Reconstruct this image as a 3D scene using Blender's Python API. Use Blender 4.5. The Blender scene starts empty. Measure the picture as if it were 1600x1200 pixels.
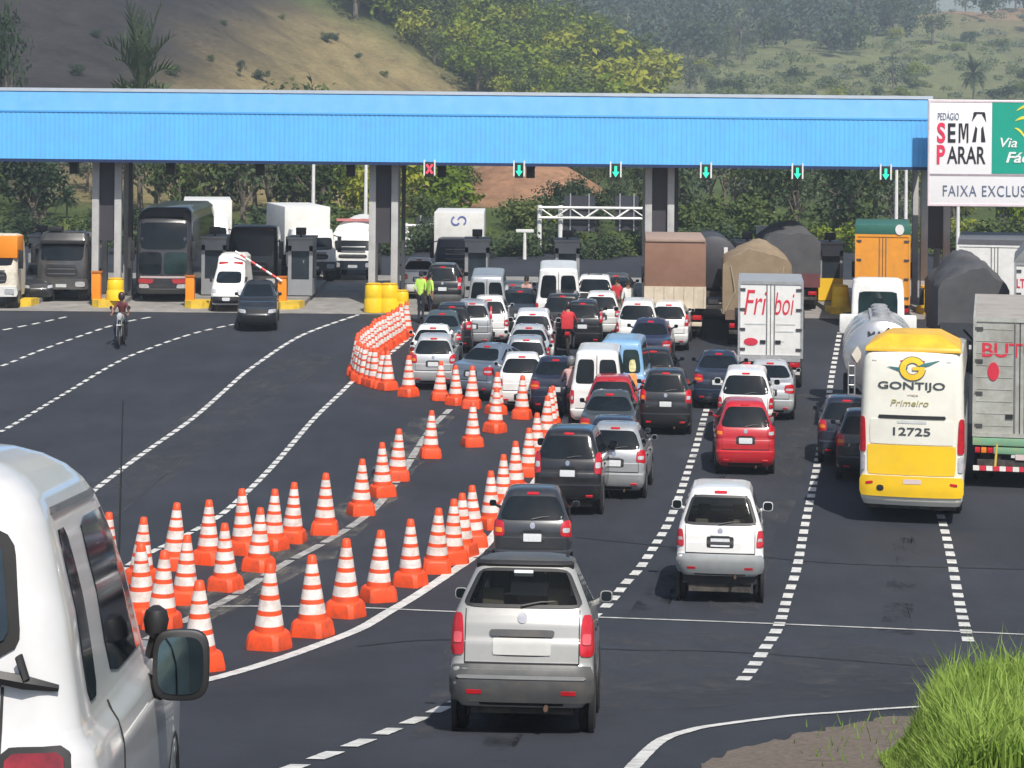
import bpy, bmesh, math, random
from mathutils import Vector, Matrix

random.seed(7)
scene = bpy.context.scene
COL = scene.collection
VS = 4 / 3            # the photographed things are all a third taller than their usual proportions
F = 3500.0            # focal length in photo pixels (photo 1600 x 1200)
PX0, PY0 = 800.0, 205.0   # principal point: the horizon row
ROLL = 0.0095
HC = 9.8              # eye above the flat of the road

# ------------------------------------------------------------------ camera
cam_d = bpy.data.cameras.new('camera')
cam = bpy.data.objects.new('camera', cam_d)
COL.objects.link(cam)
cam_d.sensor_fit = 'HORIZONTAL'
cam_d.sensor_width = 36
cam_d.lens = F / 1600 * 36
cam_d.shift_x = 0.0
cam_d.shift_y = -(600 - PY0) / 1600
cam_d.clip_start = 0.2
cam_d.clip_end = 9000
cr, sr = math.cos(ROLL), math.sin(ROLL)
RIGHT, UP, FWD = Vector((cr, 0, sr)), Vector((-sr, 0, cr)), Vector((0, 1, 0))
m = Matrix((RIGHT, UP, -FWD)).transposed().to_4x4()
m.translation = Vector((0, 0, HC))
cam.matrix_world = m
scene.camera = cam

# ------------------------------------------------------------------ world, sun, exposure
SUN_TO = Vector((0.32, -0.95, 1.28)).normalized()      # towards the sun
w = bpy.data.worlds.new('World')
scene.world = w
w.use_nodes = True
nt = w.node_tree
nt.nodes.clear()
sky = nt.nodes.new('ShaderNodeTexSky')
sky.sky_type = 'NISHITA'
sky.sun_disc = False
sky.sun_elevation = math.asin(SUN_TO.z)
sky.sun_rotation = math.atan2(SUN_TO.x, SUN_TO.y)
sky.air_density = 1.0
sky.dust_density = 2.0
bg = nt.nodes.new('ShaderNodeBackground')
bg.inputs[1].default_value = 0.10
wo = nt.nodes.new('ShaderNodeOutputWorld')
nt.links.new(sky.outputs[0], bg.inputs[0])
nt.links.new(bg.outputs[0], wo.inputs[0])
sun_d = bpy.data.lights.new('sun', 'SUN')
sun_d.energy = 4.7
sun_d.angle = math.radians(0.5)
sun_d.color = (1.0, 0.95, 0.87)
sun = bpy.data.objects.new('sun', sun_d)
COL.objects.link(sun)
sun.rotation_euler = (-SUN_TO).to_track_quat('-Z', 'Y').to_euler()
sun.location = (30, -60, 120)
vs_ = scene.view_settings
vs_.view_transform = 'Standard'
vs_.look = 'None'
vs_.gamma = 1.0
vs_.use_curve_mapping = False
vs_.exposure = 0.18
scene.cycles.max_bounces = 6
scene.cycles.transparent_max_bounces = 8
scene.cycles.volume_bounces = 0

# ------------------------------------------------------------------ ground profile and projection
_PT = [(-40, 8.6), (0, 7.35), (4, 6.95), (8.75, 6.2), (15, 4.95), (20, 3.95), (25.4, 2.95), (35, 1.35), (45.5, 0.28),
       (55, 0.0), (68, 0.0), (82, 0.2), (92, 0.8), (103, 1.6), (112, 1.8), (140, 1.8), (3000, 1.8)]
def _lin(t, x):
    for (a, va), (b, vb) in zip(t, t[1:]):
        if x <= b:
            return va + (vb - va) * (x - a) / (b - a)
    return t[-1][1]
_ZG = [sum(_lin(_PT, i * 0.5 - 40 + k * 0.5) * (7 - abs(k)) for k in range(-6, 7)) / 49 for i in range(0, 400)]
def zg(Y):
    t = (Y + 40) * 2
    if t <= 0: return _ZG[0]
    if t >= 398: return 1.8
    i = int(t); f = t - i
    return _ZG[i] * (1 - f) + _ZG[i + 1] * f
def ray(px, py):
    return RIGHT * ((px - PX0) / F) - UP * ((py - PY0) / F) + FWD
def atY(px, py, Y):
    return Vector((0, 0, HC)) + ray(px, py) * Y
def at(px, py):
    d = ray(px, py)
    Y = 4.0
    while Y < 160:
        if HC + d.z * Y <= zg(Y): break
        Y += 0.25
    a, b = Y - 0.25, Y
    for _ in range(20):
        c = (a + b) / 2
        if HC + d.z * c <= zg(c): b = c
        else: a = c
    return Vector((d.x * b, b, zg(b)))
def proj(p):
    v = p - Vector((0, 0, HC))
    return PX0 + F * v.dot(RIGHT) / v.y, PY0 - F * v.dot(UP) / v.y
def at_top(px, py, h):
    """ground point under a thing of (stretched) height h whose top shows at px, py"""
    a, b = 12.0, 135.0
    for _ in range(40):
        c = (a + b) / 2
        p = Vector((ray(px, py).x * c, c, zg(c) + h))
        if proj(p)[1] > py: a = c
        else: b = c
    return Vector((ray(px, py).x * a, a, zg(a)))

# ------------------------------------------------------------------ mesh building
class MB:
    def __init__(s):
        s.v = []; s.f = []; s.m = []
    def add(s, vs, fs, m=0):
        o = len(s.v)
        s.v += [tuple(p) for p in vs]
        for f in fs:
            s.f.append(tuple(i + o for i in f)); s.m.append(m)
    def box(s, x0, x1, y0, y1, z0, z1, m=0):
        s.add([(x0, y0, z0), (x1, y0, z0), (x1, y1, z0), (x0, y1, z0), (x0, y0, z1), (x1, y0, z1), (x1, y1, z1), (x0, y1, z1)],
              [(0, 3, 2, 1), (4, 5, 6, 7), (0, 1, 5, 4), (1, 2, 6, 5), (2, 3, 7, 6), (3, 0, 4, 7)], m)
        return s
    def hexa(s, a, b, m=0):
        """a: four bottom corners ccw, b: four top corners"""
        s.add(list(a) + list(b), [(0, 3, 2, 1), (4, 5, 6, 7), (0, 1, 5, 4), (1, 2, 6, 5), (2, 3, 7, 6), (3, 0, 4, 7)], m)
        return s
    def tube(s, pts, rad, n=8, m=0, cap=True):
        pts = [Vector(p) for p in pts]
        if not isinstance(rad, (list, tuple)): rad = [rad] * len(pts)
        vs = []; fs = []
        prev = None
        for i, p in enumerate(pts):
            t = (pts[min(i + 1, len(pts) - 1)] - pts[max(i - 1, 0)])
            t = t.normalized() if t.length > 1e-9 else Vector((0, 0, 1))
            u = t.cross(Vector((0, 0, 1)) if abs(t.z) < 0.95 else Vector((0, 1, 0))).normalized()
            if prev is not None and u.dot(prev) < 0: u = -u
            prev = u
            v = t.cross(u)
            for k in range(n):
                a = 2 * math.pi * k / n
                vs.append(p + (u * math.cos(a) + v * math.sin(a)) * rad[i])
        for i in range(len(pts) - 1):
            for k in range(n):
                k2 = (k + 1) % n
                fs.append((i * n + k, i * n + k2, (i + 1) * n + k2, (i + 1) * n + k))
        if cap:
            fs.append(tuple(range(n - 1, -1, -1)))
            fs.append(tuple((len(pts) - 1) * n + k for k in range(n)))
        s.add(vs, fs, m)
        return s
    def lathe(s, prof, axis='z', c=(0, 0, 0), n=20, m=0, mats=None):
        """prof: (radius, height) list; closed at both ends"""
        vs = []; ring = []
        for r, h in prof:
            ring.append(len(vs))
            for k in range(n):
                a = 2 * math.pi * k / n
                p = (r * math.cos(a), r * math.sin(a), h)
                if axis == 'x': p = (p[2], p[0], p[1])
                elif axis == 'y': p = (p[0], p[2], p[1])
                vs.append((p[0] + c[0], p[1] + c[1], p[2] + c[2]))
        o = len(s.v)
        s.v += vs
        for i in range(len(prof) - 1):
            for k in range(n):
                k2 = (k + 1) % n
                q = (ring[i] + k, ring[i] + k2, ring[i + 1] + k2, ring[i + 1] + k)
                if axis == 'y': q = q[::-1]
                s.f.append(tuple(j + o for j in q)); s.m.append(mats[i] if mats else m)
        a = tuple(o + ring[0] + k for k in range(n - 1, -1, -1)); b = tuple(o + ring[-1] + k for k in range(n))
        if axis == 'y': a, b = a[::-1], b[::-1]
        s.f += [a, b]; s.m += [mats[0] if mats else m, mats[-1] if mats else m]
        return s
    def loft(s, rings, m=0, cap0=True, cap1=True):
        n = len(rings[0]); o = len(s.v)
        for r in rings: s.v += [tuple(p) for p in r]
        for i in range(len(rings) - 1):
            for k in range(n):
                k2 = (k + 1) % n
                s.f.append((o + i * n + k, o + i * n + k2, o + (i + 1) * n + k2, o + (i + 1) * n + k)); s.m.append(m)
        if cap0: s.f.append(tuple(o + k for k in range(n - 1, -1, -1))); s.m.append(m)
        if cap1: s.f.append(tuple(o + (len(rings) - 1) * n + k for k in range(n))); s.m.append(m)
        return s
    def prism(s, pts, y0, y1, m=0):
        """polygon in x,z (counter-clockwise seen from -y) extruded along y"""
        n = len(pts)
        vs = [(x, y0, z) for x, z in pts] + [(x, y1, z) for x, z in pts]
        fs = [tuple(range(n)), tuple(range(2 * n - 1, n - 1, -1))]
        for k in range(n):
            k2 = (k + 1) % n
            fs.append((k, k + n, k2 + n, k2))
        s.add(vs, fs, m)
        return s
    def mesh(s, name, mats, vs=True, smooth=38, bevel=0):
        me = bpy.data.meshes.new(name)
        z = VS if vs else 1.0
        me.from_pydata([(a, b, c * z) for a, b, c in s.v], [], s.f)
        if not isinstance(mats, (list, tuple)): mats = [mats]
        for mt in mats: me.materials.append(mt)
        me.polygons.foreach_set('material_index', s.m)
        if bevel:
            bm = bmesh.new(); bm.from_mesh(me)
            bmesh.ops.remove_doubles(bm, verts=bm.verts, dist=1e-5)
            ed = [e for e in bm.edges if len(e.link_faces) == 2 and e.calc_face_angle(0) > 0.6]
            bmesh.ops.bevel(bm, geom=ed, offset=bevel, segments=2, profile=0.6, affect='EDGES', clamp_overlap=True)
            bm.to_mesh(me); bm.free()
        if smooth:
            me.polygons.foreach_set('use_smooth', [True] * len(me.polygons))
            me.set_sharp_from_angle(angle=math.radians(smooth))
        me.update()
        return me
    def build(s, name, mats, parent=None, loc=(0, 0, 0), vs=True, smooth=38, bevel=0):
        return link(name, s.mesh(name, mats, vs, smooth, bevel), parent, loc)

def link(name, me, parent=None, loc=(0, 0, 0)):
    o = bpy.data.objects.new(name, me)
    COL.objects.link(o)
    if parent is not None: o.parent = parent
    o.location = loc
    return o
def tag(o, label=None, cat=None, group=None, kind=None):
    if label: o['label'] = label
    if cat: o['category'] = cat
    if group: o['group'] = group
    if kind: o['kind'] = kind
    return o
def thing(name, label, cat, loc=(0, 0, 0), rz=0.0, pitch=0.0, group=None):
    o = bpy.data.objects.new(name, None)
    o.empty_display_size = 0.2
    COL.objects.link(o)
    o.location = loc
    o.rotation_euler = (pitch, 0, rz)
    return tag(o, label, cat, group)
def copy_tree(o, parent=None):
    c = o.copy(); COL.objects.link(c)
    if parent is not None: c.parent = parent
    for ch in [x for x in COL.objects if x.parent == o]:
        copy_tree(ch, c)
    return c
ORD = ['first', 'second', 'third', 'fourth', 'fifth', 'sixth', 'seventh', 'eighth', 'ninth', 'tenth', 'eleventh', 'twelfth',
       'thirteenth', 'fourteenth', 'fifteenth', 'sixteenth', 'seventeenth', 'eighteenth', 'nineteenth', 'twentieth',
       'twenty-first', 'twenty-second', 'twenty-third', 'twenty-fourth', 'twenty-fifth', 'twenty-sixth', 'twenty-seventh', 'twenty-eighth']

# ------------------------------------------------------------------ materials
_M = {}
def _new(name):
    mt = bpy.data.materials.new(name); mt.use_nodes = True
    nt = mt.node_tree
    b = next(n for n in nt.nodes if n.type == 'BSDF_PRINCIPLED')
    return mt, nt, b
def mixcol(nt, fac, a, b, typ='MIX'):
    n = nt.nodes.new('ShaderNodeMix'); n.data_type = 'RGBA'; n.blend_type = typ
    for i, v in ((0, fac), (6, a), (7, b)):
        if hasattr(v, 'is_linked'): nt.links.new(v, n.inputs[i])
        else: n.inputs[i].default_value = v if i == 0 else (*v[:3], 1)
    return n.outputs[2]
def noise(nt, scale, detail=4, rough=0.6, coord='Object', stretch=None, dist=0.0):
    tc = nt.nodes.new('ShaderNodeTexCoord')
    n = nt.nodes.new('ShaderNodeTexNoise')
    if coord == 'Object':        # every object gets its own stretch of the pattern
        n.noise_dimensions = '4D'
        oi = nt.nodes.new('ShaderNodeObjectInfo'); ml = nt.nodes.new('ShaderNodeMath'); ml.operation = 'MULTIPLY'; ml.inputs[1].default_value = 37.0
        nt.links.new(oi.outputs['Random'], ml.inputs[0]); nt.links.new(ml.outputs[0], n.inputs['W'])
    n.inputs['Scale'].default_value = scale; n.inputs['Detail'].default_value = detail; n.inputs['Roughness'].default_value = rough
    n.inputs['Distortion'].default_value = dist
    src = tc.outputs[coord]
    if stretch:
        mp = nt.nodes.new('ShaderNodeMapping'); mp.inputs['Scale'].default_value = stretch
        nt.links.new(src, mp.inputs[0]); src = mp.outputs[0]
    nt.links.new(src, n.inputs['Vector'])
    return n.outputs[0]
def ramp(nt, fac, stops):
    r = nt.nodes.new('ShaderNodeValToRGB')
    el = r.color_ramp.elements
    while len(el) > 1: el.remove(el[-1])
    el[0].position = stops[0][0]; el[0].color = (*stops[0][1], 1)
    for p, c in stops[1:]:
        e = el.new(p); e.color = (*c, 1)
    nt.links.new(fac, r.inputs[0])
    return r.outputs[0]
def g3(v): return (v, v, v)
def bump(nt, b, h, strength=0.3, dist=0.02):
    n = nt.nodes.new('ShaderNodeBump'); n.inputs['Strength'].default_value = strength; n.inputs['Distance'].default_value = dist
    nt.links.new(h, n.inputs['Height']); nt.links.new(n.outputs[0], b.inputs['Normal'])
def plain(name, col, rough=0.5, metal=0.0, var=0.15, scale=3.0, spec=0.5, coat=0.0, bmp=0.0, dirt=None, dirt_amt=0.0, stretch=None):
    if name in _M: return _M[name]
    mt, nt, b = _new(name)
    n = noise(nt, scale, 5, 0.65, stretch=stretch)
    dark = tuple(c * (1 - var) for c in col); lite = tuple(min(1, c * (1 + var)) for c in col)
    c = ramp(nt, n, [(0.3, dark), (0.7, lite)])
    if dirt:
        n2 = noise(nt, scale * 0.8 + 0.7, 6, 0.7)
        f = ramp(nt, n2, [(0.42, g3(0)), (0.72, g3(dirt_amt))])
        c = mixcol(nt, f, c, dirt)
    nt.links.new(c, b.inputs['Base Color'])
    b.inputs['Roughness'].default_value = rough
    b.inputs['Metallic'].default_value = metal
    b.inputs['Specular IOR Level'].default_value = spec
    b.inputs['Coat Weight'].default_value = coat
    b.inputs['Coat Roughness'].default_value = 0.06
    if bmp: bump(nt, b, n, bmp)
    _M[name] = mt
    return mt
DUST = (0.20, 0.165, 0.125)
def paint(name, col, metal=0.0, rough=0.32, dirt=0.22):
    if max(col) < .12: dirt *= .4
    return plain('paint ' + name, col, rough, metal, 0.03, 1.3, 0.5, 0.7, 0, DUST, dirt)
def glow(name, col, strength):
    if name in _M: return _M[name]
    mt, nt, b = _new(name)
    b.inputs['Base Color'].default_value = (*col, 1)
    b.inputs['Emission Color'].default_value = (*col, 1)
    b.inputs['Emission Strength'].default_value = strength
    _M[name] = mt
    return mt
GLASS = plain('tinted glass', (0.008, 0.012, 0.016), 0.06, 0, 0.5, 1.6, 0.28)
GLASSG = plain('green tinted glass', (0.014, 0.030, 0.032), 0.06, 0, 0.5, 1.6, 0.3)
RUBBER = plain('black rubber', (0.012, 0.012, 0.013), 0.75, 0, 0.3, 8)
BLACK = plain('black plastic', (0.018, 0.018, 0.02), 0.5, 0, 0.2, 5)
GREYPL = plain('grey plastic', (0.075, 0.079, 0.083), 0.45, 0, 0.15, 4, dirt=DUST, dirt_amt=0.35)
TYRE = plain('tyre rubber', (0.016, 0.016, 0.017), 0.85, 0, 0.4, 6, 0.3, dirt=DUST, dirt_amt=0.25)
RIM = plain('alloy rim', (0.40, 0.41, 0.43), 0.35, 0.8, 0.1, 4)
REDLAMP = plain('red lamp lens', (0.48, 0.012, 0.022), 0.15, 0, 0.25, 6, 0.6, 0.6)
CLEARLAMP = plain('clear lamp lens', (0.55, 0.56, 0.58), 0.1, 0.2, 0.2, 9, 0.6, 0.6)
AMBER = plain('amber lamp lens', (0.75, 0.22, 0.02), 0.2, 0, 0.1, 6)
PLATE = plain('number plate', (0.58, 0.60, 0.62), 0.4, 0, 0.12, 20)
CHROME = plain('bright trim', (0.62, 0.63, 0.65), 0.15, 1.0, 0.05, 4)
STEEL = plain('galvanised steel', (0.48, 0.49, 0.50), 0.4, 0.5, 0.15, 4, dirt=(0.25, 0.22, 0.19), dirt_amt=0.3)
WHITE = plain('white enamel', (0.78, 0.78, 0.76), 0.4, 0, 0.04, 2, dirt=(0.4, 0.37, 0.32), dirt_amt=0.3)
MIRROR = plain('mirror glass', (0.45, 0.48, 0.5), 0.03, 1.0, 0.02, 1)
FRAME = plain('truck chassis', (0.03, 0.028, 0.027), 0.7, 0, 0.3, 4, dirt=DUST, dirt_amt=0.5)

# ------------------------------------------------------------------ lettering
def letters(parent, body, x, z, wd, ht, y, mat, shear=0.0, bold=0.0, name='lettering', rot180=False, track=1.0):
    """flat raised lettering in the x,z plane facing -y, centred on x,z (real metres)"""
    cu = bpy.data.curves.new('text', 'FONT')
    cu.body = body; cu.size = 1.0; cu.extrude = 0.01; cu.shear = shear; cu.offset = bold; cu.resolution_u = 4
    cu.space_character = track
    ob = bpy.data.objects.new('text', cu)
    COL.objects.link(ob)
    dg = bpy.context.evaluated_depsgraph_get()
    me = bpy.data.meshes.new_from_object(ob.evaluated_get(dg))
    bpy.data.objects.remove(ob); bpy.data.curves.remove(cu)
    xs = [v.co.x for v in me.vertices]; ys = [v.co.y for v in me.vertices]
    x0, x1, y0, y1 = min(xs), max(xs), min(ys), max(ys)
    for v in me.vertices:
        a = (v.co.x - (x0 + x1) / 2) / (x1 - x0) * wd
        b = (v.co.y - (y0 + y1) / 2) / (y1 - y0) * ht
        v.co = (x + a, y - v.co.z * 0.5, (z + b) * VS)
    me.materials.clear(); me.materials.append(mat)
    me.name = name
    return link(name, me, parent)
# ================================================================== TERRAIN
def ss(t):
    t = max(0.0, min(1.0, t)); return t * t * (3 - 2 * t)
def wob(x, y, s=1.0):
    return (math.sin(x * .11 * s + 1.3) * math.cos(y * .07 * s + .4) + .5 * math.sin(x * .23 * s + y * .19 * s + 2.1)
            + .3 * math.sin(x * .47 * s - y * .39 * s)) / 1.8
def terrain(X, Y):
    if Y < 141: return zg(Y) - 0.35 - 0.004 * abs(X)
    z = 1.45
    r = ss((Y - 146) / 26)
    z += r * (1.6 + 1.2 * wob(X, Y))                                        # rough verge behind the plaza
    lh = 0.62 * (-8.5 + 0.03 * (Y - 330) - X + 1.6 * wob(X, Y, .9))
    lh = 0 if lh < -4 else (lh + 4) ** 2 / 16 if lh < 4 else lh
    lh = 95 * (1 - math.exp(-lh / 95)) * 1.12
    z += ss((Y - 152) / 190) * lh * (1 - 0.85 * ss((Y - 346) / 70))         # dry pasture hill
    z += 34 * math.exp(-((X + 38) / 42) ** 2) * ss((Y - 340) / 110) * (1 - .6 * ss((Y - 520) / 150))
    z += ss((Y - 250) / 260) * 12.5
    z += ss((Y - 470) / 420) * (38.5 + 5 * wob(X, Y, .35) + .018 * X)
    z += ss((Y - 900) / 200) * -30
    z += 4.4 * math.exp(-((X - 1.0) / 7.5) ** 2 - ((Y - 196) / 11) ** 2)    # earth cutting
    return z
def cover(X, Y):
    n = random.random()
    green = (0.075, 0.105, 0.035); tan = (0.26, 0.21, 0.105); cloud_shade = (0.043, 0.040, 0.041); earth = (0.36, 0.205, 0.125)
    field = (0.165, 0.180, 0.085)
    def mx(a, b, t): return tuple(p * (1 - t) + q * t for p, q in zip(a, b))
    c = green
    c = mx(c, field, ss((Y - 420) / 60) * ss((X + 8) / 14))
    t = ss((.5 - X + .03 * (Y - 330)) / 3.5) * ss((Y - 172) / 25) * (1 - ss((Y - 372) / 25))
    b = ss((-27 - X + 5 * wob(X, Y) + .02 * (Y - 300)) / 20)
    c = mx(c, mx(tan, cloud_shade, b), t)  # cloud shadow over the dry hill's left side, painted into the cover colour
    e = math.exp(-((X - 1) / 8.5) ** 4 - ((Y - 192) / 13) ** 4)
    c = mx(c, earth, min(1, e * 1.3))
    e2 = math.exp(-((X - 172) / 22) ** 2 - ((Y - 800) / 60) ** 2)
    c = mx(c, (0.30, 0.19, 0.12), min(1, e2 * 1.5) * .8)
    k = .86 + .28 * n
    return tuple(q * k for q in c)
def grid_mesh(name, xs, ys, zf, mat, colf=None):
    me = bpy.data.meshes.new(name)
    nx = len(xs)
    v = [(x, y, zf(x, y)) for y in ys for x in xs]
    f = [(j * nx + i, j * nx + i + 1, (j + 1) * nx + i + 1, (j + 1) * nx + i) for j in range(len(ys) - 1) for i in range(nx - 1)]
    me.from_pydata(v, [], f)
    me.materials.append(mat)
    me.polygons.foreach_set('use_smooth', [True] * len(f))
    if colf:
        a = me.color_attributes.new('ground_cover', 'FLOAT_COLOR', 'POINT')
        buf = []
        for x, y, z in v: buf += [*colf(x, y), 1]
        a.data.foreach_set('color', buf)
    return link(name, me)
def terrain_mat():
    mt, nt, b = _new('pasture and earth')
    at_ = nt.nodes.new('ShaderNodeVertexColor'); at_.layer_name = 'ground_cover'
    n1 = noise(nt, 0.22, 6, 0.7)
    n2 = noise(nt, 1.4, 7, 0.8, stretch=(.7, .5, 2.4))
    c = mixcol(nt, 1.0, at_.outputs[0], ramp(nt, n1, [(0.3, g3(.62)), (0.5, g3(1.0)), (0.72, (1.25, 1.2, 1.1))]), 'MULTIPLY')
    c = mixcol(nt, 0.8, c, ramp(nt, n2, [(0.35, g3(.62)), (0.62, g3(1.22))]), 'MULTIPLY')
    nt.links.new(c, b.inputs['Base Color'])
    b.inputs['Roughness'].default_value = 0.95; b.inputs['Specular IOR Level'].default_value = 0.1
    bump(nt, b, n2, 0.8, 0.4)
    return mt
def rng(*seg):
    o = []
    for a, b, s in seg:
        n = max(1, round((b - a) / s))
        o += [a + (b - a) * i / n for i in range(n)]
    return o + [seg[-1][1]]
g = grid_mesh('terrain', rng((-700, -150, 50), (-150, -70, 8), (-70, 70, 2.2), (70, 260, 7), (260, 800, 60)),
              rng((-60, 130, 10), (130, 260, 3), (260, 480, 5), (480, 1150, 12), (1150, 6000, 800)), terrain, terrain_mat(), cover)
tag(g, 'rolling terrain of dry pasture, green fields and earth behind the toll plaza', 'terrain', kind='structure')

# ================================================================== ROAD
def asphalt():
    mt, nt, b = _new('asphalt')
    n1 = noise(nt, 0.12, 4, 0.6); n2 = noise(nt, 1.1, 6, 0.75, stretch=(1, .3, 1)); n3 = noise(nt, 26, 3, 0.7)
    c = ramp(nt, n1, [(0.3, (.0245, .0275, .0355)), (0.7, (.043, .0475, .060))])
    c = mixcol(nt, .65, c, ramp(nt, n2, [(0.3, g3(.70)), (0.72, g3(1.28))]), 'MULTIPLY')
    c = mixcol(nt, .5, c, ramp(nt, n3, [(0.3, g3(.6)), (0.7, g3(1.35))]), 'MULTIPLY')
    nt.links.new(c, b.inputs['Base Color'])
    b.inputs['Roughness'].default_value = 0.82; b.inputs['Specular IOR Level'].default_value = 0.25
    bump(nt, b, n3, 0.25, 0.01)
    return mt
ASPH = asphalt()
CONC = plain('worn concrete', (0.29, 0.28, 0.265), 0.85, 0, 0.18, 0.8, 0.2, dirt=(0.12, 0.11, 0.105), dirt_amt=0.6)
YEDGE = at(700, 492).y
g = grid_mesh('road', rng((-70, -40, 6), (-40, 40, 2), (40, 70, 6)), rng((-40, YEDGE, 0.5)), lambda x, y: zg(y), ASPH)
tag(g, 'wide dark asphalt approach to the toll plaza', 'road', kind='structure')
g = grid_mesh('plaza_slab', rng((-70, 70, 5)), rng((YEDGE, YEDGE + 22, 1)), lambda x, y: zg(y) + .004, CONC)
tag(g, 'pale concrete slab under the toll lanes', 'pavement', kind='structure')
g = grid_mesh('road', rng((-70, 70, 5)), rng((YEDGE + 22, 152, 2)), lambda x, y: zg(y), ASPH)
tag(g, 'asphalt road beyond the toll booths', 'road', kind='structure')
SOIL = plain('verge soil', (0.175, 0.145, 0.122), 0.95, 0, 0.3, 16, 0.1, bmp=.25, dirt=(0.055, 0.048, 0.042), dirt_amt=.6)
# verge soil inside the curved edge line
def sheet(name, poly, lift, mat, step=0.5):
    rj = random.Random(len(poly)); pp = []
    for (a, b), (c_, d) in zip(poly, poly[1:] + poly[:1]):
        pp += [(a + (c_ - a) * k / 7 + rj.uniform(-6, 6), b + (d - b) * k / 7 + rj.uniform(-3, 3)) for k in range(7)]
    pts = [at(*p) for p in pp]
    n = len(pts); c = sum(pts, Vector()) / n
    mb = MB(); vs = []; fs = []
    for k in range(9):
        t = k / 8
        for p in pts:
            q = c.lerp(p, t); vs.append((q.x, q.y, zg(q.y) + lift))
    for k in range(8):
        for i in range(n):
            j = (i + 1) % n
            fs.append((k * n + i, (k + 1) * n + i, (k + 1) * n + j, k * n + j))
    mb.add(vs, fs)
    return mb.build(name, mat, vs=False)
o = sheet('soil', [(1075, 1216), (1110, 1188), (1180, 1164), (1250, 1148), (1330, 1132), (1400, 1120), (1560, 1110), (1700, 1180), (1650, 1320), (1350, 1340), (1100, 1290)], .008, SOIL)
tag(o, 'bare brown soil verge inside the curved white edge line', 'soil', kind='structure')

# markings
PAINT = plain('road paint', (0.66, 0.66, 0.63), 0.7, 0, 0.12, 5, 0.3, dirt=(0.10, 0.10, 0.105), dirt_amt=.55)
PAINTOLD = plain('worn road paint', (0.40, 0.40, 0.38), 0.8, 0, 0.25, 4, 0.3, dirt=(0.07, 0.07, 0.075), dirt_amt=.9)
PAINTMID = plain('thin road paint', (0.52, 0.52, 0.50), 0.75, 0, 0.2, 4, 0.3, dirt=(0.09, 0.09, 0.095), dirt_amt=.75)
def polyline(pts, step=0.07):
    w_ = [at(*p) for p in pts]
    P = [(p.x, p.y) for p in w_]
    out = []
    for i in range(len(P) - 1):
        p0 = P[max(i - 1, 0)]; p1 = P[i]; p2 = P[i + 1]; p3 = P[min(i + 2, len(P) - 1)]
        n = max(2, int(math.hypot(p2[0] - p1[0], p2[1] - p1[1]) / step))
        for k in range(n):
            t = k / n
            q = []
            for d in (0, 1):
                q.append(.5 * (2 * p1[d] + (p2[d] - p0[d]) * t + (2 * p0[d] - 5 * p1[d] + 4 * p2[d] - p3[d]) * t * t + (3 * p1[d] - p0[d] - 3 * p2[d] + p3[d]) * t ** 3))
            out.append(tuple(q))
    out.append(P[-1])
    return out
def marking(label, pts, width, dash=None, gap=0, mat=None, lift=.012):
    pl = polyline(pts)
    mb = MB(); s = 0.0; run = []
    def flush():
        if len(run) < 2: return
        vs = []
        for i, (x, y) in enumerate(run):
            a = run[max(i - 1, 0)]; b = run[min(i + 1, len(run) - 1)]
            dx, dy = b[0] - a[0], b[1] - a[1]; l = math.hypot(dx, dy) or 1
            jx = width / 2 * (1 + random.uniform(-.06, .06))
            nx, ny = -dy / l * jx, dx / l * jx
            vs += [(x + nx, y + ny, zg(y + ny) + lift), (x - nx, y - ny, zg(y - ny) + lift)]
        mb.add(vs, [(2 * i, 2 * i + 1, 2 * i + 3, 2 * i + 2) for i in range(len(run) - 1)])
    for i, p in enumerate(pl):
        if i: s += math.hypot(p[0] - pl[i - 1][0], p[1] - pl[i - 1][1])
        if dash and (s % (dash + gap)) > dash:
            flush(); run = []
        else: run.append(p)
    flush()
    for i, f in enumerate(mb.f): pass
    o = mb.build('road_marking', mat or PAINT, vs=False, smooth=0)
    # face upwards
    me = o.data
    if me.polygons and me.polygons[0].normal.z < 0: me.flip_normals()
    return tag(o, label, 'road marking', kind='structure')
marking('dashed lane line at the far left of the plaza', [(-40, 526), (0, 517), (60, 505), (105, 495)], .17, .62, .30)
marking('dashed lane line left of the motorcyclist', [(-60, 590), (0, 573), (60, 549), (115, 529), (185, 506), (240, 495)], .17, .62, .30)
marking('dashed lane line passing under the motorcyclist', [(-60, 702), (10, 670), (110, 610), (180, 568), (230, 546), (300, 522), (365, 507)], .17, .62, .25)
marking('long dense dashed line reaching the yellow barrels', [(60, 830), (145, 768), (225, 708), (300, 655), (355, 607), (400, 570), (470, 525), (560, 492)], .18, .72, .12)
marking('dense dashed line leading to the row of cones', [(60, 985), (190, 892), (280, 842), (345, 805), (385, 770), (420, 735), (460, 690), (500, 645), (550, 597), (600, 560), (640, 528)], .18, .72, .14)
marking('scuffed lane line between the cones', [(230, 1000), (340, 945), (430, 890), (500, 852), (560, 815), (590, 790), (625, 745), (650, 705), (675, 668), (703, 640)], .22, 2.2, .18, PAINTOLD)
marking('solid white edge line beside the queue', [(200, 1092), (320, 1064), (400, 1042), (480, 1015), (560, 984), (610, 955), (655, 928), (700, 898), (745, 866), (785, 820), (815, 782), (845, 740), (870, 690), (890, 640)], .24)
marking('dashed lane line right of the nearest silver wagon', [(945, 950), (975, 915), (1000, 888), (1025, 850), (1047, 812), (1065, 765), (1077, 730), (1090, 690), (1104, 640), (1118, 590)], .21, .70, .43)
marking('longer dashes running under the nearest silver wagon', [(300, 1262), (380, 1230), (470, 1196), (550, 1166), (620, 1138), (690, 1108), (820, 1038), (940, 955)], .20, .95, .5)
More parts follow.
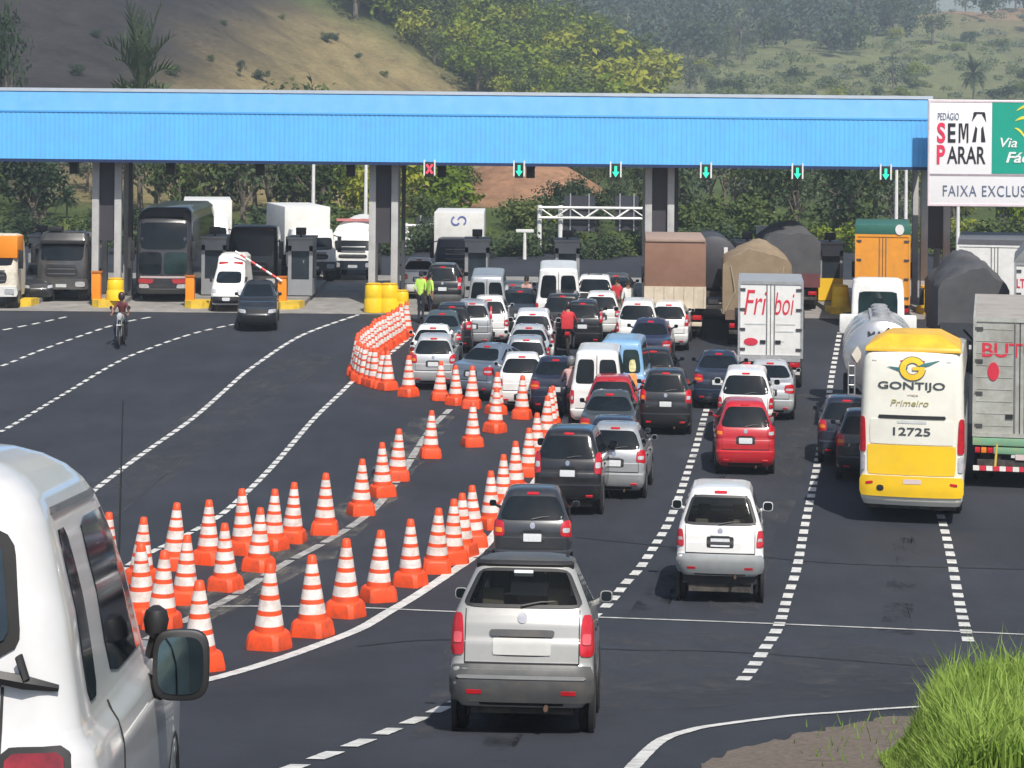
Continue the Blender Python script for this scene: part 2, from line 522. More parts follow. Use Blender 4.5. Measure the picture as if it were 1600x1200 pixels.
marking('dashed lane line right of the white off-roader', [(1160, 1064), (1190, 1022), (1215, 982), (1230, 935), (1245, 888), (1258, 820), (1270, 762), (1283, 690), (1293, 630), (1302, 575), (1312, 520)], .21, .70, .43)
marking('dashed lane line running under the bus', [(1513, 1003), (1496, 925), (1480, 845), (1466, 790), (1458, 740)], .21, .70, .43)
marking('thin transverse line across the lanes', [(330, 948), (450, 948), (560, 950), (700, 956), (960, 966), (1100, 971), (1300, 979), (1600, 992), (1700, 997)], .15, mat=PAINTMID)
marking('curved solid edge line around the grass verge', [(950, 1245), (985, 1204), (1030, 1160), (1075, 1143), (1120, 1134), (1230, 1120), (1310, 1114), (1390, 1108), (1480, 1103)], .15, mat=PAINT)
# pale scuffs in the coned-off strip
SCUFF = plain('dusty asphalt', (0.15, 0.145, 0.135), 0.9, 0, 0.3, 2, 0.15, dirt=(0.05, 0.05, 0.055), dirt_amt=1.0)
def dustmat(name, thr, col):
    mt, nt, b = _new(name)
    b.inputs['Base Color'].default_value = (*col, 1); b.inputs['Roughness'].default_value = .95; b.inputs['Specular IOR Level'].default_value = .1
    f = ramp(nt, noise(nt, 1.3, 8, .78, stretch=(1, .45, 1)), [(thr, g3(0)), (thr + .22, g3(.8))])
    tr = nt.nodes.new('ShaderNodeBsdfTransparent'); mx = nt.nodes.new('ShaderNodeMixShader')
    out = next(x for x in nt.nodes if x.type == 'OUTPUT_MATERIAL')
    nt.links.new(f, mx.inputs[0]); nt.links.new(tr.outputs[0], mx.inputs[1]); nt.links.new(b.outputs[0], mx.inputs[2]); nt.links.new(mx.outputs[0], out.inputs[0])
    return mt
DUSTA = dustmat('loose road dust', .46, (.20, .19, .17)); DUSTB = dustmat('faint tyre polish', .44, (.085, .088, .095))
tag(sheet('road_dust', [(300, 985), (420, 925), (520, 870), (600, 800), (660, 725), (715, 650), (650, 650), (600, 712), (545, 775), (470, 838), (380, 885), (280, 950)], .006, DUSTA), 'pale dust and scuffs along the coned off strip', 'road dust', kind='structure')
tag(sheet('road_dust', [(150, 830), (420, 640), (520, 560), (470, 545), (330, 620), (120, 770)], .005, DUSTB), 'faint worn wheel path on the empty left lanes', 'road dust', kind='structure')
tag(sheet('road_dust', [(700, 1010), (1000, 985), (1300, 1000), (1560, 1040), (1400, 1085), (1000, 1110), (640, 1160)], .005, DUSTB), 'faint worn patch of asphalt in the foreground', 'road dust', kind='structure')
OIL = dustmat('dried oil drips', .50, (.012, .012, .013))
for k, (px_, lab) in enumerate((((1010, 960, 1075, 840, 1140, 700), 'dark oil drips down the lane of the white off-roader'), ((760, 1190, 850, 1060, 930, 960), 'dark oil drips down the lane of the nearest wagon'), ((1400, 990, 1410, 900, 1415, 840), 'dark oil drips behind the yellow and white coach'))):
    a_ = [(px_[0], px_[1]), (px_[2], px_[3]), (px_[4], px_[5])]; wd_ = (26, 20, 14)
    tag(sheet('oil_stain', [(p_[0] + q_, p_[1]) for p_, q_ in zip(a_, wd_)] + [(p_[0] - q_, p_[1]) for p_, q_ in zip(a_[::-1], wd_[::-1])], .0065 + .0005 * k, OIL), lab, 'oil stain', kind='structure')
tag(sheet('road_dust', [(1180, 960), (1250, 760), (1290, 620), (1250, 610), (1190, 760), (1100, 960)], .005, DUSTB), 'faint worn wheel path in the lane right of the white off-roader', 'road dust', kind='structure')
TAR = plain('sealed crack tar', (0.020, 0.021, 0.025), 0.7, 0, 0.2, 3, 0.2)
marking('dark sealed joint across the road', [(560, 1010), (700, 1000), (960, 1015), (1160, 1020), (1500, 1045), (1650, 1050)], .10, mat=TAR, lift=.007)
marking('dark paving seam across the far lanes', [(900, 840), (1100, 860), (1300, 880), (1600, 890)], .08, mat=TAR, lift=.007)

# ================================================================== TOLL CANOPY
def bluemat(name, col):
    return plain(name, col, 0.5, 0, 0.06, 0.9, 0.3, 0, dirt=(0.16, 0.36, 0.62), dirt_amt=.45, stretch=(1.2, 1, .18))
BLUE = bluemat('blue sheet metal', (0.135, 0.50, 0.97))
BLUE2 = bluemat('blue roof sheet', (0.095, 0.315, 0.60))
DKBLUE = plain('dark blue edge trim', (0.012, 0.03, 0.10), 0.5, 0, .2, 3)
TY = 103.0
def zt(py, Y=TY): return HC - (py - PY0) / F * Y
def xt(px, Y=TY): return (px - PX0) / F * Y
XL, XR = -34.0, xt(1462)
zb, zm, ztop = zt(255), zt(180), zt(147)
canopy = thing('toll_canopy', 'long blue metal toll plaza canopy spanning every lane', 'canopy', (0, TY, 1.6))
mb = MB(); n = int((XR - XL) / 0.22)
vs = []; fs = []
for i in range(n):
    x = XL + (XR - XL) * i / n; wv = (XR - XL) / n
    for k, (dx, dy) in enumerate(((0, 0), (.36, 0), (.46, .014), (.90, .014))):
        vs += [(x + dx * wv, dy, zb - 1.6), (x + dx * wv, dy, zm - 1.6)]
vs += [(XR, 0, zb - 1.6), (XR, 0, zm - 1.6)]
mb.add(vs, [(2 * i, 2 * i + 2, 2 * i + 3, 2 * i + 1) for i in range(len(vs) // 2 - 1)])
mb.box(XL, XR, .08, .16, zb - 1.6 + .02, zm - 1.6)
mb.build('fascia', BLUE, canopy, vs=False, smooth=0)
mb = MB(); vs = []
n = int((XR - XL) / 0.5)
for i in range(n + 1):
    x = XL + (XR - XL) * i / n
    d = .0 if i % 2 else .008
    vs += [(x, .12 + d, zm - 1.6 + .03), (x, .80 + d, ztop - 1.6)]
mb.add(vs, [(2 * i, 2 * i + 2, 2 * i + 3, 2 * i + 1) for i in range(n)])
mb.build('upper_fascia', BLUE2, canopy, vs=False, smooth=0)
MB().box(XL, XR, -.03, .2, zm - 1.6 - .05, zm - 1.6 + .03).build('gutter_trim', bluemat('blue trim', (.09, .40, .85)), canopy, vs=False)
MB().box(XL, XR, -.05, .25, zb - 1.6 - .14, zb - 1.6 + .0).build('edge_trim', DKBLUE, canopy, vs=False)
MB().box(XL, XR, .70, 8.4, ztop - 1.6 - .05, ztop - 1.6 + .10).build('roof', plain('pale roof sheet', (.50, .55, .60), .5, .2, .1, 1), canopy, vs=False)
MB().box(XL, XR, .25, 8.4, zb - 1.6 + .03, zb - 1.6 + .18).build('soffit', plain('canopy soffit', (.30, .32, .35), .7, 0, .1, 1), canopy, vs=False)
mb = MB()
mb.box(XL, XR, 8.4, 8.55, zb - 1.6, ztop - 1.6 + .1).build('rear_fascia', BLUE, canopy, vs=False)
COLM = plain('grey column paint', (0.47, 0.47, 0.47), 0.6, 0, .1, 1.2, dirt=(.2, .18, .16), dirt_amt=.4)
PANEL = plain('dark pillar panel', (0.045, 0.042, 0.052), 0.6, 0, .15, 1)
for k, cx in enumerate((172, 604, 1035, 1466)):
    x = xt(cx, 104.4)
    t = thing('canopy_pillar', f'grey twin canopy pillar with dark infill panel, {ORD[k]} from the left', 'pillar', (x, 104.4, zg(104.4)), group='pillars holding up the blue canopy')
    h = zb + .03 - zg(104.4)
    for s in (-.62, .42):
        MB().box(s - .16, s + .16, -.16, .16, 0, h).build('column', COLM, t, vs=False, bevel=.02)
        MB().box(s - .13, s + .13, 2.2, 2.5, 0, h).build('column', COLM, t, vs=False, bevel=.02)
    MB().box(-.46, .26, .05, .45, 2.9, h - .01).build('infill_panel', PANEL, t, vs=False)
    MB().box(.68, .86, 1.2, 1.5, 0, h).build('rain_pipe', plain('dark downpipe', (.06, .06, .065), .5), t, vs=False)

# lane signals hung under the fascia
GREEN_L = glow('lit green arrow', (0.02, 0.70, 0.36), 1.0)
RED_L = glow('lit red cross', (0.95, 0.06, 0.10), 0.9)
def bars(mb, segs, y0, y1, th):
    for (x0, z0), (x1, z1) in segs:
        dx, dz = x1 - x0, z1 - z0; l = math.hypot(dx, dz); nx, nz = -dz / l * th / 2, dx / l * th / 2
        mb.prism([(x0 - nx, z0 - nz), (x1 - nx, z1 - nz), (x1 + nx, z1 + nz), (x0 + nx, z0 + nz)], y0, y1)
    return mb
names = ['far left of the green ones', 'second green one from the left', 'between the second and third pillars', 'left of the orange truck', 'above the orange truck']
for k, px in enumerate((671, 811, 962, 1103, 1246, 1384)):
    p = atY(px, 255 + (px - 800) * .0095 + 13, TY - .25)
    lab = 'red cross lane signal in a white frame under the canopy' if k == 0 else f'green arrow lane signal under the canopy, {ORD[k - 1]} green one from the left'
    t = thing('lane_signal', lab, 'lane signal', p + Vector((0, 0, .08)), group='lane signals under the canopy')
    t.scale = (.82, 1, .82)
    MB().box(-.24, .24, .0, .16, -.45, .40).build('housing', plain('signal housing', (.02, .022, .022), .4), t, vs=False, bevel=.02)
    for s in (-.33, .25): MB().box(s, s + .08, -.02, .14, -.36, .52).build('side_bar', WHITE, t, vs=False)
    mb = MB()
    if k == 0: bars(mb, [((-.16, -.25), (.16, .25)), ((-.16, .25), (.16, -.25))], -.03, -.005, .11)
    else:
        mb.prism([(0, -.36), (.20, -.06), (.07, -.06), (.07, .26), (-.07, .26), (-.07, -.06), (-.20, -.06)], -.03, -.005)
    mb.build('light', RED_L if k == 0 else GREEN_L, t, vs=False, smooth=0)
for k, px in enumerate((115, 266, 406, 548, 690, 829)):
    p = atY(px, 255 + (px - 800) * .0095 + 14, TY + 1.2)
    t = thing('camera_box', f'small black overhead box hanging under the canopy, {ORD[k]} from the left', 'camera', p, group='black boxes under the canopy')
    MB().box(-.2, .2, 0, .35, -.27, .27).build('box', BLACK, t, vs=False, bevel=.02)
    MB().box(-.04, .04, .1, .18, .27, .62).build('bracket', BLACK, t, vs=False)
    MB().box(-.22, .22, -.1, .02, .2, .27).build('visor', BLACK, t, vs=False)

# ================================================================== TOLL ISLANDS
YEL = plain('yellow kerb paint', (0.75, 0.50, 0.03), 0.6, 0, .12, 2, dirt=(.15, .12, .08), dirt_amt=.5)
ORANGE = plain('orange cabinet paint', (0.85, 0.27, 0.015), 0.45, 0, .05, 2)
BOOTH = plain('grey booth cladding', (0.25, 0.26, 0.275), 0.6, 0, .08, 2)
BOOTHD = plain('dark booth glass', (0.025, 0.035, 0.045), 0.1, 0, .2, 2)
isl = [30, 165, 310, 450, 600, 742, 888, 1035, 1180, 1322, 1466, 1605]
for k, px in enumerate(isl):
    Y0 = 102.6
    x = xt(px, Y0); z = zg(Y0)
    t = thing('toll_island', f'raised concrete toll island with yellow nose, {ORD[k]} from the left', 'toll island', (x, Y0, z), group='toll islands between the lanes')
    zz = zg(110) - z
    mb = MB(); mb.hexa([(-.75, 1.2, -.3), (.75, 1.2, -.3), (.75, 13, -.3), (-.75, 13, -.3)], [(-.75, 1.2, .28), (.75, 1.2, .28), (.75, 13, zz + .28), (-.75, 13, zz + .28)])
    mb.build('slab', CONC, t, vs=False)
    mb = MB(); a = [(-.75, 1.19), (-.6, .2), (-.25, -.12), (.25, -.12), (.6, .2), (.75, 1.19)]
    mb.loft([[(p[0], p[1], -.2) for p in a], [(p[0] * .95, p[1] * .95 + .03, .34) for p in a]])
    mb.build('nose', YEL, t, vs=False, smooth=30)
    if px in (165, 600, 1035, 1466): continue
    bx = .28 if px < 600 else (0.1 if px != 1322 else -.12)
    b = thing('toll_booth', f'grey toll booth with dark window, {ORD[[q for q in isl if q not in (165, 600, 1035, 1466)].index(px)]} from the left', 'toll booth', (x + bx, Y0 + 3.6, zg(Y0 + 3.6) + .25), group='grey toll booths')
    if px == 1322:
        MB().box(-.58, .58, 0, 2.2, 0, 1.05).build('base', plain('yellow booth base', (.85, .52, .02), .5, 0, .05, 2), b, vs=False)
    else:
        MB().box(-.58, .58, 0, 2.2, 0, .75).build('base', BOOTH, b, vs=False)
    mb = MB()
    z0 = 1.05 if px == 1322 else .75
    for sx in (-.58, .42):
        for sy in (0, 2.04): mb.box(sx, sx + .16, sy, sy + .16, z0, 2.35)
    mb.box(-.58, .58, 0, 2.2, 2.1, 2.66)
    mb.build('frame', BOOTH, b, vs=False)
    MB().box(-.45, .45, .06, 2.14, z0, 2.25).build('window', BOOTHD, b, vs=False)
    MB().box(-.64, .64, -.1, 2.3, 2.66, 2.76).build('roof', BOOTH, b, vs=False, bevel=.02)
    MB().box(-.05, .05, .3, .4, 2.76, 2.86).build('mast', BLACK, b, vs=False)
    MB().box(-.24, .24, .15, .5, 2.86, 3.2).build('camera', BLACK, b, vs=False, bevel=.03)
# barrier cabinets, arm, barrels
k = 0
for px, py, hh in ((151, 478, 1.25), (297, 478, 1.1), (441, 477, 1.1)):
    p = atY(px, py, 103.2)
    t = thing('barrier_cabinet', f'orange lane barrier cabinet, {ORD[k]} from the left', 'barrier', (p.x, 103.2, zg(103.2) + .28), group='orange barrier cabinets on the islands')
    MB().box(-.2, .2, -.2, .2, 0, hh).build('cabinet', ORANGE, t, vs=False, bevel=.03)
    MB().box(-.24, .24, -.24, .24, hh, hh + .06).build('lid', plain('dark orange lid', (.5, .14, .01), .5), t, vs=False)
    if px == 441:
        mb = MB()
        d = Vector((-2.15, 0, 1.35)); a0 = Vector((0, -.28, hh - .15))
        for i in range(9): mb.tube([a0 + d * (i / 9), a0 + d * ((i + 1) / 9)], .055, 6, i % 2)
        mb.build('arm', [WHITE, plain('red arm stripe', (.7, .05, .04), .5)], t, vs=False)
    k += 1
YBAR = plain('yellow plastic', (0.92, 0.60, 0.015), 0.4, 0, .05, 2, dirt=(.5, .3, .05), dirt_amt=.25)
k = 0
for px, py, s in ((584, 486, .46), (608, 486, .46), (628, 486, .34), (180, 476, .42), (1313, 500, .42), (1447, 496, .3)):
    p = atY(px, py, 101.9 if px > 500 and px < 700 else 102.9)
    lab = {584: 'yellow crash barrel left of its twin at the second pillar', 608: 'yellow crash barrel in the middle below the second pillar', 628: 'small yellow crash barrel beside the dense cone row',
           180: 'yellow crash barrel at the foot of the leftmost pillar', 1313: 'yellow crash barrel before the yellow based booth', 1447: 'yellow crash barrel beside the rightmost pillar'}[px]
    t = thing('crash_barrel', lab, 'barrel', (p.x, p.y, zg(p.y) + (.0 if 500 < px < 700 else .30)), group='yellow crash barrels')
    hh = 1.25 if s > .45 else .95
    MB().lathe([(s * .98, 0), (s, .1), (s * .96, hh * .45), (s * .90, hh * .5), (s * .90, hh * .55), (s * .93, hh * .6), (s * .86, hh - .05), (s * .78, hh)], n=20).build('drum', YBAR, t, vs=False)
    MB().lathe([(s * .80, hh), (s * .82, hh + .05), (s * .6, hh + .08)], n=20).build('lid', plain('yellow lid', (.75, .45, .01), .5), t, vs=False)

# ================================================================== OVERHEAD SIGN (right)
SY = 101.6
x0, x1 = xt(1450, SY), xt(1450, SY) + 9.4
roll_z = lambda px: (px - 800) * .0095 / F * SY
zt0, zb0 = zt(155 - 6, SY), zt(322 - 6, SY)
sg = thing('overhead_sign', 'large white and green overhead sign about the exclusive lane', 'sign', (x0, SY, zb0))
Wd, Hh = x1 - x0, zt0 - zb0
Hr = Hh / VS
SIGNW = plain('white sign sheet', (0.83, 0.82, 0.84), 0.5, 0, .02, 1)
MB().box(0, Wd, 0, .12, 0, Hr).build('board', SIGNW, sg, bevel=.03)
mb = MB(); bw = .07
mb.box(.02, Wd - .02, -.02, 0, .02, .02 + bw); mb.box(.02, Wd - .02, -.02, 0, Hr - .02 - bw, Hr - .02); mb.box(.02, .02 + bw, -.02, 0, .02 + bw, Hr - .02 - bw)
mb.build('border', plain('pinkish sign border', (.72, .60, .64), .5), sg)
sx = lambda px: (px - 1450) / F * SY
szz = lambda py: (322 - py) / F * SY / VS
MB().box(.1, Wd - .1, -.015, 0, szz(274), szz(271)).build('divider', plain('grey sign line', (.35, .3, .33), .5), sg)
SGREEN = plain('green sign sheet', (0.0, 0.33, 0.235), 0.5, 0, .04, 1)
MB().box(sx(1550), Wd - .12, -.02, 0, szz(270), szz(158.5)).build('green_panel', SGREEN, sg)
INK = plain('black sign ink', (.015, .014, .02), .5); REDINK = plain('red sign ink', (.72, .03, .09), .5); BLUEINK = plain('slate sign ink', (.10, .14, .22), .5)
WINK = plain('white sign ink', (.8, .82, .8), .5); YINK = plain('yellow sign ink', (.80, .68, .05), .5)
def sl(body, pxa, pxb, pya, pyb, mat, y=-.022, shear=0, bold=0.0, tr=1.0):
    return letters(sg, body, (sx(pxa) + sx(pxb)) / 2, (szz(pya) + szz(pyb)) / 2, sx(pxb) - sx(pxa), szz(pya) - szz(pyb), y, mat, shear, bold, track=tr)
sl('PEDÁGIO', 1465, 1498, 173, 187, BLUEINK)
sl('S', 1464, 1477, 191, 223, REDINK, bold=.03); sl('E', 1481, 1493, 192, 222, INK, bold=.02)
mb = MB(); u = sx(1498), sx(1513); v = szz(222), szz(192); tw = .075
mb.box(u[0], u[0] + tw, -.032, -.012, v[0], v[1]); mb.box(u[1] - tw, u[1], -.032, -.012, v[0], v[1])
um = (u[0] + u[1]) / 2
mb.prism([(um - .035, v[0] + .12), (um + .035, v[0] + .12), (u[1] - tw, v[1]), (u[1] - tw - .07, v[1])], -.031, -.013); mb.prism([(um - .035, v[0] + .12), (um + .035, v[0] + .12), (u[0] + tw + .07, v[1]), (u[0] + tw, v[1])], -.030, -.014)
mb.build('lettering', INK, sg, smooth=0)
sl('P', 1464, 1477, 226, 256, REDINK, bold=.03); sl('ARAR', 1480, 1540, 228, 255, INK, bold=.012)
mb = MB()
q = lambda px, py: (sx(px), szz(py))
mb.prism([q(1519, 221), q(1525, 221), q(1527, 200), q(1524, 196)], -.02, 0); mb.prism([q(1533, 221), q(1540, 221), q(1536, 196), q(1533, 200)], -.02, 0)
mb.prism([q(1518, 190), q(1526, 178), q(1521, 176)], -.02, 0); mb.prism([q(1541, 190), q(1539, 176), q(1534, 178)], -.02, 0); mb.prism([q(1520, 177), q(1539, 177), q(1538, 174), q(1522, 174)], -.02, 0)
mb.build('arrow_emblem', INK, sg, smooth=0)
sl('Via', 1563, 1589, 214, 229, WINK, -.042, .25, .01); sl('Fácil', 1572, 1622, 236, 253, WINK, -.042, .25, .02)
mb = MB()
for (pa, pb, pc) in (((1588, 172), (1600, 165), (1625, 162)), ((1586, 188), (1598, 182), (1618, 186)), ((1585, 199), (1597, 205), (1606, 224)), ((1615, 205), (1630, 190), (1650, 185))):
    pts = []
    for i in range(9):
        t_ = i / 8
        pts.append(((1 - t_) ** 2 * sx(pa[0]) + 2 * t_ * (1 - t_) * sx(pb[0]) + t_ * t_ * sx(pc[0]), (1 - t_) ** 2 * szz(pa[1]) + 2 * t_ * (1 - t_) * szz(pb[1]) + t_ * t_ * szz(pc[1])))
    up = [(a, b + .09 * math.sin(math.pi * i / 8) + .015) for i, (a, b) in enumerate(pts)]
    mb.prism(pts + up[::-1], -.038, -.0205)
mb.build('leaf_emblem', YINK, sg, smooth=0)
sl('FAIXA EXCLUSIVA', 1474, 1634, 289, 306, BLUEINK, tr=1.15)
for s in (.5, Wd - .6): MB().box(s, s + .25, .12, 1.35, Hr * .45, Hr * .62).build('bracket', BLACK, sg)

# ================================================================== POLES, GANTRIES
k = 0
for px, pt, Y, h in ((490, 250, 135, 0), (572, 252, 133, 0), (730, 335, 131, 0), (1401, 262, 137, 0), (1416, 255, 138, 0), (1497, 320, 133, 0)):
    p = atY(px, pt, Y)
    zt_ = p.z if px in (730,) else p.z + 1.8
    t = thing('lamp_post', ['white lamp post rising behind the white trailer on the left', 'white lamp post just left of the second pillar', 'short white post in front of the white box truck',
                            'left one of two slim posts above the orange truck', 'right one of two slim posts above the orange truck', 'slim post under the overhead sign'][k], 'lamp post', (p.x, Y, zg(Y)), group='lamp posts behind the toll plaza')
    H_ = zt_ - zg(Y)
    MB().tube([(0, 0, 0), (0, 0, H_ * .5), (0, 0, H_)], [.13, .11, .08], 8).build('pole', WHITE, t, vs=False)
    if px != 730:
        MB().tube([(-.9, 0, H_ + .05), (.9, 0, H_ + .05)], .05, 6).build('arm', STEEL, t, vs=False)
        for s in (-1, 1): MB().box(s * .9 - .25, s * .9 + .25, -.12, .12, H_ - .02, H_ + .12).build('lamp_head', STEEL, t, vs=False, bevel=.03)
    else:
        MB().lathe([(.16, H_), (.18, H_ + .1), (.06, H_ + .3)], n=10).build('cap', STEEL, t, vs=False)
    k += 1
p = atY(820, 362, 140)
t = thing('lamp_post', 'T shaped white lamp post left of the truss gantry', 'lamp post', (p.x, 140, 1.8), group='lamp posts behind the toll plaza')
MB().tube([(0, 0, 0), (0, 0, p.z - 1.8)], [.12, .09], 8).build('pole', WHITE, t, vs=False)
MB().box(-.55, .55, -.1, .1, p.z - 1.85, p.z - 1.65).build('lamp_head', WHITE, t, vs=False, bevel=.03)
def gantry(pxa, pxb, ptop, pbot, Y, label, posts, signs):
    a = atY(pxa, ptop, Y); b = atY(pxb, ptop, Y)
    hz = a.z - zg(Y); hb = atY(pxa, pbot, Y).z - zg(Y)
    t = thing('sign_gantry', label, 'gantry', (a.x, Y, zg(Y)), group='steel sign gantries beyond the plaza')
    Lx = b.x - a.x
    for px in posts:
        xx = atY(px, ptop, Y).x - a.x
        MB().tube([(xx, 0, 0), (xx, 0, hz + .15)], .16, 8).build('post', WHITE, t, vs=False)
    mb = MB()
    for yy in (-.35, .35):
        mb.tube([(0, yy, hz), (Lx, yy, hz)], .08, 6); mb.tube([(0, yy, hb), (Lx, yy, hb)], .08, 6)
        n = max(2, round(Lx / 1.0))
        for i in range(n):
            u0, u1 = Lx * i / n, Lx * (i + 1) / n
            mb.tube([(u0, yy, hb if i % 2 else hz), (u1, yy, hz if i % 2 else hb)], .045, 5)
    mb.build('truss', WHITE, t, vs=False)
    for (s0, s1, q0, q1) in signs:
        A = atY(s0, q0, Y); B = atY(s1, q1, Y)
        MB().box(A.x - a.x, B.x - a.x, .45, .52, B.z - zg(Y), A.z - zg(Y)).build('sign_back', plain('dark sign back', (.035, .038, .05), .6), t, vs=False)
        for q_ in (.2, .8):
            xx = A.x - a.x + (B.x - A.x) * q_
            MB().box(xx - .04, xx + .04, .36, .45, B.z - zg(Y) - .1, A.z - zg(Y) + .15).build('sign_rail', STEEL, t, vs=False)
gantry(842, 1010, 324, 340, 145, 'white truss gantry with dark sign backs left of the third pillar', (843, 876, 1008), [(882, 930, 306, 362), (962, 998, 306, 360)])
gantry(628, 690, 352, 374, 150, 'white truss gantry partly hidden by the white box truck', (634, 674), [(650, 684, 340, 386)])
# ================================================================== VEGETATION
def leafmat(name, stops, transl=0.25):
    mt, nt, b = _new(name)
    oi = nt.nodes.new('ShaderNodeObjectInfo')
    n = noise(nt, 5.0, 3, 0.6)
    ge = nt.nodes.new('ShaderNodeNewGeometry')
    mth = nt.nodes.new('ShaderNodeMath'); mth.operation = 'MULTIPLY_ADD'
    nt.links.new(ge.outputs['Random Per Island'], mth.inputs[0]); mth.inputs[1].default_value = .20
    m2 = nt.nodes.new('ShaderNodeMath'); m2.operation = 'MULTIPLY_ADD'
    nt.links.new(oi.outputs['Random'], m2.inputs[0]); m2.inputs[1].default_value = .45; m2.inputs[2].default_value = -.24
    nt.links.new(m2.outputs[0], mth.inputs[2])
    ad = nt.nodes.new('ShaderNodeMath'); ad.operation = 'ADD'
    nt.links.new(mth.outputs[0], ad.inputs[0]); nt.links.new(n, ad.inputs[1])
    c = ramp(nt, ad.outputs[0], stops)
    nt.links.new(c, b.inputs['Base Color'])
    b.inputs['Roughness'].default_value = .7; b.inputs['Specular IOR Level'].default_value = .2
    tr = nt.nodes.new('ShaderNodeBsdfTranslucent'); nt.links.new(c, tr.inputs[0])
    mx = nt.nodes.new('ShaderNodeMixShader'); mx.inputs[0].default_value = transl
    out = next(x for x in nt.nodes if x.type == 'OUTPUT_MATERIAL')
    nt.links.new(b.outputs[0], mx.inputs[1]); nt.links.new(tr.outputs[0], mx.inputs[2]); nt.links.new(mx.outputs[0], out.inputs[0])
    return mt
LEAF = {
    'dark': leafmat('dark leaves', [(.2, (.022, .042, .026)), (.5, (.046, .078, .038)), (.8, (.088, .120, .055))]),
    'mid': leafmat('mid green leaves', [(.2, (.035, .062, .022)), (.5, (.076, .115, .034)), (.8, (.135, .168, .050))]),
    'bright': leafmat('yellow green leaves', [(.2, (.065, .120, .012)), (.5, (.165, .235, .018)), (.8, (.31, .32, .035))]),
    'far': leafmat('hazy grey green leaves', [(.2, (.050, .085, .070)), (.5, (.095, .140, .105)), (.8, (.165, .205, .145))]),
    'grey': leafmat('grey green leaves', [(.2, (.045, .070, .052)), (.5, (.088, .120, .082)), (.8, (.150, .175, .115))]),
}
BARK = plain('bark', (.16, .135, .11), .9, 0, .35, 6, .1, stretch=(3, 3, .6))
PALEBARK = plain('pale bark', (.34, .31, .27), .9, 0, .25, 6, .1, stretch=(3, 3, .6))
def rdir(r):
    while 1:
        v = Vector((r.uniform(-1, 1), r.uniform(-1, 1), r.uniform(-1, 1)))
        if .05 < v.length < 1: return v.normalized()
def crown_mesh(name, lumps, per, leaf, mat, seed):
    r = random.Random(seed); v = []; f = []
    for (c, rad, sq) in lumps:
        for _ in range(int(per * (rad / .15) ** 1.3)):
            d = rdir(r); k = rad * (r.random() ** .45)
            p = Vector(c) + Vector((d.x * k, d.y * k, d.z * k * sq))
            nrm = (d + rdir(r) * .9 + Vector((0, 0, .35))).normalized()
            a = nrm.orthogonal().normalized(); b = nrm.cross(a)
            ang = r.uniform(0, 6.28); a, b = a * math.cos(ang) + b * math.sin(ang), b * math.cos(ang) - a * math.sin(ang)
            s = leaf * r.uniform(.6, 1.4)
            o = len(v)
            v += [p - a * s, p + b * s * .55 - a * s * .1, p + a * s + nrm * s * -.25, p - b * s * .55 + a * s * .1]
            f.append((o, o + 1, o + 2, o + 3))
    me = bpy.data.meshes.new(name); me.from_pydata([tuple(q) for q in v], [], f); me.materials.append(mat)
    return me
def trunk_mesh(lumps, seed, base=.035, mat=None, top=.62):
    r = random.Random(seed + 100); mb = MB()
    pts = [(0, 0, -.06), (.008, 0, .15), (r.uniform(-.02, .02), r.uniform(-.02, .02), .35), (r.uniform(-.03, .03), 0, top)]
    mb.tube(pts, [base, base * .8, base * .62, base * .3], 7)
    for (c, rad, sq) in r.sample(lumps, min(7, len(lumps))):
        z0 = r.uniform(.25, .5)
        mb.tube([(0, 0, z0), (c[0] * .5, c[1] * .5, (z0 + c[2]) / 2 - .02), c], [base * .45, base * .3, base * .1], 5)
    return mb.mesh('trunk', mat or BARK, vs=False)
TREES = {}
def make_kind(kind, leafkind, seed, n=18, rx=.36, rz=.34, cz=.62, lump=(.11, .19), per=46, leaf=.028, bark=None, base=.035, squash=.8):
    r = random.Random(seed); lumps = []
    for i in range(n):
        d = rdir(r); k = r.random() ** .5
        lumps.append(((d.x * rx * k, d.y * rx * k, cz + d.z * rz * k), r.uniform(*lump), squash))
    TREES.setdefault(kind, []).append((crown_mesh('crown', lumps, per, leaf, LEAF[leafkind], seed), trunk_mesh(lumps, seed, base, bark)))
for s in range(3): make_kind('broad_dark', 'dark', 10 + s)
for s in range(3): make_kind('broad_mid', 'mid', 20 + s)
for s in range(3): make_kind('broad_bright', 'bright', 30 + s, n=22, rx=.42)
for s in range(3): make_kind('broad_grey', 'grey', 40 + s, n=15)
for s in range(3): make_kind('slender', 'grey', 50 + s, n=14, rx=.16, rz=.36, cz=.6, lump=(.06, .12), per=40, leaf=.022, bark=PALEBARK, base=.018)
for s in range(2): make_kind('slender_dark', 'dark', 60 + s, n=16, rx=.18, rz=.36, cz=.58, lump=(.07, .13), per=44, leaf=.024, bark=PALEBARK, base=.018)
for s in range(3): make_kind('bush_mid', 'mid', 70 + s, n=16, rx=.62, rz=.34, cz=.42, lump=(.2, .34), per=30, leaf=.05, base=.03)
for s in range(2): make_kind('bush_dark', 'dark', 80 + s, n=16, rx=.6, rz=.34, cz=.42, lump=(.2, .34), per=30, leaf=.05, base=.03)
for s in range(2): make_kind('bush_bright', 'bright', 90 + s, n=16, rx=.65, rz=.34, cz=.42, lump=(.2, .34), per=30, leaf=.05, base=.03)
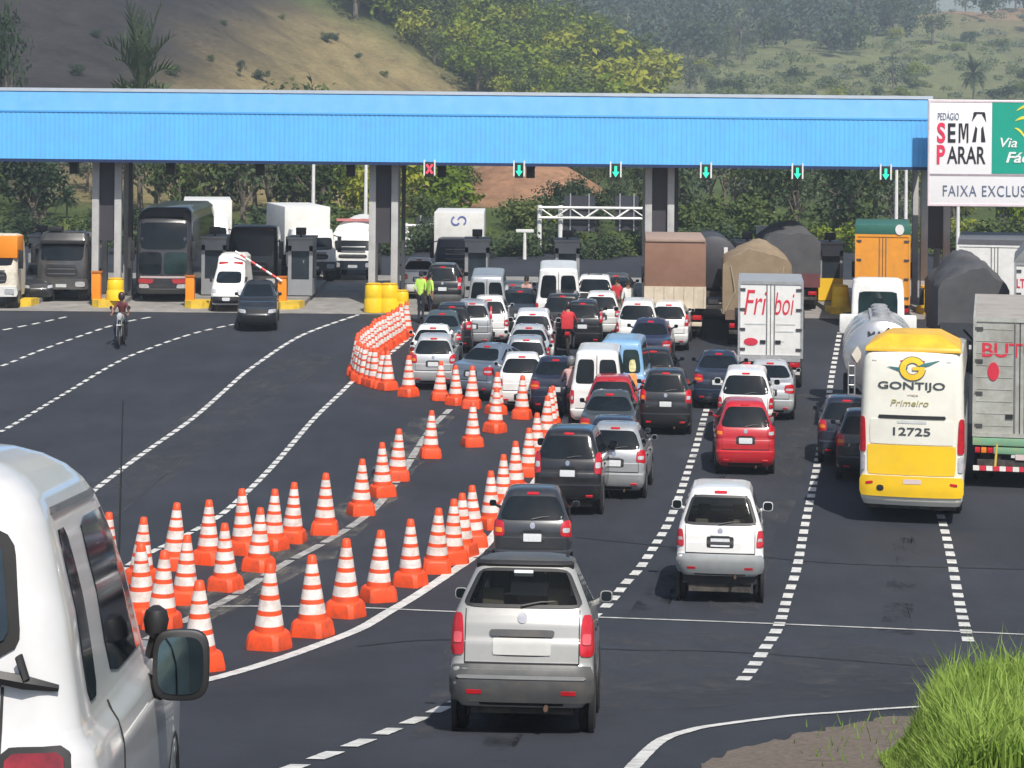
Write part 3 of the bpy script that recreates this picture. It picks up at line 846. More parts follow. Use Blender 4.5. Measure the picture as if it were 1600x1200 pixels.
def palm_meshes(seed, leafkind):
    r = random.Random(seed); v = []; f = []
    for i in range(38):
        az = i * 2.399 + r.uniform(-.2, .2); el = r.uniform(-.45, 1.35)
        L = r.uniform(.42, .58)
        p = Vector((0, 0, .62)); d = Vector((math.cos(az) * math.cos(el), math.sin(az) * math.cos(el), math.sin(el)))
        side = Vector((-math.sin(az), math.cos(az), 0))
        n = 12
        for k in range(n):
            d = (d + Vector((0, 0, -.085))).normalized()
            q = p + d * L / n
            wdt = .135 * math.sin(math.pi * min(1, (k + 1.2) / n)) + .015
            up = side.cross(d).normalized()
            for sgn in (-1, 1):
                o = len(v)
                tip = q + side * sgn * wdt + d * .05 - up * wdt * .5 * r.uniform(.3, 1.2)
                v += [p, q, tip]; f.append((o, o + 1, o + 2))
            p = q
    me = bpy.data.meshes.new('crown'); me.from_pydata([tuple(q) for q in v], [], f); me.materials.append(LEAF[leafkind])
    tr = MB().tube([(0, 0, -.05), (.015, 0, .3), (0, 0, .63)], [.035, .028, .03], 8).mesh('trunk', BARK, vs=False)
    return me, tr
for s in range(2): TREES.setdefault('palm', []).append(palm_meshes(5 + s, 'dark' if s else 'mid'))
_rt = random.Random(99)
def plant(kind, X, Y, h, wd=1.0, label='', group=None, cat=None, name=None, dz=0.0):
    cm, tm = _rt.choice(TREES[kind])
    nm = name or ('bush' if 'bush' in kind else 'palm_tree' if kind == 'palm' else 'tree')
    z = terrain(X, Y) if Y >= 141 else zg(Y)
    t = thing(nm, label, cat or ('bush' if nm == 'bush' else 'palm tree' if nm == 'palm_tree' else 'tree'), (X, Y, z + dz), _rt.uniform(0, 6.28), 0, group)
    t.scale = (h * wd, h * wd, h)
    c = link('crown', cm, t); k = link('trunk', tm, t)
    return t
def plant_px(kind, px, pytop, Y, h=None, wd=1.0, **kw):
    p = atY(px, pytop, Y)
    z = terrain(p.x, Y)
    hh = max(1.0, p.z - z)
    if h and hh > h * 1.6: hh = h * 1.6
    return plant(kind, p.x, Y, hh, wd, **kw)
# single trees one can point to
plant_px('palm', 222, 22, 176, wd=.42, label='palm tree with arching fronds standing before the dry hill above the canopy')
plant_px('broad_dark', 10, -6, 190, wd=.34, label='dark tall tree at the top left corner above the canopy')
plant_px('broad_dark', -22, -30, 196, wd=.4, label='dark tree cut by the left edge above the canopy')
plant_px('bush_mid', 470, 92, 236, wd=.62, label='small round green bush on the dry hill above the canopy', name='bush')
plant_px('broad_mid', 452, 112, 203, wd=.22, label='low leafy sapling beside the round bush above the canopy')
def band(items, group):
    for it in items: pass
def scatter(n, kinds, pxr, Yr, hr, wr, label, group, seed, skip=None, dz=-.4, topmax=None):
    r = random.Random(seed); c = 0; tries = 0
    while c < n and tries < n * 20:
        tries += 1
        Y = r.uniform(*Yr); px = r.uniform(*pxr); X = xt(px, Y)
        if skip and skip(px, Y, X): continue
        h = r.uniform(*hr)
        if topmax is not None:
            zmax = HC - (topmax - PY0) / F * Y
            zz = terrain(X, Y)
            if zz + h > zmax: h = zmax - zz
            if h < hr[0] * .5: continue
        plant(r.choice(kinds), X, Y, h, r.uniform(*wr), label=label, group=group, dz=dz)
        c += 1
# vegetation behind the toll lanes, seen under the canopy
GR = 'trees and bushes behind the toll lanes'
no_earth = lambda px, Y, X: 735 < px < 905 and Y < 215
scatter(16, ['broad_dark', 'broad_grey', 'broad_mid'], (-40, 560), (168, 205), (7, 11), (.7, 1.0), 'leafy tree behind the toll lanes on the left, seen under the canopy', GR, 1, topmax=190)
scatter(9, ['bush_mid', 'bush_dark', 'bush_bright'], (-30, 560), (150, 166), (2.6, 4.2), (.9, 1.3), 'low bush behind the toll lanes on the left, seen under the canopy', GR, 2)
scatter(10, ['broad_bright', 'broad_mid', 'bush_bright'], (440, 740), (158, 200), (4.5, 7.5), (.8, 1.1), 'bright green tree behind the second pillar, seen under the canopy', GR, 3, no_earth, topmax=200)
scatter(9, ['broad_dark', 'broad_dark', 'broad_mid'], (850, 1010), (152, 185), (4.2, 6.2), (.8, 1.1), 'dark tree behind the truss gantry, seen under the canopy', GR, 4, lambda px, Y, X: px < 870 and Y > 165, topmax=265)
scatter(8, ['bush_mid', 'bush_bright', 'bush_mid'], (640, 880), (150, 168), (2.2, 3.4), (.9, 1.3), 'low green bush below the bare earth bank', GR, 5)
scatter(14, ['broad_dark', 'broad_grey', 'slender_dark', 'broad_mid'], (1040, 1330), (170, 235), (7, 11), (.6, .9), 'dark tree right of the third pillar, seen under the canopy', GR, 6, topmax=195)
scatter(8, ['bush_mid', 'bush_dark', 'bush_mid'], (1040, 1330), (150, 170), (2.8, 4.4), (.9, 1.2), 'low bush right of the third pillar, seen under the canopy', GR, 7)
scatter(9, ['broad_mid', 'broad_bright', 'broad_grey'], (1330, 1660), (152, 200), (5, 8.5), (.7, 1.0), 'green tree behind the orange truck and overhead sign', GR, 8, topmax=200)
scatter(6, ['bush_bright', 'bush_mid'], (1270, 1640), (148, 165), (2.4, 4.0), (.9, 1.2), 'low bright bush behind the trucks on the right', GR, 9)
for px, pt, Y in ((45, 262, 172), (105, 290, 165)):
    plant_px('palm', px, pt, Y, wd=.9, label='palm tree at the far left under the canopy' if px == 45 else 'shorter palm tree beside the far left one under the canopy')
for px, pt, Y in ((1172, 280, 190), (1284, 290, 180), (250, 262, 180)):
    plant_px('slender', px, pt, Y, wd=.9, label={1172: 'pale trunked slender tree above the tan covered truck', 1284: 'pale trunked slender tree left of the orange truck', 250: 'thin forked tree above the double deck coach'}[px])
scatter(34, ['bush_dark', 'bush_mid', 'broad_dark'], (-40, 1640), (141, 152), (2.2, 3.6), (.9, 1.3), 'low dark bush on the verge just beyond the toll lanes', GR, 41)
scatter(20, ['broad_dark', 'broad_grey', 'broad_mid'], (-60, 460), (156, 196), (6, 10), (.8, 1.1), 'dark leafy tree crowded behind the left toll lanes', GR, 42, topmax=200)
scatter(16, ['broad_dark', 'broad_dark', 'broad_grey'], (1030, 1340), (158, 200), (6, 9.5), (.8, 1.1), 'dark leafy tree crowded right of the third pillar', GR, 43, topmax=205)
scatter(10, ['broad_dark', 'broad_mid'], (860, 1040), (190, 215), (6, 9), (.7, 1.0), 'dark tree on the slope behind the truss gantry', GR, 44, topmax=225)
scatter(10, ['broad_mid', 'broad_bright'], (1330, 1660), (156, 200), (6, 9), (.8, 1.1), 'green tree crowded behind the overhead sign', GR, 45, topmax=205)
# wooded ridge behind the dry hill (bright green)
r = random.Random(12)
GR = 'bright green trees on the ridge behind the dry hill'
edge = [(490, -10), (560, 40), (640, 85), (720, 138)]
c = 0
while c < 100:
    px = r.uniform(470, 985); Y = r.uniform(392, 470)
    X = xt(px, Y); h = r.uniform(9, 14.5)
    yb = proj(Vector((X, Y, terrain(X, Y) + h * .5)))[1]
    if yb > 185 or yb < -60: continue
    plant(r.choice(['broad_bright', 'broad_mid', 'broad_mid', 'bush_bright', 'broad_dark']), X, Y, h, r.uniform(.9, 1.25),
          label='bright green tree crowded on the ridge right of the dry hill' if px < 760 else 'bright green tree on the lower end of the ridge above the canopy', group=GR, dz=-.5)
    c += 1
c = 0; r = random.Random(77)
while c < 46:
    px = r.uniform(520, 960); Y = r.uniform(348, 396); X = xt(px, Y); h = r.uniform(8, 13)
    z_ = terrain(X, Y); yt = proj(Vector((X, Y, z_ + h)))[1]; yb = proj(Vector((X, Y, z_)))[1]
    line = (px - 490) * .61
    if px < 780 and yb > line + 2: continue
    if yt > 150: continue
    plant(r.choice(['broad_bright', 'broad_bright', 'broad_mid', 'bush_bright', 'broad_mid']), X, Y, h, r.uniform(.9, 1.25), label='bright leafy tree along the right flank of the dry hill', group='leafy trees along the flank of the dry hill', dz=-.5)
    c += 1
# hazy far wood: a mass of crowns along the upper slope
r = random.Random(5); v = []; f = []; mi = []; c = 0
while c < 420:
    Y = r.uniform(560, 930); px = r.uniform(760, 1640); X = xt(px, Y)
    yb = proj(Vector((X, Y, terrain(X, Y))))[1]
    lim = 150 if px < 960 else 120 if px < 1120 else 78 if px < 1430 else 22
    lim += 16 * math.sin(px * .021) + 10 * math.sin(px * .057 + 1)
    if yb > lim or yb < -30: continue
    if px > 1500 and r.random() < .6: continue
    c += 1
    h = r.uniform(8, 17); rad = h * r.uniform(.26, .40); z0 = terrain(X, Y)
    mat_ = r.choice((0, 0, 1, 2, 2))
    for _ in range(170):
        d = rdir(r); k = r.random() ** .4
        lump = 1 + .28 * math.sin(d.x * 5 + c) * math.sin(d.z * 4 + c * 2)
        p = Vector((X, Y, z0 + h * .58)) + Vector((d.x * rad, d.y * rad, d.z * h * .42)) * k * lump
        nrm = (d + rdir(r) * .9 + Vector((0, 0, .3))).normalized(); a = nrm.orthogonal().normalized(); b = nrm.cross(a); s = r.uniform(.4, .95)
        o = len(v); v += [p - a * s, p + b * s * .6, p + a * s, p - b * s * .6]; f.append((o, o + 1, o + 2, o + 3)); mi.append(mat_)
me = bpy.data.meshes.new('far_wood'); me.from_pydata([tuple(q) for q in v], [], f)
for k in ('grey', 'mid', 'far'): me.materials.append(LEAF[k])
me.polygons.foreach_set('material_index', mi)
tag(link('far_wood', me), 'hazy dark wood covering the upper slope of the far hill', 'wood', kind='stuff')
# single trees on the far hillside
GR = 'trees on the hazy far hillside'
r = random.Random(21); c = 0
def dens(px, Y):
    return .5 + .5 * wob(px * .05, Y * .12, 1.7)
while c < 120:
    Y = r.uniform(520, 905); px = r.uniform(770, 1640); X = xt(px, Y)
    yb = proj(Vector((X, Y, terrain(X, Y))))[1]
    if yb > 165 or yb < -20: continue
    upper = yb < 62
    if not upper and px > 1180 and r.random() < .80: continue
    if not upper and px > 930 and r.random() < .35: continue
    if px > 1420 and yb > 20 and r.random() < .6: continue
    if dens(px, Y) < r.uniform(0, .7): continue
    h = r.uniform(9, 17) if upper else r.uniform(7, 14)
    lab = ('tree on the far hazy skyline ridge' if upper else 'tree part way up the far hazy hillside') + (' left of the middle pillar' if px < 1035 else ' right of the middle pillar')
    kind = r.choice(['broad_grey', 'broad_dark', 'broad_dark', 'slender', 'slender_dark', 'broad_grey', 'broad_mid'])
    plant(kind, X, Y, h, r.uniform(.7, 1.1), label={'s': 'slender ', 'b': 'rounded '}[kind[0]] + lab, group=GR, dz=-.6)
    c += 1
c = 0
while c < 34:
    Y = r.uniform(500, 760); px = r.uniform(880, 1640); X = xt(px, Y)
    yb = proj(Vector((X, Y, terrain(X, Y))))[1]
    if yb > 160 or yb < 40: continue
    plant(r.choice(['bush_mid', 'bush_bright', 'bush_dark']), X, Y, r.uniform(3, 6), r.uniform(.9, 1.4), label='low shrub scattered on the far olive field above the canopy', group='shrubs on the far olive field', dz=-.3)
    c += 1
v = []; f = []; mi = []; c = 0
while c < 620:
    Y = r.uniform(480, 860); px = r.uniform(900, 1640); X = xt(px, Y)
    yb = proj(Vector((X, Y, terrain(X, Y))))[1]
    if yb > 160 or yb < 15 or wob(px * .09, Y * .3, 1.3) < r.uniform(-.6, .5): continue
    c += 1; z0 = terrain(X, Y); rad = r.uniform(.8, 2.6); m_ = r.choice((0, 1, 1, 2))
    for _ in range(34):
        d = rdir(r); k = r.random() ** .4
        p = Vector((X, Y, z0 + rad * .3)) + Vector((d.x * rad * 1.3, d.y * rad * 1.3, abs(d.z) * rad * .8)) * k
        a = rdir(r); b = a.orthogonal().normalized(); s = r.uniform(.25, .6)
        o = len(v); v += [p - a * s, p + b * s * .6, p + a * s, p - b * s * .6]; f.append((o, o + 1, o + 2, o + 3)); mi.append(m_)
me = bpy.data.meshes.new('hill_scrub'); me.from_pydata([tuple(q) for q in v], [], f)
for k in ('dark', 'mid', 'grey'): me.materials.append(LEAF[k])
me.polygons.foreach_set('material_index', mi)
tag(link('hill_scrub', me), 'low scrub dotted over the olive field of the far hill', 'scrub', kind='stuff')
plant_px('palm', 1521, 88, 520, wd=.62, label='dark palm tree standing alone on the far field above the sign')

def at_terrain(px, py, y0=150, y1=900):
    d = ray(px, py); Y = y0
    while Y < y1 and HC + d.z * Y > terrain(d.x * Y, Y): Y += .5
    return d.x * Y, Y
for px, py, h, k in ((512, 66, 2.2, 'bush_dark'), (522, 62, 1.6, 'bush_dark'), (375, 122, 2.6, 'broad_dark'), (408, 126, 2.0, 'bush_dark'), (330, 96, 1.2, 'bush_mid'), (560, 92, 1.3, 'bush_dark'), (600, 120, 1.5, 'bush_mid'), (350, 40, 1.2, 'bush_dark'), (440, 30, 1.1, 'bush_mid'), (270, 120, 1.8, 'bush_dark'), (120, 118, 1.8, 'bush_dark'), (150, 60, 1.4, 'bush_dark')):
    X, Y = at_terrain(px, py)
    if Y < 420: plant(k, X, Y, h, .9, label='small dark shrub dotted on the open dry hillside', group='small shrubs on the dry hill', name='shrub', cat='shrub', dz=-.1)
# ------------------------------------------------------------------ grass bank, lower right
def bankz(X, Y):
    t = ss((X - (.169 * Y + .06 * math.sin(Y * 1.3))) / .70) * ss((23.4 - Y) / 1.6)
    return zg(Y) + .02 + t * (.73 + .10 * wob(X * 5, Y * 5)) + .18 * max(0, X - 4.4) * ss((23.4 - Y) / 1.6) - (0 if t > .001 else .08)
xs = [.8 + i * .12 for i in range(56)] + [7.52 + i * .6 for i in range(14)]
ys = [6 + i * .3 for i in range(60)]
tag(grid_mesh('grass_bank', xs, ys, bankz, plain('grassy soil', (.055, .08, .022), .95, 0, .4, 4, .1)), 'low earth bank carrying the tall grass at the lower right', 'bank', kind='structure')
GRASSM = leafmat('grass blades', [(.15, (.085, .155, .022)), (.5, (.19, .31, .050)), (.8, (.31, .42, .095)), (.97, (.46, .47, .18))], .3)
r = random.Random(33); v = []; f = []
for i in range(95000):
    Y = r.uniform(13.5, 23.3); X = .169 * Y - .05 + abs(r.random() ** 1.35) * 4.2
    if r.random() < .25: X = .169 * Y - .08 + r.random() * .7
    z = bankz(X, Y)
    e = ss((X - .169 * Y + .1) / .8) * .7 + .3
    L = (r.uniform(.11, .27) if r.random() > .025 else r.uniform(.28, .46)) * e * VS * (1 + .45 * wob(X * 14, Y * 9)); a = r.uniform(0, 6.28); lean = r.uniform(.08, .55) * L
    wv = r.uniform(.004, .0095)
    dx, dy = math.cos(a), math.sin(a)
    p0 = Vector((X, Y, z - .03)); p1 = p0 + Vector((dx * lean * .35, dy * lean * .35, L * .6)); p2 = p0 + Vector((dx * lean, dy * lean, L * r.uniform(.8, 1)))
    b_ = r.uniform(0, 6.28); s = Vector((math.cos(b_) * wv, math.sin(b_) * wv, 0))
    o = len(v); v += [p0 - s, p0 + s, p1 + s * .8, p1 - s * .8, p2]
    f += [(o, o + 1, o + 2, o + 3), (o + 3, o + 2, o + 4)]
me = bpy.data.meshes.new('grass'); me.from_pydata([tuple(q) for q in v], [], f); me.materials.append(GRASSM)
tag(link('grass', me), 'tall bright green grass covering the verge at the lower right', 'grass', kind='stuff')
# sparse tufts on the soil
v = []; f = []
for i in range(70):
    p = at(1400 - 190 * r.random() ** 2.2, r.uniform(1124, 1200)); 
    L = r.uniform(.04, .14) * VS; a = r.uniform(0, 6.28); wv = .008
    p0 = Vector((p.x, p.y, zg(p.y))); p2 = p0 + Vector((math.cos(a) * L * .5, math.sin(a) * L * .5, L)); s = Vector((wv, 0, 0))
    o = len(v); v += [p0 - s, p0 + s, p2]; f.append((o, o + 1, o + 2))
me = bpy.data.meshes.new('verge_weeds'); me.from_pydata([tuple(q) for q in v], [], f); me.materials.append(GRASSM)
tag(link('verge_weeds', me), 'sparse short weeds on the brown soil beside the edge line', 'weeds', kind='stuff')
# ================================================================== VEHICLE BODIES
def clear_glass():
    mt, nt, b = _new('see-through car glass')
    b.inputs['Base Color'].default_value = (.01, .012, .013, 1); b.inputs['Roughness'].default_value = .05
    tr = nt.nodes.new('ShaderNodeBsdfTransparent'); tr.inputs[0].default_value = (.62, .66, .64, 1)
    mx = nt.nodes.new('ShaderNodeMixShader'); mx.inputs[0].default_value = .30
    out = next(x for x in nt.nodes if x.type == 'OUTPUT_MATERIAL')
    nt.links.new(tr.outputs[0], mx.inputs[1]); nt.links.new(b.outputs[0], mx.inputs[2]); nt.links.new(mx.outputs[0], out.inputs[0])
    return mt
CLEARGL = clear_glass()
class Shape:
    """body as horizontal slices (z, y_rear, y_front, half width, rear corner radius, front corner radius)"""
    def __init__(s, sl, c=.05, cf=.10):
        s.sl = sl; s.c = c; s.cf = cf; s.nx = 6; s.ny = 8
    def par(s, z):
        sl = s.sl
        if z <= sl[0][0]: return sl[0][1:]
        for a, b in zip(sl, sl[1:]):
            if z <= b[0]:
                t = (z - a[0]) / (b[0] - a[0])
                return tuple(p + (q - p) * t for p, q in zip(a[1:], b[1:]))
        return sl[-1][1:]
    def rear(s, x, z):
        yr, yf, w, rr, rf = s.par(z); ax = min(abs(x), w * .9995)
        y = yr + s.c * (min(ax, w - rr) / w) ** 2
        if ax > w - rr: y += rr * (1 - math.sqrt(max(0, 1 - ((ax - w + rr) / rr) ** 2)))
        return y
    def front(s, x, z):
        yr, yf, w, rr, rf = s.par(z); ax = min(abs(x), w * .9995)
        y = yf - s.cf * (min(ax, w - rf) / w) ** 2
        if ax > w - rf: y -= rf * (1 - math.sqrt(max(0, 1 - ((ax - w + rf) / rf) ** 2)))
        return y
    def side(s, y, z):
        yr, yf, w, rr, rf = s.par(z)
        a = yr + s.c; b = yf - s.cf
        if y < a + rr: return w - rr + rr * math.sqrt(max(0, 1 - ((a + rr - y) / rr) ** 2))
        if y > b - rf: return w - rf + rf * math.sqrt(max(0, 1 - ((y - b + rf) / rf) ** 2))
        return w
    def ring(s, z):
        yr, yf, w, rr, rf = s.par(z); p = []
        N = 7
        n_ = s.nx
        for i in range(n_ + 1): x = (w - rr) * (-1 + 2 * i / n_); p.append((x, s.rear(x, z), z))
        for i in range(1, N + 1):
            a = math.pi / 2 * i / N; x = w - rr + rr * math.sin(a)
            p.append((x, yr + s.c * ((w - rr) / w) ** 2 + rr * (1 - math.cos(a)), z))
        y0 = p[-1][1]; y1 = yf - s.cf * ((w - rf) / w) ** 2 - rf
        for i in range(1, s.ny + 1): p.append((w, y0 + (y1 - y0) * i / s.ny, z))
        for i in range(1, N + 1):
            a = math.pi / 2 * i / N; p.append((w - rf + rf * math.cos(a), y1 + rf * math.sin(a), z))
        for i in range(1, n_ + 1): x = (w - rf) * (1 - 2 * i / n_); p.append((x, s.front(x, z), z))
        for i in range(1, N + 1):
            a = math.pi / 2 * i / N; p.append((-(w - rf) - rf * math.sin(a), y1 + rf * math.cos(a), z))
        for i in range(1, s.ny + 1): p.append((-w, y1 + (y0 - y1) * i / s.ny, z))
        for i in range(1, N):
            a = math.pi / 2 * i / N; p.append((-w + rr - rr * math.cos(a), y0 - rr * math.sin(a), z))
        return p
    def body(s, mb, m=0, sub=2, holes=None):
        zs = []
        for a, b in zip(s.sl, s.sl[1:]):
            for k in range(sub): zs.append(a[0] + (b[0] - a[0]) * k / sub)
        zs.append(s.sl[-1][0])
        k0 = len(mb.f)
        mb.loft([s.ring(z) for z in zs], m)
        if holes:
            keep = [i for i, f in enumerate(mb.f) if i < k0 or not holes([sum(mb.v[j][d] for j in f) / len(f) for d in range(3)])]
            mb.f = [mb.f[i] for i in keep]; mb.m = [mb.m[i] for i in keep]
        return mb
    def patch(s, mb, face, quad, off=.008, rnd=.25, nx=8, nz=5, m=0, side=1, thick=.03):
        """raised panel following the surface. quad: (a,z) bottom-left, bottom-right, top-right, top-left; a is x (rear, front) or y (side)"""
        vs = []
        for j in range(nz + 1):
            for i in range(nx + 1):
                u, v = -1 + 2 * i / nx, -1 + 2 * j / nz
                if rnd > .5: uu = u * math.sqrt(1 - rnd * v * v / 2); vv = v * math.sqrt(1 - rnd * u * u / 2)
                else: uu = u * (1 - rnd * .32 * abs(v) ** 9); vv = v * (1 - rnd * .45 * abs(u) ** 9)
                U, V = (uu + 1) / 2, (vv + 1) / 2
                a = (quad[0][0] * (1 - U) + quad[1][0] * U) * (1 - V) + (quad[3][0] * (1 - U) + quad[2][0] * U) * V
                z = (quad[0][1] * (1 - U) + quad[1][1] * U) * (1 - V) + (quad[3][1] * (1 - U) + quad[2][1] * U) * V
                vs.append((a, z))
        def pos(a, z, o):
            if face == 'rear':
                dz = (s.rear(a, z + .01) - s.rear(a, z - .01)) / .02
                l = math.hypot(1, dz)
                p = (a, s.rear(a, z) - o / l, z + o * dz / l)
                _, _, w, rr, _ = s.par(z)
                if abs(a) > w - rr: p = (p[0] + math.copysign(o * min(1, (abs(a) - w + rr) / rr), a), p[1], p[2])
                return p
            if face == 'front':
                dz = (s.front(a, z + .01) - s.front(a, z - .01)) / .02
                l = math.hypot(1, dz)
                p = (a, s.front(a, z) + o / l, z - o * dz / l)
                _, _, w, _, rf = s.par(z)
                if abs(a) > w - rf: p = (p[0] + math.copysign(o * min(1, (abs(a) - w + rf) / rf), a), p[1], p[2])
                return p
            return (side * (s.side(a, z) + o), a, z + o * .2)
        P = [pos(a, z, off) for a, z in vs] + [pos(a, z, -thick) for a, z in vs]
        n = nx + 1; N = len(vs); fs = []
        flip = (face == 'front') != (face == 'side' and side < 0)
        for j in range(nz):
            for i in range(nx):
                q = (j * n + i, j * n + i + 1, (j + 1) * n + i + 1, (j + 1) * n + i)
                fs.append(q[::-1] if flip else q)
        rim = [i for i in range(nx)] + [j * n + nx for j in range(nz)] + [nz * n + i for i in range(nx, 0, -1)] + [j * n for j in range(nz, 0, -1)]
        for k in range(len(rim)):
            a, b = rim[k], rim[(k + 1) % len(rim)]
            q = (b, a, a + N, b + N)
            fs.append(q[::-1] if flip else q)
        mb.add(P, fs, m)
        return mb
def ptch(S, face, quad, mat, name, parent, **kw):
    mb = MB(); S.patch(mb, face, quad, **kw)
    return mb.build(name, mat, parent)
def sym(x0, x1, z0, z1, x0t=None, x1t=None):
    return [(x0, z0), (x1, z0), (x1 if x1t is None else x1t, z1), (x0 if x0t is None else x0t, z1)]

_wm = {}
def wheel(parent, x, y, r, wd, rim=True, rimmat=None, vs=True):
    """x is the outer face of the wheel"""
    k = (round(r, 3), round(wd, 3))
    if k not in _wm:
        h = wd / 2
        t = MB().lathe([(r * .60, -h + .02), (r * .88, -h), (r * .97, -h * .8), (r, -h * .5), (r * .985, -h * .1), (r, 0), (r * .985, h * .1), (r, h * .5), (r * .97, h * .8), (r * .88, h), (r * .60, h - .02)], 'x', n=22)
        mb = MB().lathe([(r * .1, h - .06), (r * .45, h - .045), (r * .52, h - .05), (r * .60, h - .012), (r * .63, h - .006)], 'x', n=22)
        mb2 = MB().lathe([(r * .63, -h + .006), (r * .60, -h + .012), (r * .52, -h + .05), (r * .1, -h + .06)], 'x', n=22)
        mb.add(mb2.v, mb2.f)
        _wm[k] = (t.mesh('wheel', TYRE), mb)
    o = link('wheel', _wm[k][0], parent, (x - math.copysign(wd / 2, x), y, r * VS))
    if rim:
        km = (k, (rimmat or RIM).name)
        if km not in _wm: _wm[km] = _wm[k][1].mesh('rim', rimmat or RIM)
        link('rim', _wm[km], o)
    return o

def gen(L, W, H, gc=.20, bz=.52, belt=.95, lean=.42, deck=0.0, hood=1.05, wl=.95, tum=.79, rr=.17, tail=.05, sq=1.0):
    w = W / 2; cy = L - hood
    sl = [(gc, .16, L - .2, w * .85, .12, .3), (gc + .07, .06, L - .08, w * .95, .16, .42), (gc + .20, .005, L - .01, w * .995, rr, .5),
          (bz, .0, L, w, rr, .5), (bz + .03, tail, L - .03, w, rr, .46), ((bz + belt) / 2, tail + .01, L - .10, w * .998, rr, .42),
          (belt - .20, tail + .03, L - .20 if hood > .5 else L - .1, w * .99, rr, .40), (belt - .08, tail + .045, L - .45 if hood > .5 else L - .15, w * .98, rr, .36)]
    d0 = tail + .08
    if deck:
        sl += [(belt, tail + .08, cy + .1, w * .965, .2, .25), (belt + .02, deck * .5, cy, w * .955, .2, .2), (belt + .04, deck, cy - .05, w * .94, .2, .16)]
        d0 = deck
    else:
        sl += [(belt, d0, cy + .1, w * .965, rr, .22), (belt + .03, d0 + .02, cy - .02, w * .95, rr, .16)]
    zt_ = H - .09
    for k in range(1, 4):
        t = k / 3; e = t ** 1.15
        sl.append((belt + .04 + (zt_ - belt - .04) * t, d0 + .03 + lean * e, cy - .08 - wl * t, w * (.945 + (tum - .945) * t * sq), max(rr, .14), .14))
    y0, y1 = d0 + .03 + lean, cy - .08 - wl
    sl += [(H - .045, y0 + .05 + lean * .06, y1 - .06, w * tum * .945, .16, .16), (H - .015, y0 + .20, y1 - .20, w * tum * .80, .2, .2), (H, y0 + .45, y1 - .45, w * tum * .5, .2, .2)]
    return Shape(sl)
KINDS = {
    #            L     W     H
    'hatch':   dict(L=3.85, W=1.64, H=1.47, belt=.95, lean=.36, tum=.69, lights='corner', lz=(.74, 1.0), lx=.20),
    'boxy':    dict(L=3.70, W=1.56, H=1.45, belt=.93, lean=.24, tum=.73, lights='corner', lz=(.58, .86), lx=.14, rr=.10),
    'tallhatch': dict(L=3.80, W=1.64, H=1.55, belt=1.00, lean=.27, tum=.70, lights='corner', lz=(.78, 1.10), lx=.17),
    'sedan':   dict(L=4.25, W=1.68, H=1.43, belt=.97, lean=.62, deck=.62, tum=.67, lights='corner', lz=(.70, .93), lx=.30),
    'suv':     dict(L=4.20, W=1.72, H=1.62, gc=.27, bz=.60, belt=1.04, lean=.30, tum=.71, lights='tall', lz=(.82, 1.20), lx=.17, bumper='grey'),
    'wagon':   dict(L=4.20, W=1.62, H=1.50, gc=.23, bz=.55, belt=1.0, lean=.30, tum=.69, lights='tall', lz=(.66, 1.0), lx=.15, bumper='grey', rails=1),
    'offroad': dict(L=4.55, W=1.73, H=1.72, gc=.42, bz=.72, belt=1.12, lean=.30, tum=.71, lights='tall', lz=(.86, 1.10), lx=.14, bumper='lightgrey', mir=1),
    'monovol': dict(L=4.20, W=1.68, H=1.56, belt=.98, lean=.40, tum=.67, lights='corner', lz=(.80, 1.06), lx=.20),
    'van':     dict(L=5.2, W=1.95, H=2.25, gc=.30, bz=.55, belt=1.25, lean=.08, tum=.82, hood=.75, wl=.95, lights='tall', lz=(.75, 1.15), lx=.12, van=1, rr=.10),
    'minivan': dict(L=4.5, W=1.72, H=1.95, gc=.25, bz=.50, belt=1.08, lean=.10, tum=.79, hood=.45, wl=.8, lights='tall', lz=(.66, .98), lx=.12, van=1, rr=.12),
    'pickup':  dict(L=4.9, W=1.76, H=1.68, gc=.38, bz=.62, belt=1.08, lean=.16, deck=1.65, tum=.73, lights='tall', lz=(.74, 1.02), lx=.13, bed=1, bumper='chrome'),
}
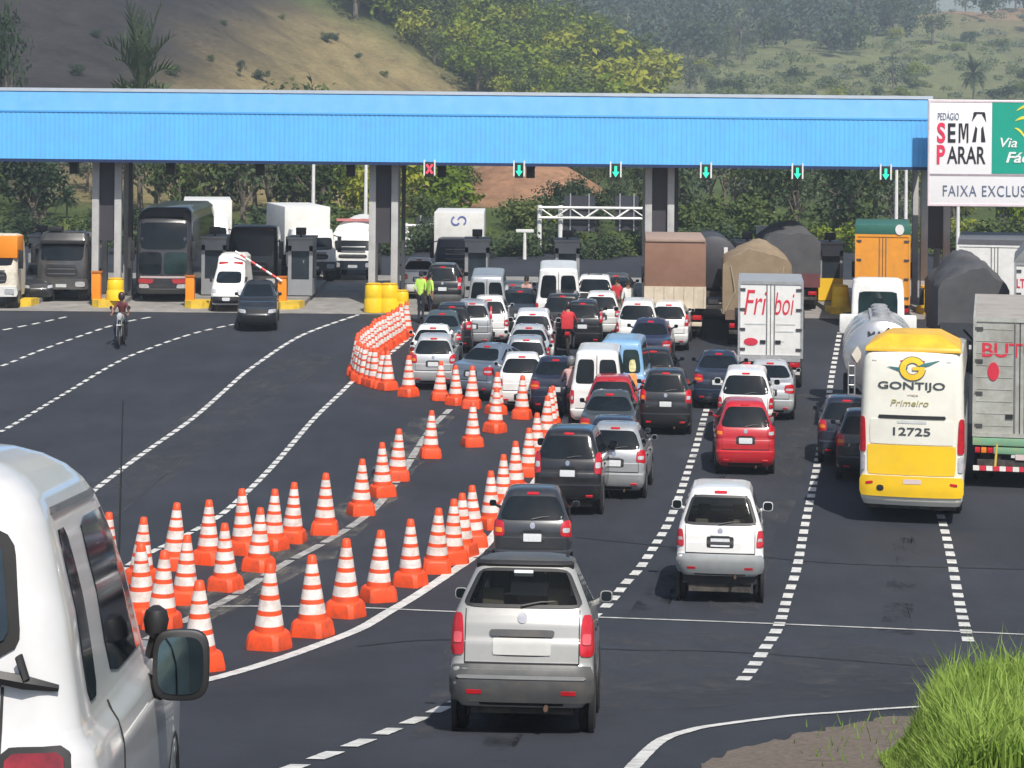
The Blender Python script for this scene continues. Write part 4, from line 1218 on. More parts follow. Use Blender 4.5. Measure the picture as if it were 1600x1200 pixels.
def car_parts(kind, root, paintm, opt):
    K = dict(KINDS[kind]); K.update({k: opt[k] for k in ('lights', 'lz', 'lx') if k in opt}); lights = K.pop('lights'); lz = K.pop('lz'); lx = K.pop('lx'); bumper = K.pop('bumper', None)
    rails = K.pop('rails', 0); van = K.pop('van', 0)
    if opt.get('bump') == 'none': bumper = None
    bed = K.pop('bed', 0); K.pop('mir', 0)
    L, W, H = K['L'], K['W'], K['H']; belt = K['belt']; bz = K.get('bz', .52); gc = K.get('gc', .20)
    S = gen(**K); w = W / 2
    deck = K.get('deck', 0); lean = K['lean']; tum = K['tum']
    glass = opt.get('glass', GLASS)
    zt_ = H - .10
    hollow = opt.get('hollow')
    if hollow:
        S.nx = 24; S.ny = 40
        zA = belt + .07
        def inside(c):
            x, y, z = c
            if not (zA < z < zt_ - .03): return False
            t = (z - zA) / (zt_ - zA)
            if abs(x) < w * (.82 + (tum - .115 - .82) * t) and (y < .14 + lean * t + .22 or y > L - K.get('hood', 1.05) - K.get('wl', .95) * t - .30): return True
            return False
        S.body(MB(), sub=5, holes=inside).build('body', paintm, root, smooth=50)
        glass = CLEARGL
        mb = MB(); SEAT = plain('beige seat cloth', (.26, .22, .17), .9, 0, .12, 6)
        for (x, y, z0_, hh, ww) in ((-.36, L - 2.35, .5, .62, .24), (.36, L - 2.35, .5, .62, .24), (0, .95, .45, .55, .60)):
            mb.hexa([(x - ww, y, z0_), (x + ww, y, z0_), (x + ww, y + .14, z0_), (x - ww, y + .14, z0_)], [(x - ww * .9, y - .16, z0_ + hh), (x + ww * .9, y - .16, z0_ + hh), (x + ww * .9, y - .06, z0_ + hh), (x - ww * .9, y - .06, z0_ + hh)])
        for (x, y, z) in ((-.36, L - 2.55, 1.16), (.36, L - 2.55, 1.16), (-.38, .76, 1.04), (.38, .76, 1.04)):
            mb.box(x - .13, x + .13, y, y + .09, z - .02, z + .17)
        mb.build('seats', SEAT, root, bevel=.03)
        MB().box(-w * .86, w * .86, .25, L - K.get('hood', 1.05) - .1, .30, .46).build('cabin_floor', BLACK, root)
        MB().box(-w * .8, w * .8, L - K.get('hood', 1.05) - .45, L - K.get('hood', 1.05) - .12, .7, belt + .02).build('dashboard', BLACK, root)
        MB().tube([(-.36, L - 2.25, 1.12), (-.36, L - 2.27, 1.32)], [.10, .085], 10).build('driver_head', plain('driver silhouette', (.03, .022, .02), .8), root) if opt.get('driver') else None
        MB().box(-w * .80, w * .80, .24, .75, .8, belt - .02).build('parcel_shelf', plain('grey cloth', (.09, .085, .08), .9), root)
    else: S.body(MB()).build('body', paintm, root)
    # windows
    wb, wt = w * .865, w * (tum - .065)
    z0 = belt + (.05 if not deck else .07)
    if van:
        z0 = belt + .06
        for s in (-1, 1):
            q = [(s * w * .10, z0), (s * w * .82, z0), (s * w * .70, H - .22), (s * w * .10, H - .22)]
            if s < 0: q = [q[1], q[0], q[3], q[2]]
            ptch(S, 'rear', q, glass, 'rear_window', root, rnd=.25)
        ptch(S, 'rear', sym(-.012, .012, .5, H - .12), BLACK, 'door_seam', root, off=.004, rnd=0, nx=2)
    else:
        ptch(S, 'rear', sym(-wb, wb, z0, zt_ - .02, -wt, wt), GLASS if not hollow else RUBBER, 'rear_window' if not hollow else 'window_seal', root, rnd=.22, nx=12) if not hollow else None
        if hollow:
            mb = MB(); S.patch(mb, 'rear', sym(-wb, wb, z0, zt_ - .02, -wt, wt), off=.010, rnd=.22, nx=24, nz=12, thick=.0)
            nf = 24 * 12
            for i in range(nf):
                j, k = divmod(i, 24)
                mb.m[i] = 0 if 0 < j < 11 and 0 < k < 23 else 1
            for i in range(nf, len(mb.m)): mb.m[i] = 1
            mb.build('rear_window', [glass, BLACK], root)
        if not bed:
            ptch(S, 'rear', sym(-.13, .13, zt_ + .0, zt_ + .035), REDLAMP, 'brake_light', root, off=.014, nx=4, nz=2)
    y0b = deck if deck else .14; cy = L - K.get('hood', 1.05)
    wl = K.get('wl', .95)
    rb = y0b + .30; rt = y0b + lean + .34; fb = cy - .30; ft = cy - wl - .12
    for s in (-1, 1):
        mid = (rb + fb) / 2 + .1
        mt_ = (rt + ft) / 2 + .1
        zb_ = belt + .06
        ztp = H - .15
        segs = [((rb, rt), (mid - .05, mt_ - .05)), ((mid + .05, mt_ + .05), (fb, ft))]
        if L > 4.15 and not bed:
            a, b = (rb, rt), (fb, ft)
            f = lambda t, d: (a[0] + (b[0] - a[0]) * t + d, a[1] + (b[1] - a[1]) * t + d)
            segs = [(f(0, 0), f(.27, -.04)), (f(.27, .04), f(.62, -.04)), (f(.62, .04), f(1, 0))]
        for (p, q) in segs:
            quad = [(p[0], zb_), (q[0], zb_), (q[1], ztp), (p[1], ztp)]
            ptch(S, 'side', quad, GLASS if hollow else glass, 'side_window', root, side=s, off=.006, rnd=.2, nx=4, nz=3)
    ptch(S, 'front', sym(-w * .80, w * .80, belt + .06, zt_ - .01, -wt, wt), glass, 'windshield', root, rnd=.15, nx=10, thick=.0 if hollow else .03)
    # lamps
    for s in (-1, 1):
        xo = w * .985; xi = xo - lx
        za, zb_ = lz
        if lights == 'tall' and not van: q = [(xi, za), (xo, za), (xo * .975, zb_), (xi + .03, zb_)]
        elif van: q = [(xi, za), (xo, za), (xo, zb_), (xi, zb_)]
        else: q = [(xi - .02, za + .03), (xo, za), (xo * .98, zb_), (xi, zb_ - .02)]
        if s < 0: q = [(-a, z) for a, z in (q[1], q[0], q[3], q[2])]
        o = ptch(S, 'rear', q, REDLAMP, 'tail_light', root, off=.014, rnd=.3, nx=6, nz=5)
        zc = za + (zb_ - za) * .42; hh = (zb_ - za) * .13
        q2 = [(xi + .03, zc - hh), (xo - .03, zc - hh), (xo - .03, zc + hh), (xi + .03, zc + hh)]
        if s < 0: q2 = [(-a, z) for a, z in (q2[1], q2[0], q2[3], q2[2])]
        ptch(S, 'rear', q2, plain('pale red lens', (.62, .10, .12), .2, 0, .1, 5) if kind == 'wagon' else CLEARLAMP if s * opt.get('rev', 1) > 0 or lights == 'tall' else AMBER, 'reversing_light', o, off=.02, rnd=.3, nx=4, nz=2)
        hz = belt - .32 if K.get('hood', 1.05) > .5 else belt - .42
        q3 = [(w * .55, hz - .08), (w * .93, hz - .06), (w * .93, hz + .06), (w * .58, hz + .04)]
        if s < 0: q3 = [(-a, z) for a, z in (q3[1], q3[0], q3[3], q3[2])]
        ptch(S, 'front', q3, CLEARLAMP, 'headlight', root, off=.012, rnd=.3, nx=5, nz=3)
    ptch(S, 'front', sym(-w * .48, w * .48, belt - .38, belt - .27), BLACK, 'grille', root, off=.008, nx=6, nz=2)
    ptch(S, 'front', sym(-w * .6, w * .6, gc + .10, gc + .24), BLACK, 'front_intake', root, off=.008, nx=6, nz=2)
    # plate, bumper, trim
    pz = opt.get('pz', (bz + belt) / 2 - .03 if not deck else bz + .16)
    ptch(S, 'rear', sym(-.27, .27, pz - .045, pz + .125), BLACK, 'plate_recess', root, off=.004, rnd=.15, nx=6)
    ptch(S, 'rear', sym(-.19, .19, pz - .025, pz + .095), PLATE, 'number_plate', root, off=.012, rnd=.03, nx=4, nz=2)
    if bumper:
        bm_ = {'grey': GREYPL, 'lightgrey': plain('pale grey plastic', (.30, .32, .33), .45, 0, .1, 3, dirt=DUST, dirt_amt=.3), 'chrome': CHROME}[bumper]
        ptch(S, 'rear', sym(-w * .985, w * .985, gc + .06, bz + .02), bm_, 'rear_bumper', root, off=.022, rnd=.12, nx=16, nz=5)
    ptch(S, 'rear', sym(-w * .80, w * .80, bz + .035, bz + .055), BLACK, 'tailgate_gap', root, off=.003, rnd=0, nx=10, nz=1)
    if not van:
        for q_ in (-1, 1):
            xg = q_ * w * .80
            ptch(S, 'rear', sym(xg - .006, xg + .006, bz + .04, belt + .04), BLACK, 'tailgate_gap', root, off=.004, rnd=0, nx=1, nz=8)
            xr_ = q_ * w * .66
            ptch(S, 'rear', sym(xr_ - .09, xr_ + .09, gc + .12, gc + .155), REDLAMP, 'reflector', root, off=.026, rnd=.2, nx=3, nz=1)
        if not bed: ptch(S, 'rear', sym(-.20, .20, pz + .135, pz + .16), paintm if kind != 'wagon' else GREYPL, 'boot_handle', root, off=.022, rnd=.2, nx=4, nz=1)
    for q_ in (-1, 1):
        for yy in ((L * .30, L * .56) if not van else (L * .40, L * .66)):
            ptch(S, 'side', [(yy, gc + .12), (yy + .012, gc + .12), (yy + .012, belt), (yy, belt)], BLACK, 'door_gap', root, side=q_, off=.003, rnd=0, nx=1, nz=6)
            ptch(S, 'side', [(yy + .07, belt - .17), (yy + .22, belt - .17), (yy + .22, belt - .14), (yy + .07, belt - .14)], BLACK, 'door_handle', root, side=q_, off=.02, rnd=.2, nx=2, nz=1)
    ptch(S, 'rear', sym(-w * .6, w * .6, gc + .02, gc + .085), BLACK, 'lower_valance', root, off=.006, rnd=.1, nx=8, nz=2)
    if not van and not deck and not bed:
        ptch(S, 'rear', sym(-.055, .055, belt - .075, belt + .015), CHROME, 'badge', root, off=.012, rnd=.9, nx=4, nz=4)
        mb = MB(); zz = belt + .07
        mb.tube([(-.02, S.rear(0, zz) - .03, zz), (.20, S.rear(.2, zz + .03) - .03, zz + .035), (.36, S.rear(.36, zz + .04) - .022, zz + .04)], [.014, .010, .006], 5)
        mb.build('wiper', BLACK, root)
    if bed:
        mb = MB(); mb.box(-w * .82, w * .82, .16, 1.62, belt + .03, belt + .048); mb.build('bed_shade', BLACK, root)  # flat dark sheet standing in for the shaded hollow of the open bed
        ptch(S, 'rear', sym(-.12, .12, belt - .14, belt - .06), BLACK, 'handle', root, off=.012, nx=3, nz=2)
    if rails:
        for s in (-1, 1):
            x = s * w * tum * .86
            MB().tube([(x, .75, H - .05), (x, .85, H + .015), (x, 2.1, H + .02), (x, 2.25, H - .05)], .018, 6).build('roof_rail', BLACK, root)
    # underbody, wheels, arches
    MB().box(-w * .72, w * .72, .30, L - .3, .17, gc + .12).build('underbody', FRAME, root)
    MB().tube([(w * .35, .02, gc + .0), (w * .35, .5, gc + .02)], .028, 8).build('exhaust', plain('rusty exhaust', (.12, .07, .045), .7, .4, .3, 8), root)
    r = opt.get('wr', .30 if gc < .25 else .33 if gc < .36 else .36); wd = .19 if gc < .3 else .22
    for y in (.78, L - .82):
        for s in (-1, 1):
            mb = MB(); xx = s * (w + .002)
            prof = [(r * 1.22, -.05), (r * 1.22, .006), (r * 1.12, .012), (r * .2, .012)]
            mb.lathe([(a, s * h) for a, h in prof], 'x', (xx - s * .005, y, r), n=22)
            if s < 0: mb.f = [f[::-1] for f in mb.f]
            mb.build('wheel_arch', BLACK, root)
            wheel(root, s * (w + .020), y, r, wd)
    # mirrors
    for s in (-1, 1):
        my = cy - .42; mz = belt + .10; sc = 1.05 if kind in ('offroad', 'suv', 'pickup', 'van', 'minivan') else .74
        mb = MB()
        c = (s * (w + .10), my, mz)
        cp = lambda v_: math.copysign(abs(v_) ** .6, v_)
        def el(k, yy): return [(c[0] + .105 * sc * k * cp(math.cos(a)), c[1] + yy, c[2] + .072 * sc * k * cp(math.sin(a))) for a in [i * math.pi / 10 + math.pi / 20 for i in range(20)]]
        mb.loft([el(.95, -.03), el(1.0, 0), el(.9, .05), el(.55, .09)])
        mb.tube([(c[0] - s * .06, my + .03, mz - .03), (s * (w - .05), my + .06, mz - .07)], .028, 6)
        o = mb.build('mirror', paintm if opt.get('mirpaint', 1) else BLACK, root)
        mb = MB(); mb.loft([el(.84, -.028), el(.84, -.036)]); mb.build('mirror_glass', GLASS, o)
    return S, w
_tpl = {}
def car(kind, colour, cname, label, px, base=None, roof=None, dyaw=0.0, group=None, name='car', metal=0.0, flip=False, scale=1.0, **opt):
    K = KINDS[kind]; r_off = .78
    if base is not None: p = at(px, base)
    else: p = at_top(px, roof, (K['H'] - .03) * VS * scale)
    yaw = math.atan2(p.x, p.y) + math.radians(dyaw)        # heading, to the right of +y
    fw = Vector((math.sin(yaw), math.cos(yaw), 0))
    o_ = p - fw * (r_off if base is not None else .9)
    if flip:
        o_ = p + fw * (K['L'] * .5); yaw += math.pi
    slope = (zg(o_.y + fw.y * K['L']) - zg(o_.y)) / K['L'] * (-1 if flip else 1)
    z = zg(o_.y) if not flip else zg(o_.y)
    pm = paint(cname, colour, metal)
    key = (kind, tuple(sorted((k, str(v)) for k, v in opt.items())))
    root = thing(name, label, opt.get('cat') or {'van': 'van', 'minivan': 'van', 'pickup': 'pickup truck'}.get(kind, 'car'), (o_.x, o_.y, z), -yaw, math.atan(slope), group or 'vehicles queuing for the toll')
    root.rotation_euler = Matrix.Rotation(-yaw, 3, 'Z').__matmul__(Matrix.Rotation(math.atan(slope), 3, 'X')).to_euler()
    root.scale = (scale, scale, scale)
    if key not in _tpl:
        car_parts(kind, root, pm, opt)
        _tpl[key] = (root, pm)
        return root
    src, spm = _tpl[key]
    def rec(a, b):
        for ch in KIDS(a):
            me = ch.data
            if any(mt == spm for mt in me.materials):
                mk = (me.name, pm.name)
                if mk not in _tpl:
                    m2 = me.copy()
                    for i, mt in enumerate(m2.materials):
                        if mt == spm: m2.materials[i] = pm
                    _tpl[mk] = m2
                me = _tpl[mk]
            c = link(ch.name.split('.')[0], me, b, ch.location)
            rec(ch, c)
    rec(src, root)
    return root
def KIDS(o): return list(o.children)
# ================================================================== THE QUEUE
WH = (.80, .80, .79); SILV = (.50, .52, .54); BLK = (.010, .011, .014); DGREY = (.035, .040, .048); DBLUE = (.010, .016, .045); RED = (.50, .010, .022); GUN = (.10, .115, .13); BGREY = (.15, .20, .27); LBLUE = (.22, .42, .66)
# nearest
palio = car('wagon', (.43, .43, .415), 'silver beige', 'dusty silver station wagon with grey bumper, nearest car in the middle of the road', 818, base=1141, dyaw=3.0, metal=.25, pz=.70, hollow=1)
car('hatch', DGREY, 'dark grey', 'dark grey hatchback directly in front of the nearest silver wagon', 832, base=905, dyaw=1.0, metal=.3)
car('suv', BLK, 'black', 'black compact SUV with its brake lights on beside the orange cones', 890, base=800, dyaw=5.5, name='car', bump='none')
car('hatch', SILV, 'silver', 'silver hatchback just right of the black compact SUV', 962, base=775, dyaw=5, metal=.5)
car('boxy', (.012, .02, .045), 'navy', 'dark blue car half hidden behind the silver hatchback beside the black SUV', 960, roof=652, dyaw=3)
car('sedan', (.06, .075, .08), 'dark slate', 'dark grey green sedan in front of the dark blue car, behind the red one', 952, roof=616, dyaw=3, metal=.3)
car('hatch', (.38, .012, .022), 'wine red', 'wine red hatchback in front of the white twin window van', 957, roof=588, dyaw=2)
car('minivan', WH, 'white', 'white van with two square rear windows in the middle of the queue', 934, roof=546, dyaw=2, name='van')
car('sedan', (.012, .016, .04), 'midnight', 'midnight blue sedan between the white hatchback and the twin window van', 868, roof=562, dyaw=1)
car('hatch', WH, 'white', 'white hatchback behind the top row of cones', 815, base=640, dyaw=0, lights='corner', lz=(.66, .88), lx=.13, pz=.36)
bs = car('sedan', (.17, .215, .28), 'blue grey', 'blue grey sedan turned sideways into the queue', 754, roof=541, dyaw=30, metal=.35)
car('hatch', (.60, .62, .63), 'pale silver', 'pale silver hatchback first in the leftmost line beside the dense cone row', 678, base=606, dyaw=3, metal=.4)
car('sedan', WH, 'white', 'white sedan second in the leftmost line, ahead of the pale silver hatchback', 676, roof=512, dyaw=3)
car('sedan', (.07, .10, .11), 'dark teal', 'dark teal sedan third in the leftmost line near the workers', 690, roof=490, dyaw=4, metal=.3)
car('hatch', BLK, 'black', 'black hatchback in the leftmost line ahead of the dark teal sedan', 708, roof=475, dyaw=5)
car('hatch', SILV, 'silver', 'silver hatchback between the black one and the white one far up the left lines', 739, roof=470, dyaw=3, metal=.5, lights='tall', lz=(.98, 1.32), lx=.10)
car('hatch', WH, 'white', 'white hatchback far up the left lines, right of a silver hatchback', 765, roof=464, dyaw=2, lights='corner', lz=(.62, .84), lx=.16, pz=.34)
car('sedan', (.62, .64, .66), 'light silver', 'light silver sedan far up the left lines below the pale station wagon', 774, roof=449, dyaw=2, metal=.4)
car('minivan', SILV, 'silver', 'silver people carrier highest in the left lines near the toll lane', 762, roof=428, dyaw=2, name='van', metal=.5)
car('hatch', GUN, 'gunmetal', 'gunmetal hatchback beside the silver people carrier', 802, roof=441, dyaw=2, metal=.4, lights='tall', lz=(.98, 1.32), lx=.10)
car('sedan', DGREY, 'dark grey', 'dark grey sedan near the vendor, ahead of the white station wagon', 812, roof=455, dyaw=2, metal=.3)
car('suv', (.72, .73, .74), 'off white', 'off white station wagon with dark tailgate glass in the middle left line', 833, roof=486, dyaw=2, bump='none', lights='corner', lz=(.74, 1.02), lx=.16)
car('boxy', SILV, 'silver', 'silver boxy car ahead of the white hatchback by the cones', 823, roof=526, dyaw=1, metal=.5)
car('sedan', (.58, .60, .61), 'ash silver', 'ash silver sedan right behind the off white station wagon', 826, roof=512, dyaw=2, metal=.4)
car('suv', BLK, 'black', 'black SUV with roof rack far up the middle line', 880, roof=458, dyaw=2, bump='none')
car('hatch', BLK, 'black', 'black hatchback right of the rider in red', 911, roof=470, dyaw=1.5, lights='tall', lz=(.86, 1.18), lx=.12)
car('hatch', (.74, .76, .75), 'bone white', 'bone white hatchback with green tinted glass ahead of the black hatchback', 940, roof=457, dyaw=2, glass=GLASSG)
car('pickup', WH, 'white', 'white pickup beside the large white minibus', 928, roof=436, dyaw=2, name='pickup_truck')
car('van', WH, 'white', 'large white minibus with two rear windows far up the queue', 873, roof=417, dyaw=0, name='van')
car('sedan', GUN, 'gunmetal', 'gunmetal sedan far up the queue behind the big white minibus', 962, roof=430, dyaw=2, metal=.4)
car('suv', WH, 'white', 'white SUV just behind the brown box truck', 997, roof=470, dyaw=2, name='car', bump='none', lz=(.74, 1.0), lx=.13, pz=.50)
car('hatch', WH, 'white', 'white hatchback tucked under the tail of the brown box truck', 1046, roof=472, dyaw=3, lights='tall', lz=(.8, 1.12), lx=.14, pz=.36)
car('sedan', (.014, .022, .06), 'dark blue', 'dark blue sedan behind the white SUV', 1016, roof=502, dyaw=3)
lb = car('minivan', LBLUE, 'light blue', 'light blue van with a colourful picture on its tail', 972, roof=531, dyaw=4, name='van', glass=GLASSG, pic=1)
car('hatch', BLK, 'black', 'black hatchback behind the dark blue sedan at the lane edge', 1022, roof=545, dyaw=4)
car('tallhatch', (.022, .025, .03), 'charcoal', 'charcoal hatchback alone left of the dashed line, right of the wine red one', 1040, base=676, dyaw=1, metal=.3)
car('sedan', (.014, .024, .05), 'deep blue', 'deep blue sedan left of the white SUV behind the white box truck', 1122, base=636, dyaw=1.5)
car('offroad', WH, 'white', 'white SUV directly in front of the red hatchback', 1166, roof=578, dyaw=1.0, name='car')
car('sedan', (.62, .64, .66), 'light silver', 'light silver sedan at the rear of the white lettered box truck', 1203, roof=567, dyaw=1.5, metal=.4)
car('monovol', RED, 'bright red', 'bright red hatchback in the lane ahead of the white off-roader', 1163, base=738, dyaw=-2.2)
car('offroad', WH, 'white', 'white off-roader with big mirrors alone between two dashed lines', 1125, base=938, dyaw=.8, name='car', own=1, hollow=1)
car('hatch', (.014, .02, .04), 'blue black', 'blue black hatchback left of the yellow and white coach', 1322, base=722, dyaw=-1, second=1)
car('hatch', (.02, .022, .026), 'soot', 'sooty dark hatchback closest to the left flank of the yellow and white coach', 1352, base=748, dyaw=-1)
car('sedan', (.02, .025, .03), 'charcoal', 'charcoal sedan driving towards the camera away from the toll', 404, base=508, flip=True, dyaw=2)
car('hatch', DGREY, 'dark grey', 'dark grey car between the dark truck and the left booths, facing the camera', 60, base=468, flip=True, scale=.88)
car('suv', BLK, 'black', 'black car below the white box truck with the blue emblem', 693, roof=413, dyaw=3)
car('sedan', WH, 'white', 'white car beside the workers behind the yellow barrels', 655, roof=405, dyaw=2)
# abstract picture on the light blue van
S = gen(**{k: v for k, v in KINDS['minivan'].items() if k not in ('lights', 'lz', 'lx', 'van')})
for q, c, nm in (([(.18, .75), (.62, .72), (.58, 1.15), (.22, 1.12)], (.75, .28, .08), 'picture'), ([(.0, .62), (.7, .58), (.66, .74), (.05, .78)], (.05, .42, .50), 'picture'), ([(.3, 1.16), (.55, 1.18), (.5, 1.5), (.3, 1.46)], (.65, .60, .30), 'picture')):
    ptch(S, 'rear', q, plain('van picture ' + str(c[0]), c, .4, 0, .5, 7), nm, lb, off=.016, rnd=.6)

# extra pieces on the nearest wagon
S = gen(**{k: v for k, v in KINDS['wagon'].items() if k not in ('lights', 'lz', 'lx', 'bumper', 'rails')})
ptch(S, 'rear', sym(-.36, .36, .815, .875, -.37, .37), GREYPL, 'tailgate_handle', palio, off=.028, rnd=.2)
ptch(S, 'rear', sym(-.33, .33, .665, .80), plain('dusty plate panel', (.50, .50, .48), .5, 0, .08, 5), 'plate_panel', palio, off=.016, rnd=.08)
ptch(S, 'rear', sym(-.72, .72, .47, .50), plain('bumper highlight strip', (.22, .225, .23), .35), 'bumper_strip', palio, off=.034, rnd=.1, nx=12, nz=2)
ptch(S, 'rear', sym(-.12, .10, 1.335, 1.36), PLATE, 'sticker', palio, off=.014, rnd=.1)
SLATE = plain('dark slate roof', (.07, .08, .088), .4, .1, .08, 2, dirt=DUST, dirt_amt=.3)
rg = []
for z in (1.425, 1.44, 1.455, 1.475, 1.485, 1.50):
    q = S.ring(z); cy_ = sum(p[1] for p in q) / len(q)
    rg.append([(p[0] * 1.012, cy_ + (p[1] - cy_) * 1.012 - .012, p[2] + .008) for p in q])
MB().loft(rg).build('roof_panel', SLATE, palio)
ptch(S, 'rear', sym(-.545, .545, 1.395, 1.425, -.535, .535), BLACK, 'spoiler_lip', palio, off=.03, rnd=.1, nx=10, nz=2)
# ================================================================== TRUCKS, BUSES
def place(px, base, yawdeg=None, dyaw=0.0, flip=False, L=0, Y=None):
    p = at(px, base) if Y is None else Vector((xt(px, Y), Y, zg(Y)))
    yaw = math.atan2(p.x, p.y) + math.radians(dyaw) if yawdeg is None else math.radians(yawdeg)
    fw = Vector((math.sin(yaw), math.cos(yaw), 0))
    if flip: p = p + fw * L; yaw += math.pi
    return p, -yaw
def lorry(name, label, cat, px, base=None, group=None, **kw):
    p, rz = place(px, base, **kw)
    o = thing(name, label, cat, (p.x, p.y, zg(p.y)), rz, 0, group)
    o.scale = (1, 1, SZ.get(label.split(',')[0][:22], 1.0))
    return o
SZ = {'white box truck with F': .95, 'yellow and white coach': .875, 'grey container truck w': .93, 'steel tanker truck wit': .93, 'orange box truck with ': .90,
      'truck with square brow': .92, 'dark grey round bodied': .86, 'truck with rounded tan': .89, 'dark dump truck with a': .80, 'truck heaped with dark': .88, 'tall white box truck w': .80, 'grey roofed white truck': .85}
def truck_wheels(t, w, ys, r=.50):
    for y in ys:
        for s in (-1, 1):
            wheel(t, s * w, y, r, .52, rimmat=plain('steel rim', (.20, .2, .2), .5, .5, .2, 4))
def rearframe(t, w, z=1.0, L=6, colour=None, lamps=True):
    MB().box(-.42, .42, .15, L, z - .25, z - .02).build('chassis', FRAME, t)
    for s in (-1, 1):
        MB().box(s * w * .62 - .3, s * w * .62 + .3, .62, .66, .30, z - .1).build('mud_flap', BLACK, t)
    MB().box(-w * .95, w * .95, .02, .12, .50, .64).build('rear_bar', colour or FRAME, t, bevel=.01)
    for s in (-1, 1):
        MB().box(s * w * .45 - .04, s * w * .45 + .04, .06, .14, .6, z).build('bar_bracket', FRAME, t)
    if lamps:
        for s in (-1, 1):
            MB().box(s * w * .78 - .19, s * w * .78 + .19, .0, .08, .72, .88).build('tail_light', REDLAMP, t, bevel=.015)
    MB().box(-.22, .22, .0, .025, .70, .86).build('number_plate', PLATE, t)
def cabin(t, y, w, h, L, mat, z0=.55, glass=GLASS, rear=True):
    """cab with its rear wall at y, facing +y"""
    S = Shape([(z0, y, y + L, w * .96, .08, .25), (z0 + .4, y, y + L + .05, w, .08, .3), (z0 + (h - z0) * .48, y, y + L, w, .08, .3),
               (h - .30, y + .02, y + L - .35, w * .95, .10, .25), (h - .06, y + .06, y + L - .55, w * .90, .15, .25), (h, y + .25, y + L - .8, w * .75, .2, .2)], .02, .12)
    o = S.body(MB()).build('cab', mat, t)
    zm_ = z0 + (h - z0) * .50
    ptch(S, 'front', sym(-w * .82, w * .82, zm_, h - .36), glass, 'windshield', o, off=.012, nx=10, rnd=.15)
    if rear: ptch(S, 'rear', sym(-w * .72, w * .72, zm_ + .06, h - .36), glass, 'rear_window', o, off=.012, rnd=.15)
    for s in (-1, 1): ptch(S, 'side', [(y + .5, zm_), (y + L - .35, zm_), (y + L - .5, h - .38), (y + .5, h - .38)], glass, 'side_window', o, side=s, off=.01, nx=4, nz=3)
    for s in (-1, 1):
        x = s * (w + .16)
        mb = MB().box(x - .10, x + .10, y + L - .25, y + L - .13, zm_ - .1, zm_ + .52)
        mb.tube([(x, y + L - .2, zm_ + .5), (s * w * .9, y + L - .4, zm_ + .55)], .025, 6)
        mb.build('mirror', BLACK, o, bevel=.02)
    return S, o
def truckfront(S, o, w, z0, h, grille=BLACK, bumper=None, lamps=CLEARLAMP):
    ptch(S, 'front', sym(-w * .62, w * .62, z0 + .45, z0 + (h - z0) * .40), grille, 'grille', o, off=.02, nx=8, nz=3)
    g_ = plain('grille slat', (.14, .145, .155), .4, .5)
    for k in range(3):
        zz = z0 + .52 + k * .17
        ptch(S, 'front', sym(-w * .55, w * .55, zz, zz + .04), g_, 'grille_slat', o, off=.035, nx=6, nz=1, rnd=.05)
    ptch(S, 'front', sym(-w * .97, w * .97, z0 + .0, z0 + .36), bumper or GREYPL, 'bumper', o, off=.05, nx=12, nz=3, rnd=.1)
    for s in (-1, 1):
        q = [(s * w * .55, z0 + .10), (s * w * .88, z0 + .10), (s * w * .88, z0 + .28), (s * w * .55, z0 + .28)]
        if s < 0: q = [q[1], q[0], q[3], q[2]]
        ptch(S, 'front', q, lamps, 'headlight', o, off=.07, nx=4, nz=3)
    ptch(S, 'front', sym(-.25, .25, z0 + .08, z0 + .19), PLATE, 'number_plate', o, off=.066, nx=3, nz=2, rnd=.02)
def box_body(t, name, w, L, z0, z1, mat, framemat=None, roofmat=None, bars=True, y0=0.0):
    o = MB().box(-w + .03, w - .03, y0 + .03, y0 + L, z0 + .03, z1 - .03).build(name, mat, t)
    fm = framemat or STEEL
    mb = MB(); e = .09
    mb.box(-w, -w + e, y0, y0 + e, z0, z1); mb.box(w - e, w, y0, y0 + e, z0, z1)
    mb.box(-w + e, w - e, y0 - .002, y0 + e - .002, z0, z0 + e); mb.box(-w + e, w - e, y0 - .002, y0 + e - .002, z1 - e, z1)
    for s in (-w, w - .06):
        mb.box(s, s + .06, y0 + e, y0 + L + .01, z1 - .09, z1 + .004); mb.box(s, s + .06, y0 + e, y0 + L + .01, z0 - .004, z0 + .1)
    mb.build('frame', fm, o)
    if roofmat: MB().box(-w + .06, w - .06, y0 + .05, y0 + L - .02, z1 - .028, z1 + .006).build('roof', roofmat, o)
    if bars:
        mb = MB()
        for s in (-1, 1):
            for k in (.28, ):
                x = s * .14
                mb.tube([(x, y0 + .015, z0 + .1), (x, y0 + .015, z1 - .1)], .022, 6)
        mb.build('lock_rod', plain('grey rod', (.25, .25, .26), .4, .4), o)
        MB().box(-.012, .012, y0 + .015, y0 + .05, z0 + .09, z1 - .09).build('door_seam', BLACK, o)
        for s in (-1, 1):
            for k in range(4):
                zz = z0 + .25 + (z1 - z0 - .5) * k / 3
                MB().box(s * (w - .16) - .11, s * (w - .16) + .11, y0 + .0, y0 + .04, zz - .04, zz + .04).build('hinge', plain('dark hinge', (.06, .06, .065), .5), o)
            MB().box(s * .28 - .1, s * .28 + .1, y0 - .005, y0 + .05, z0 + .42, z0 + .52).build('handle', BLACK, o)
    return o
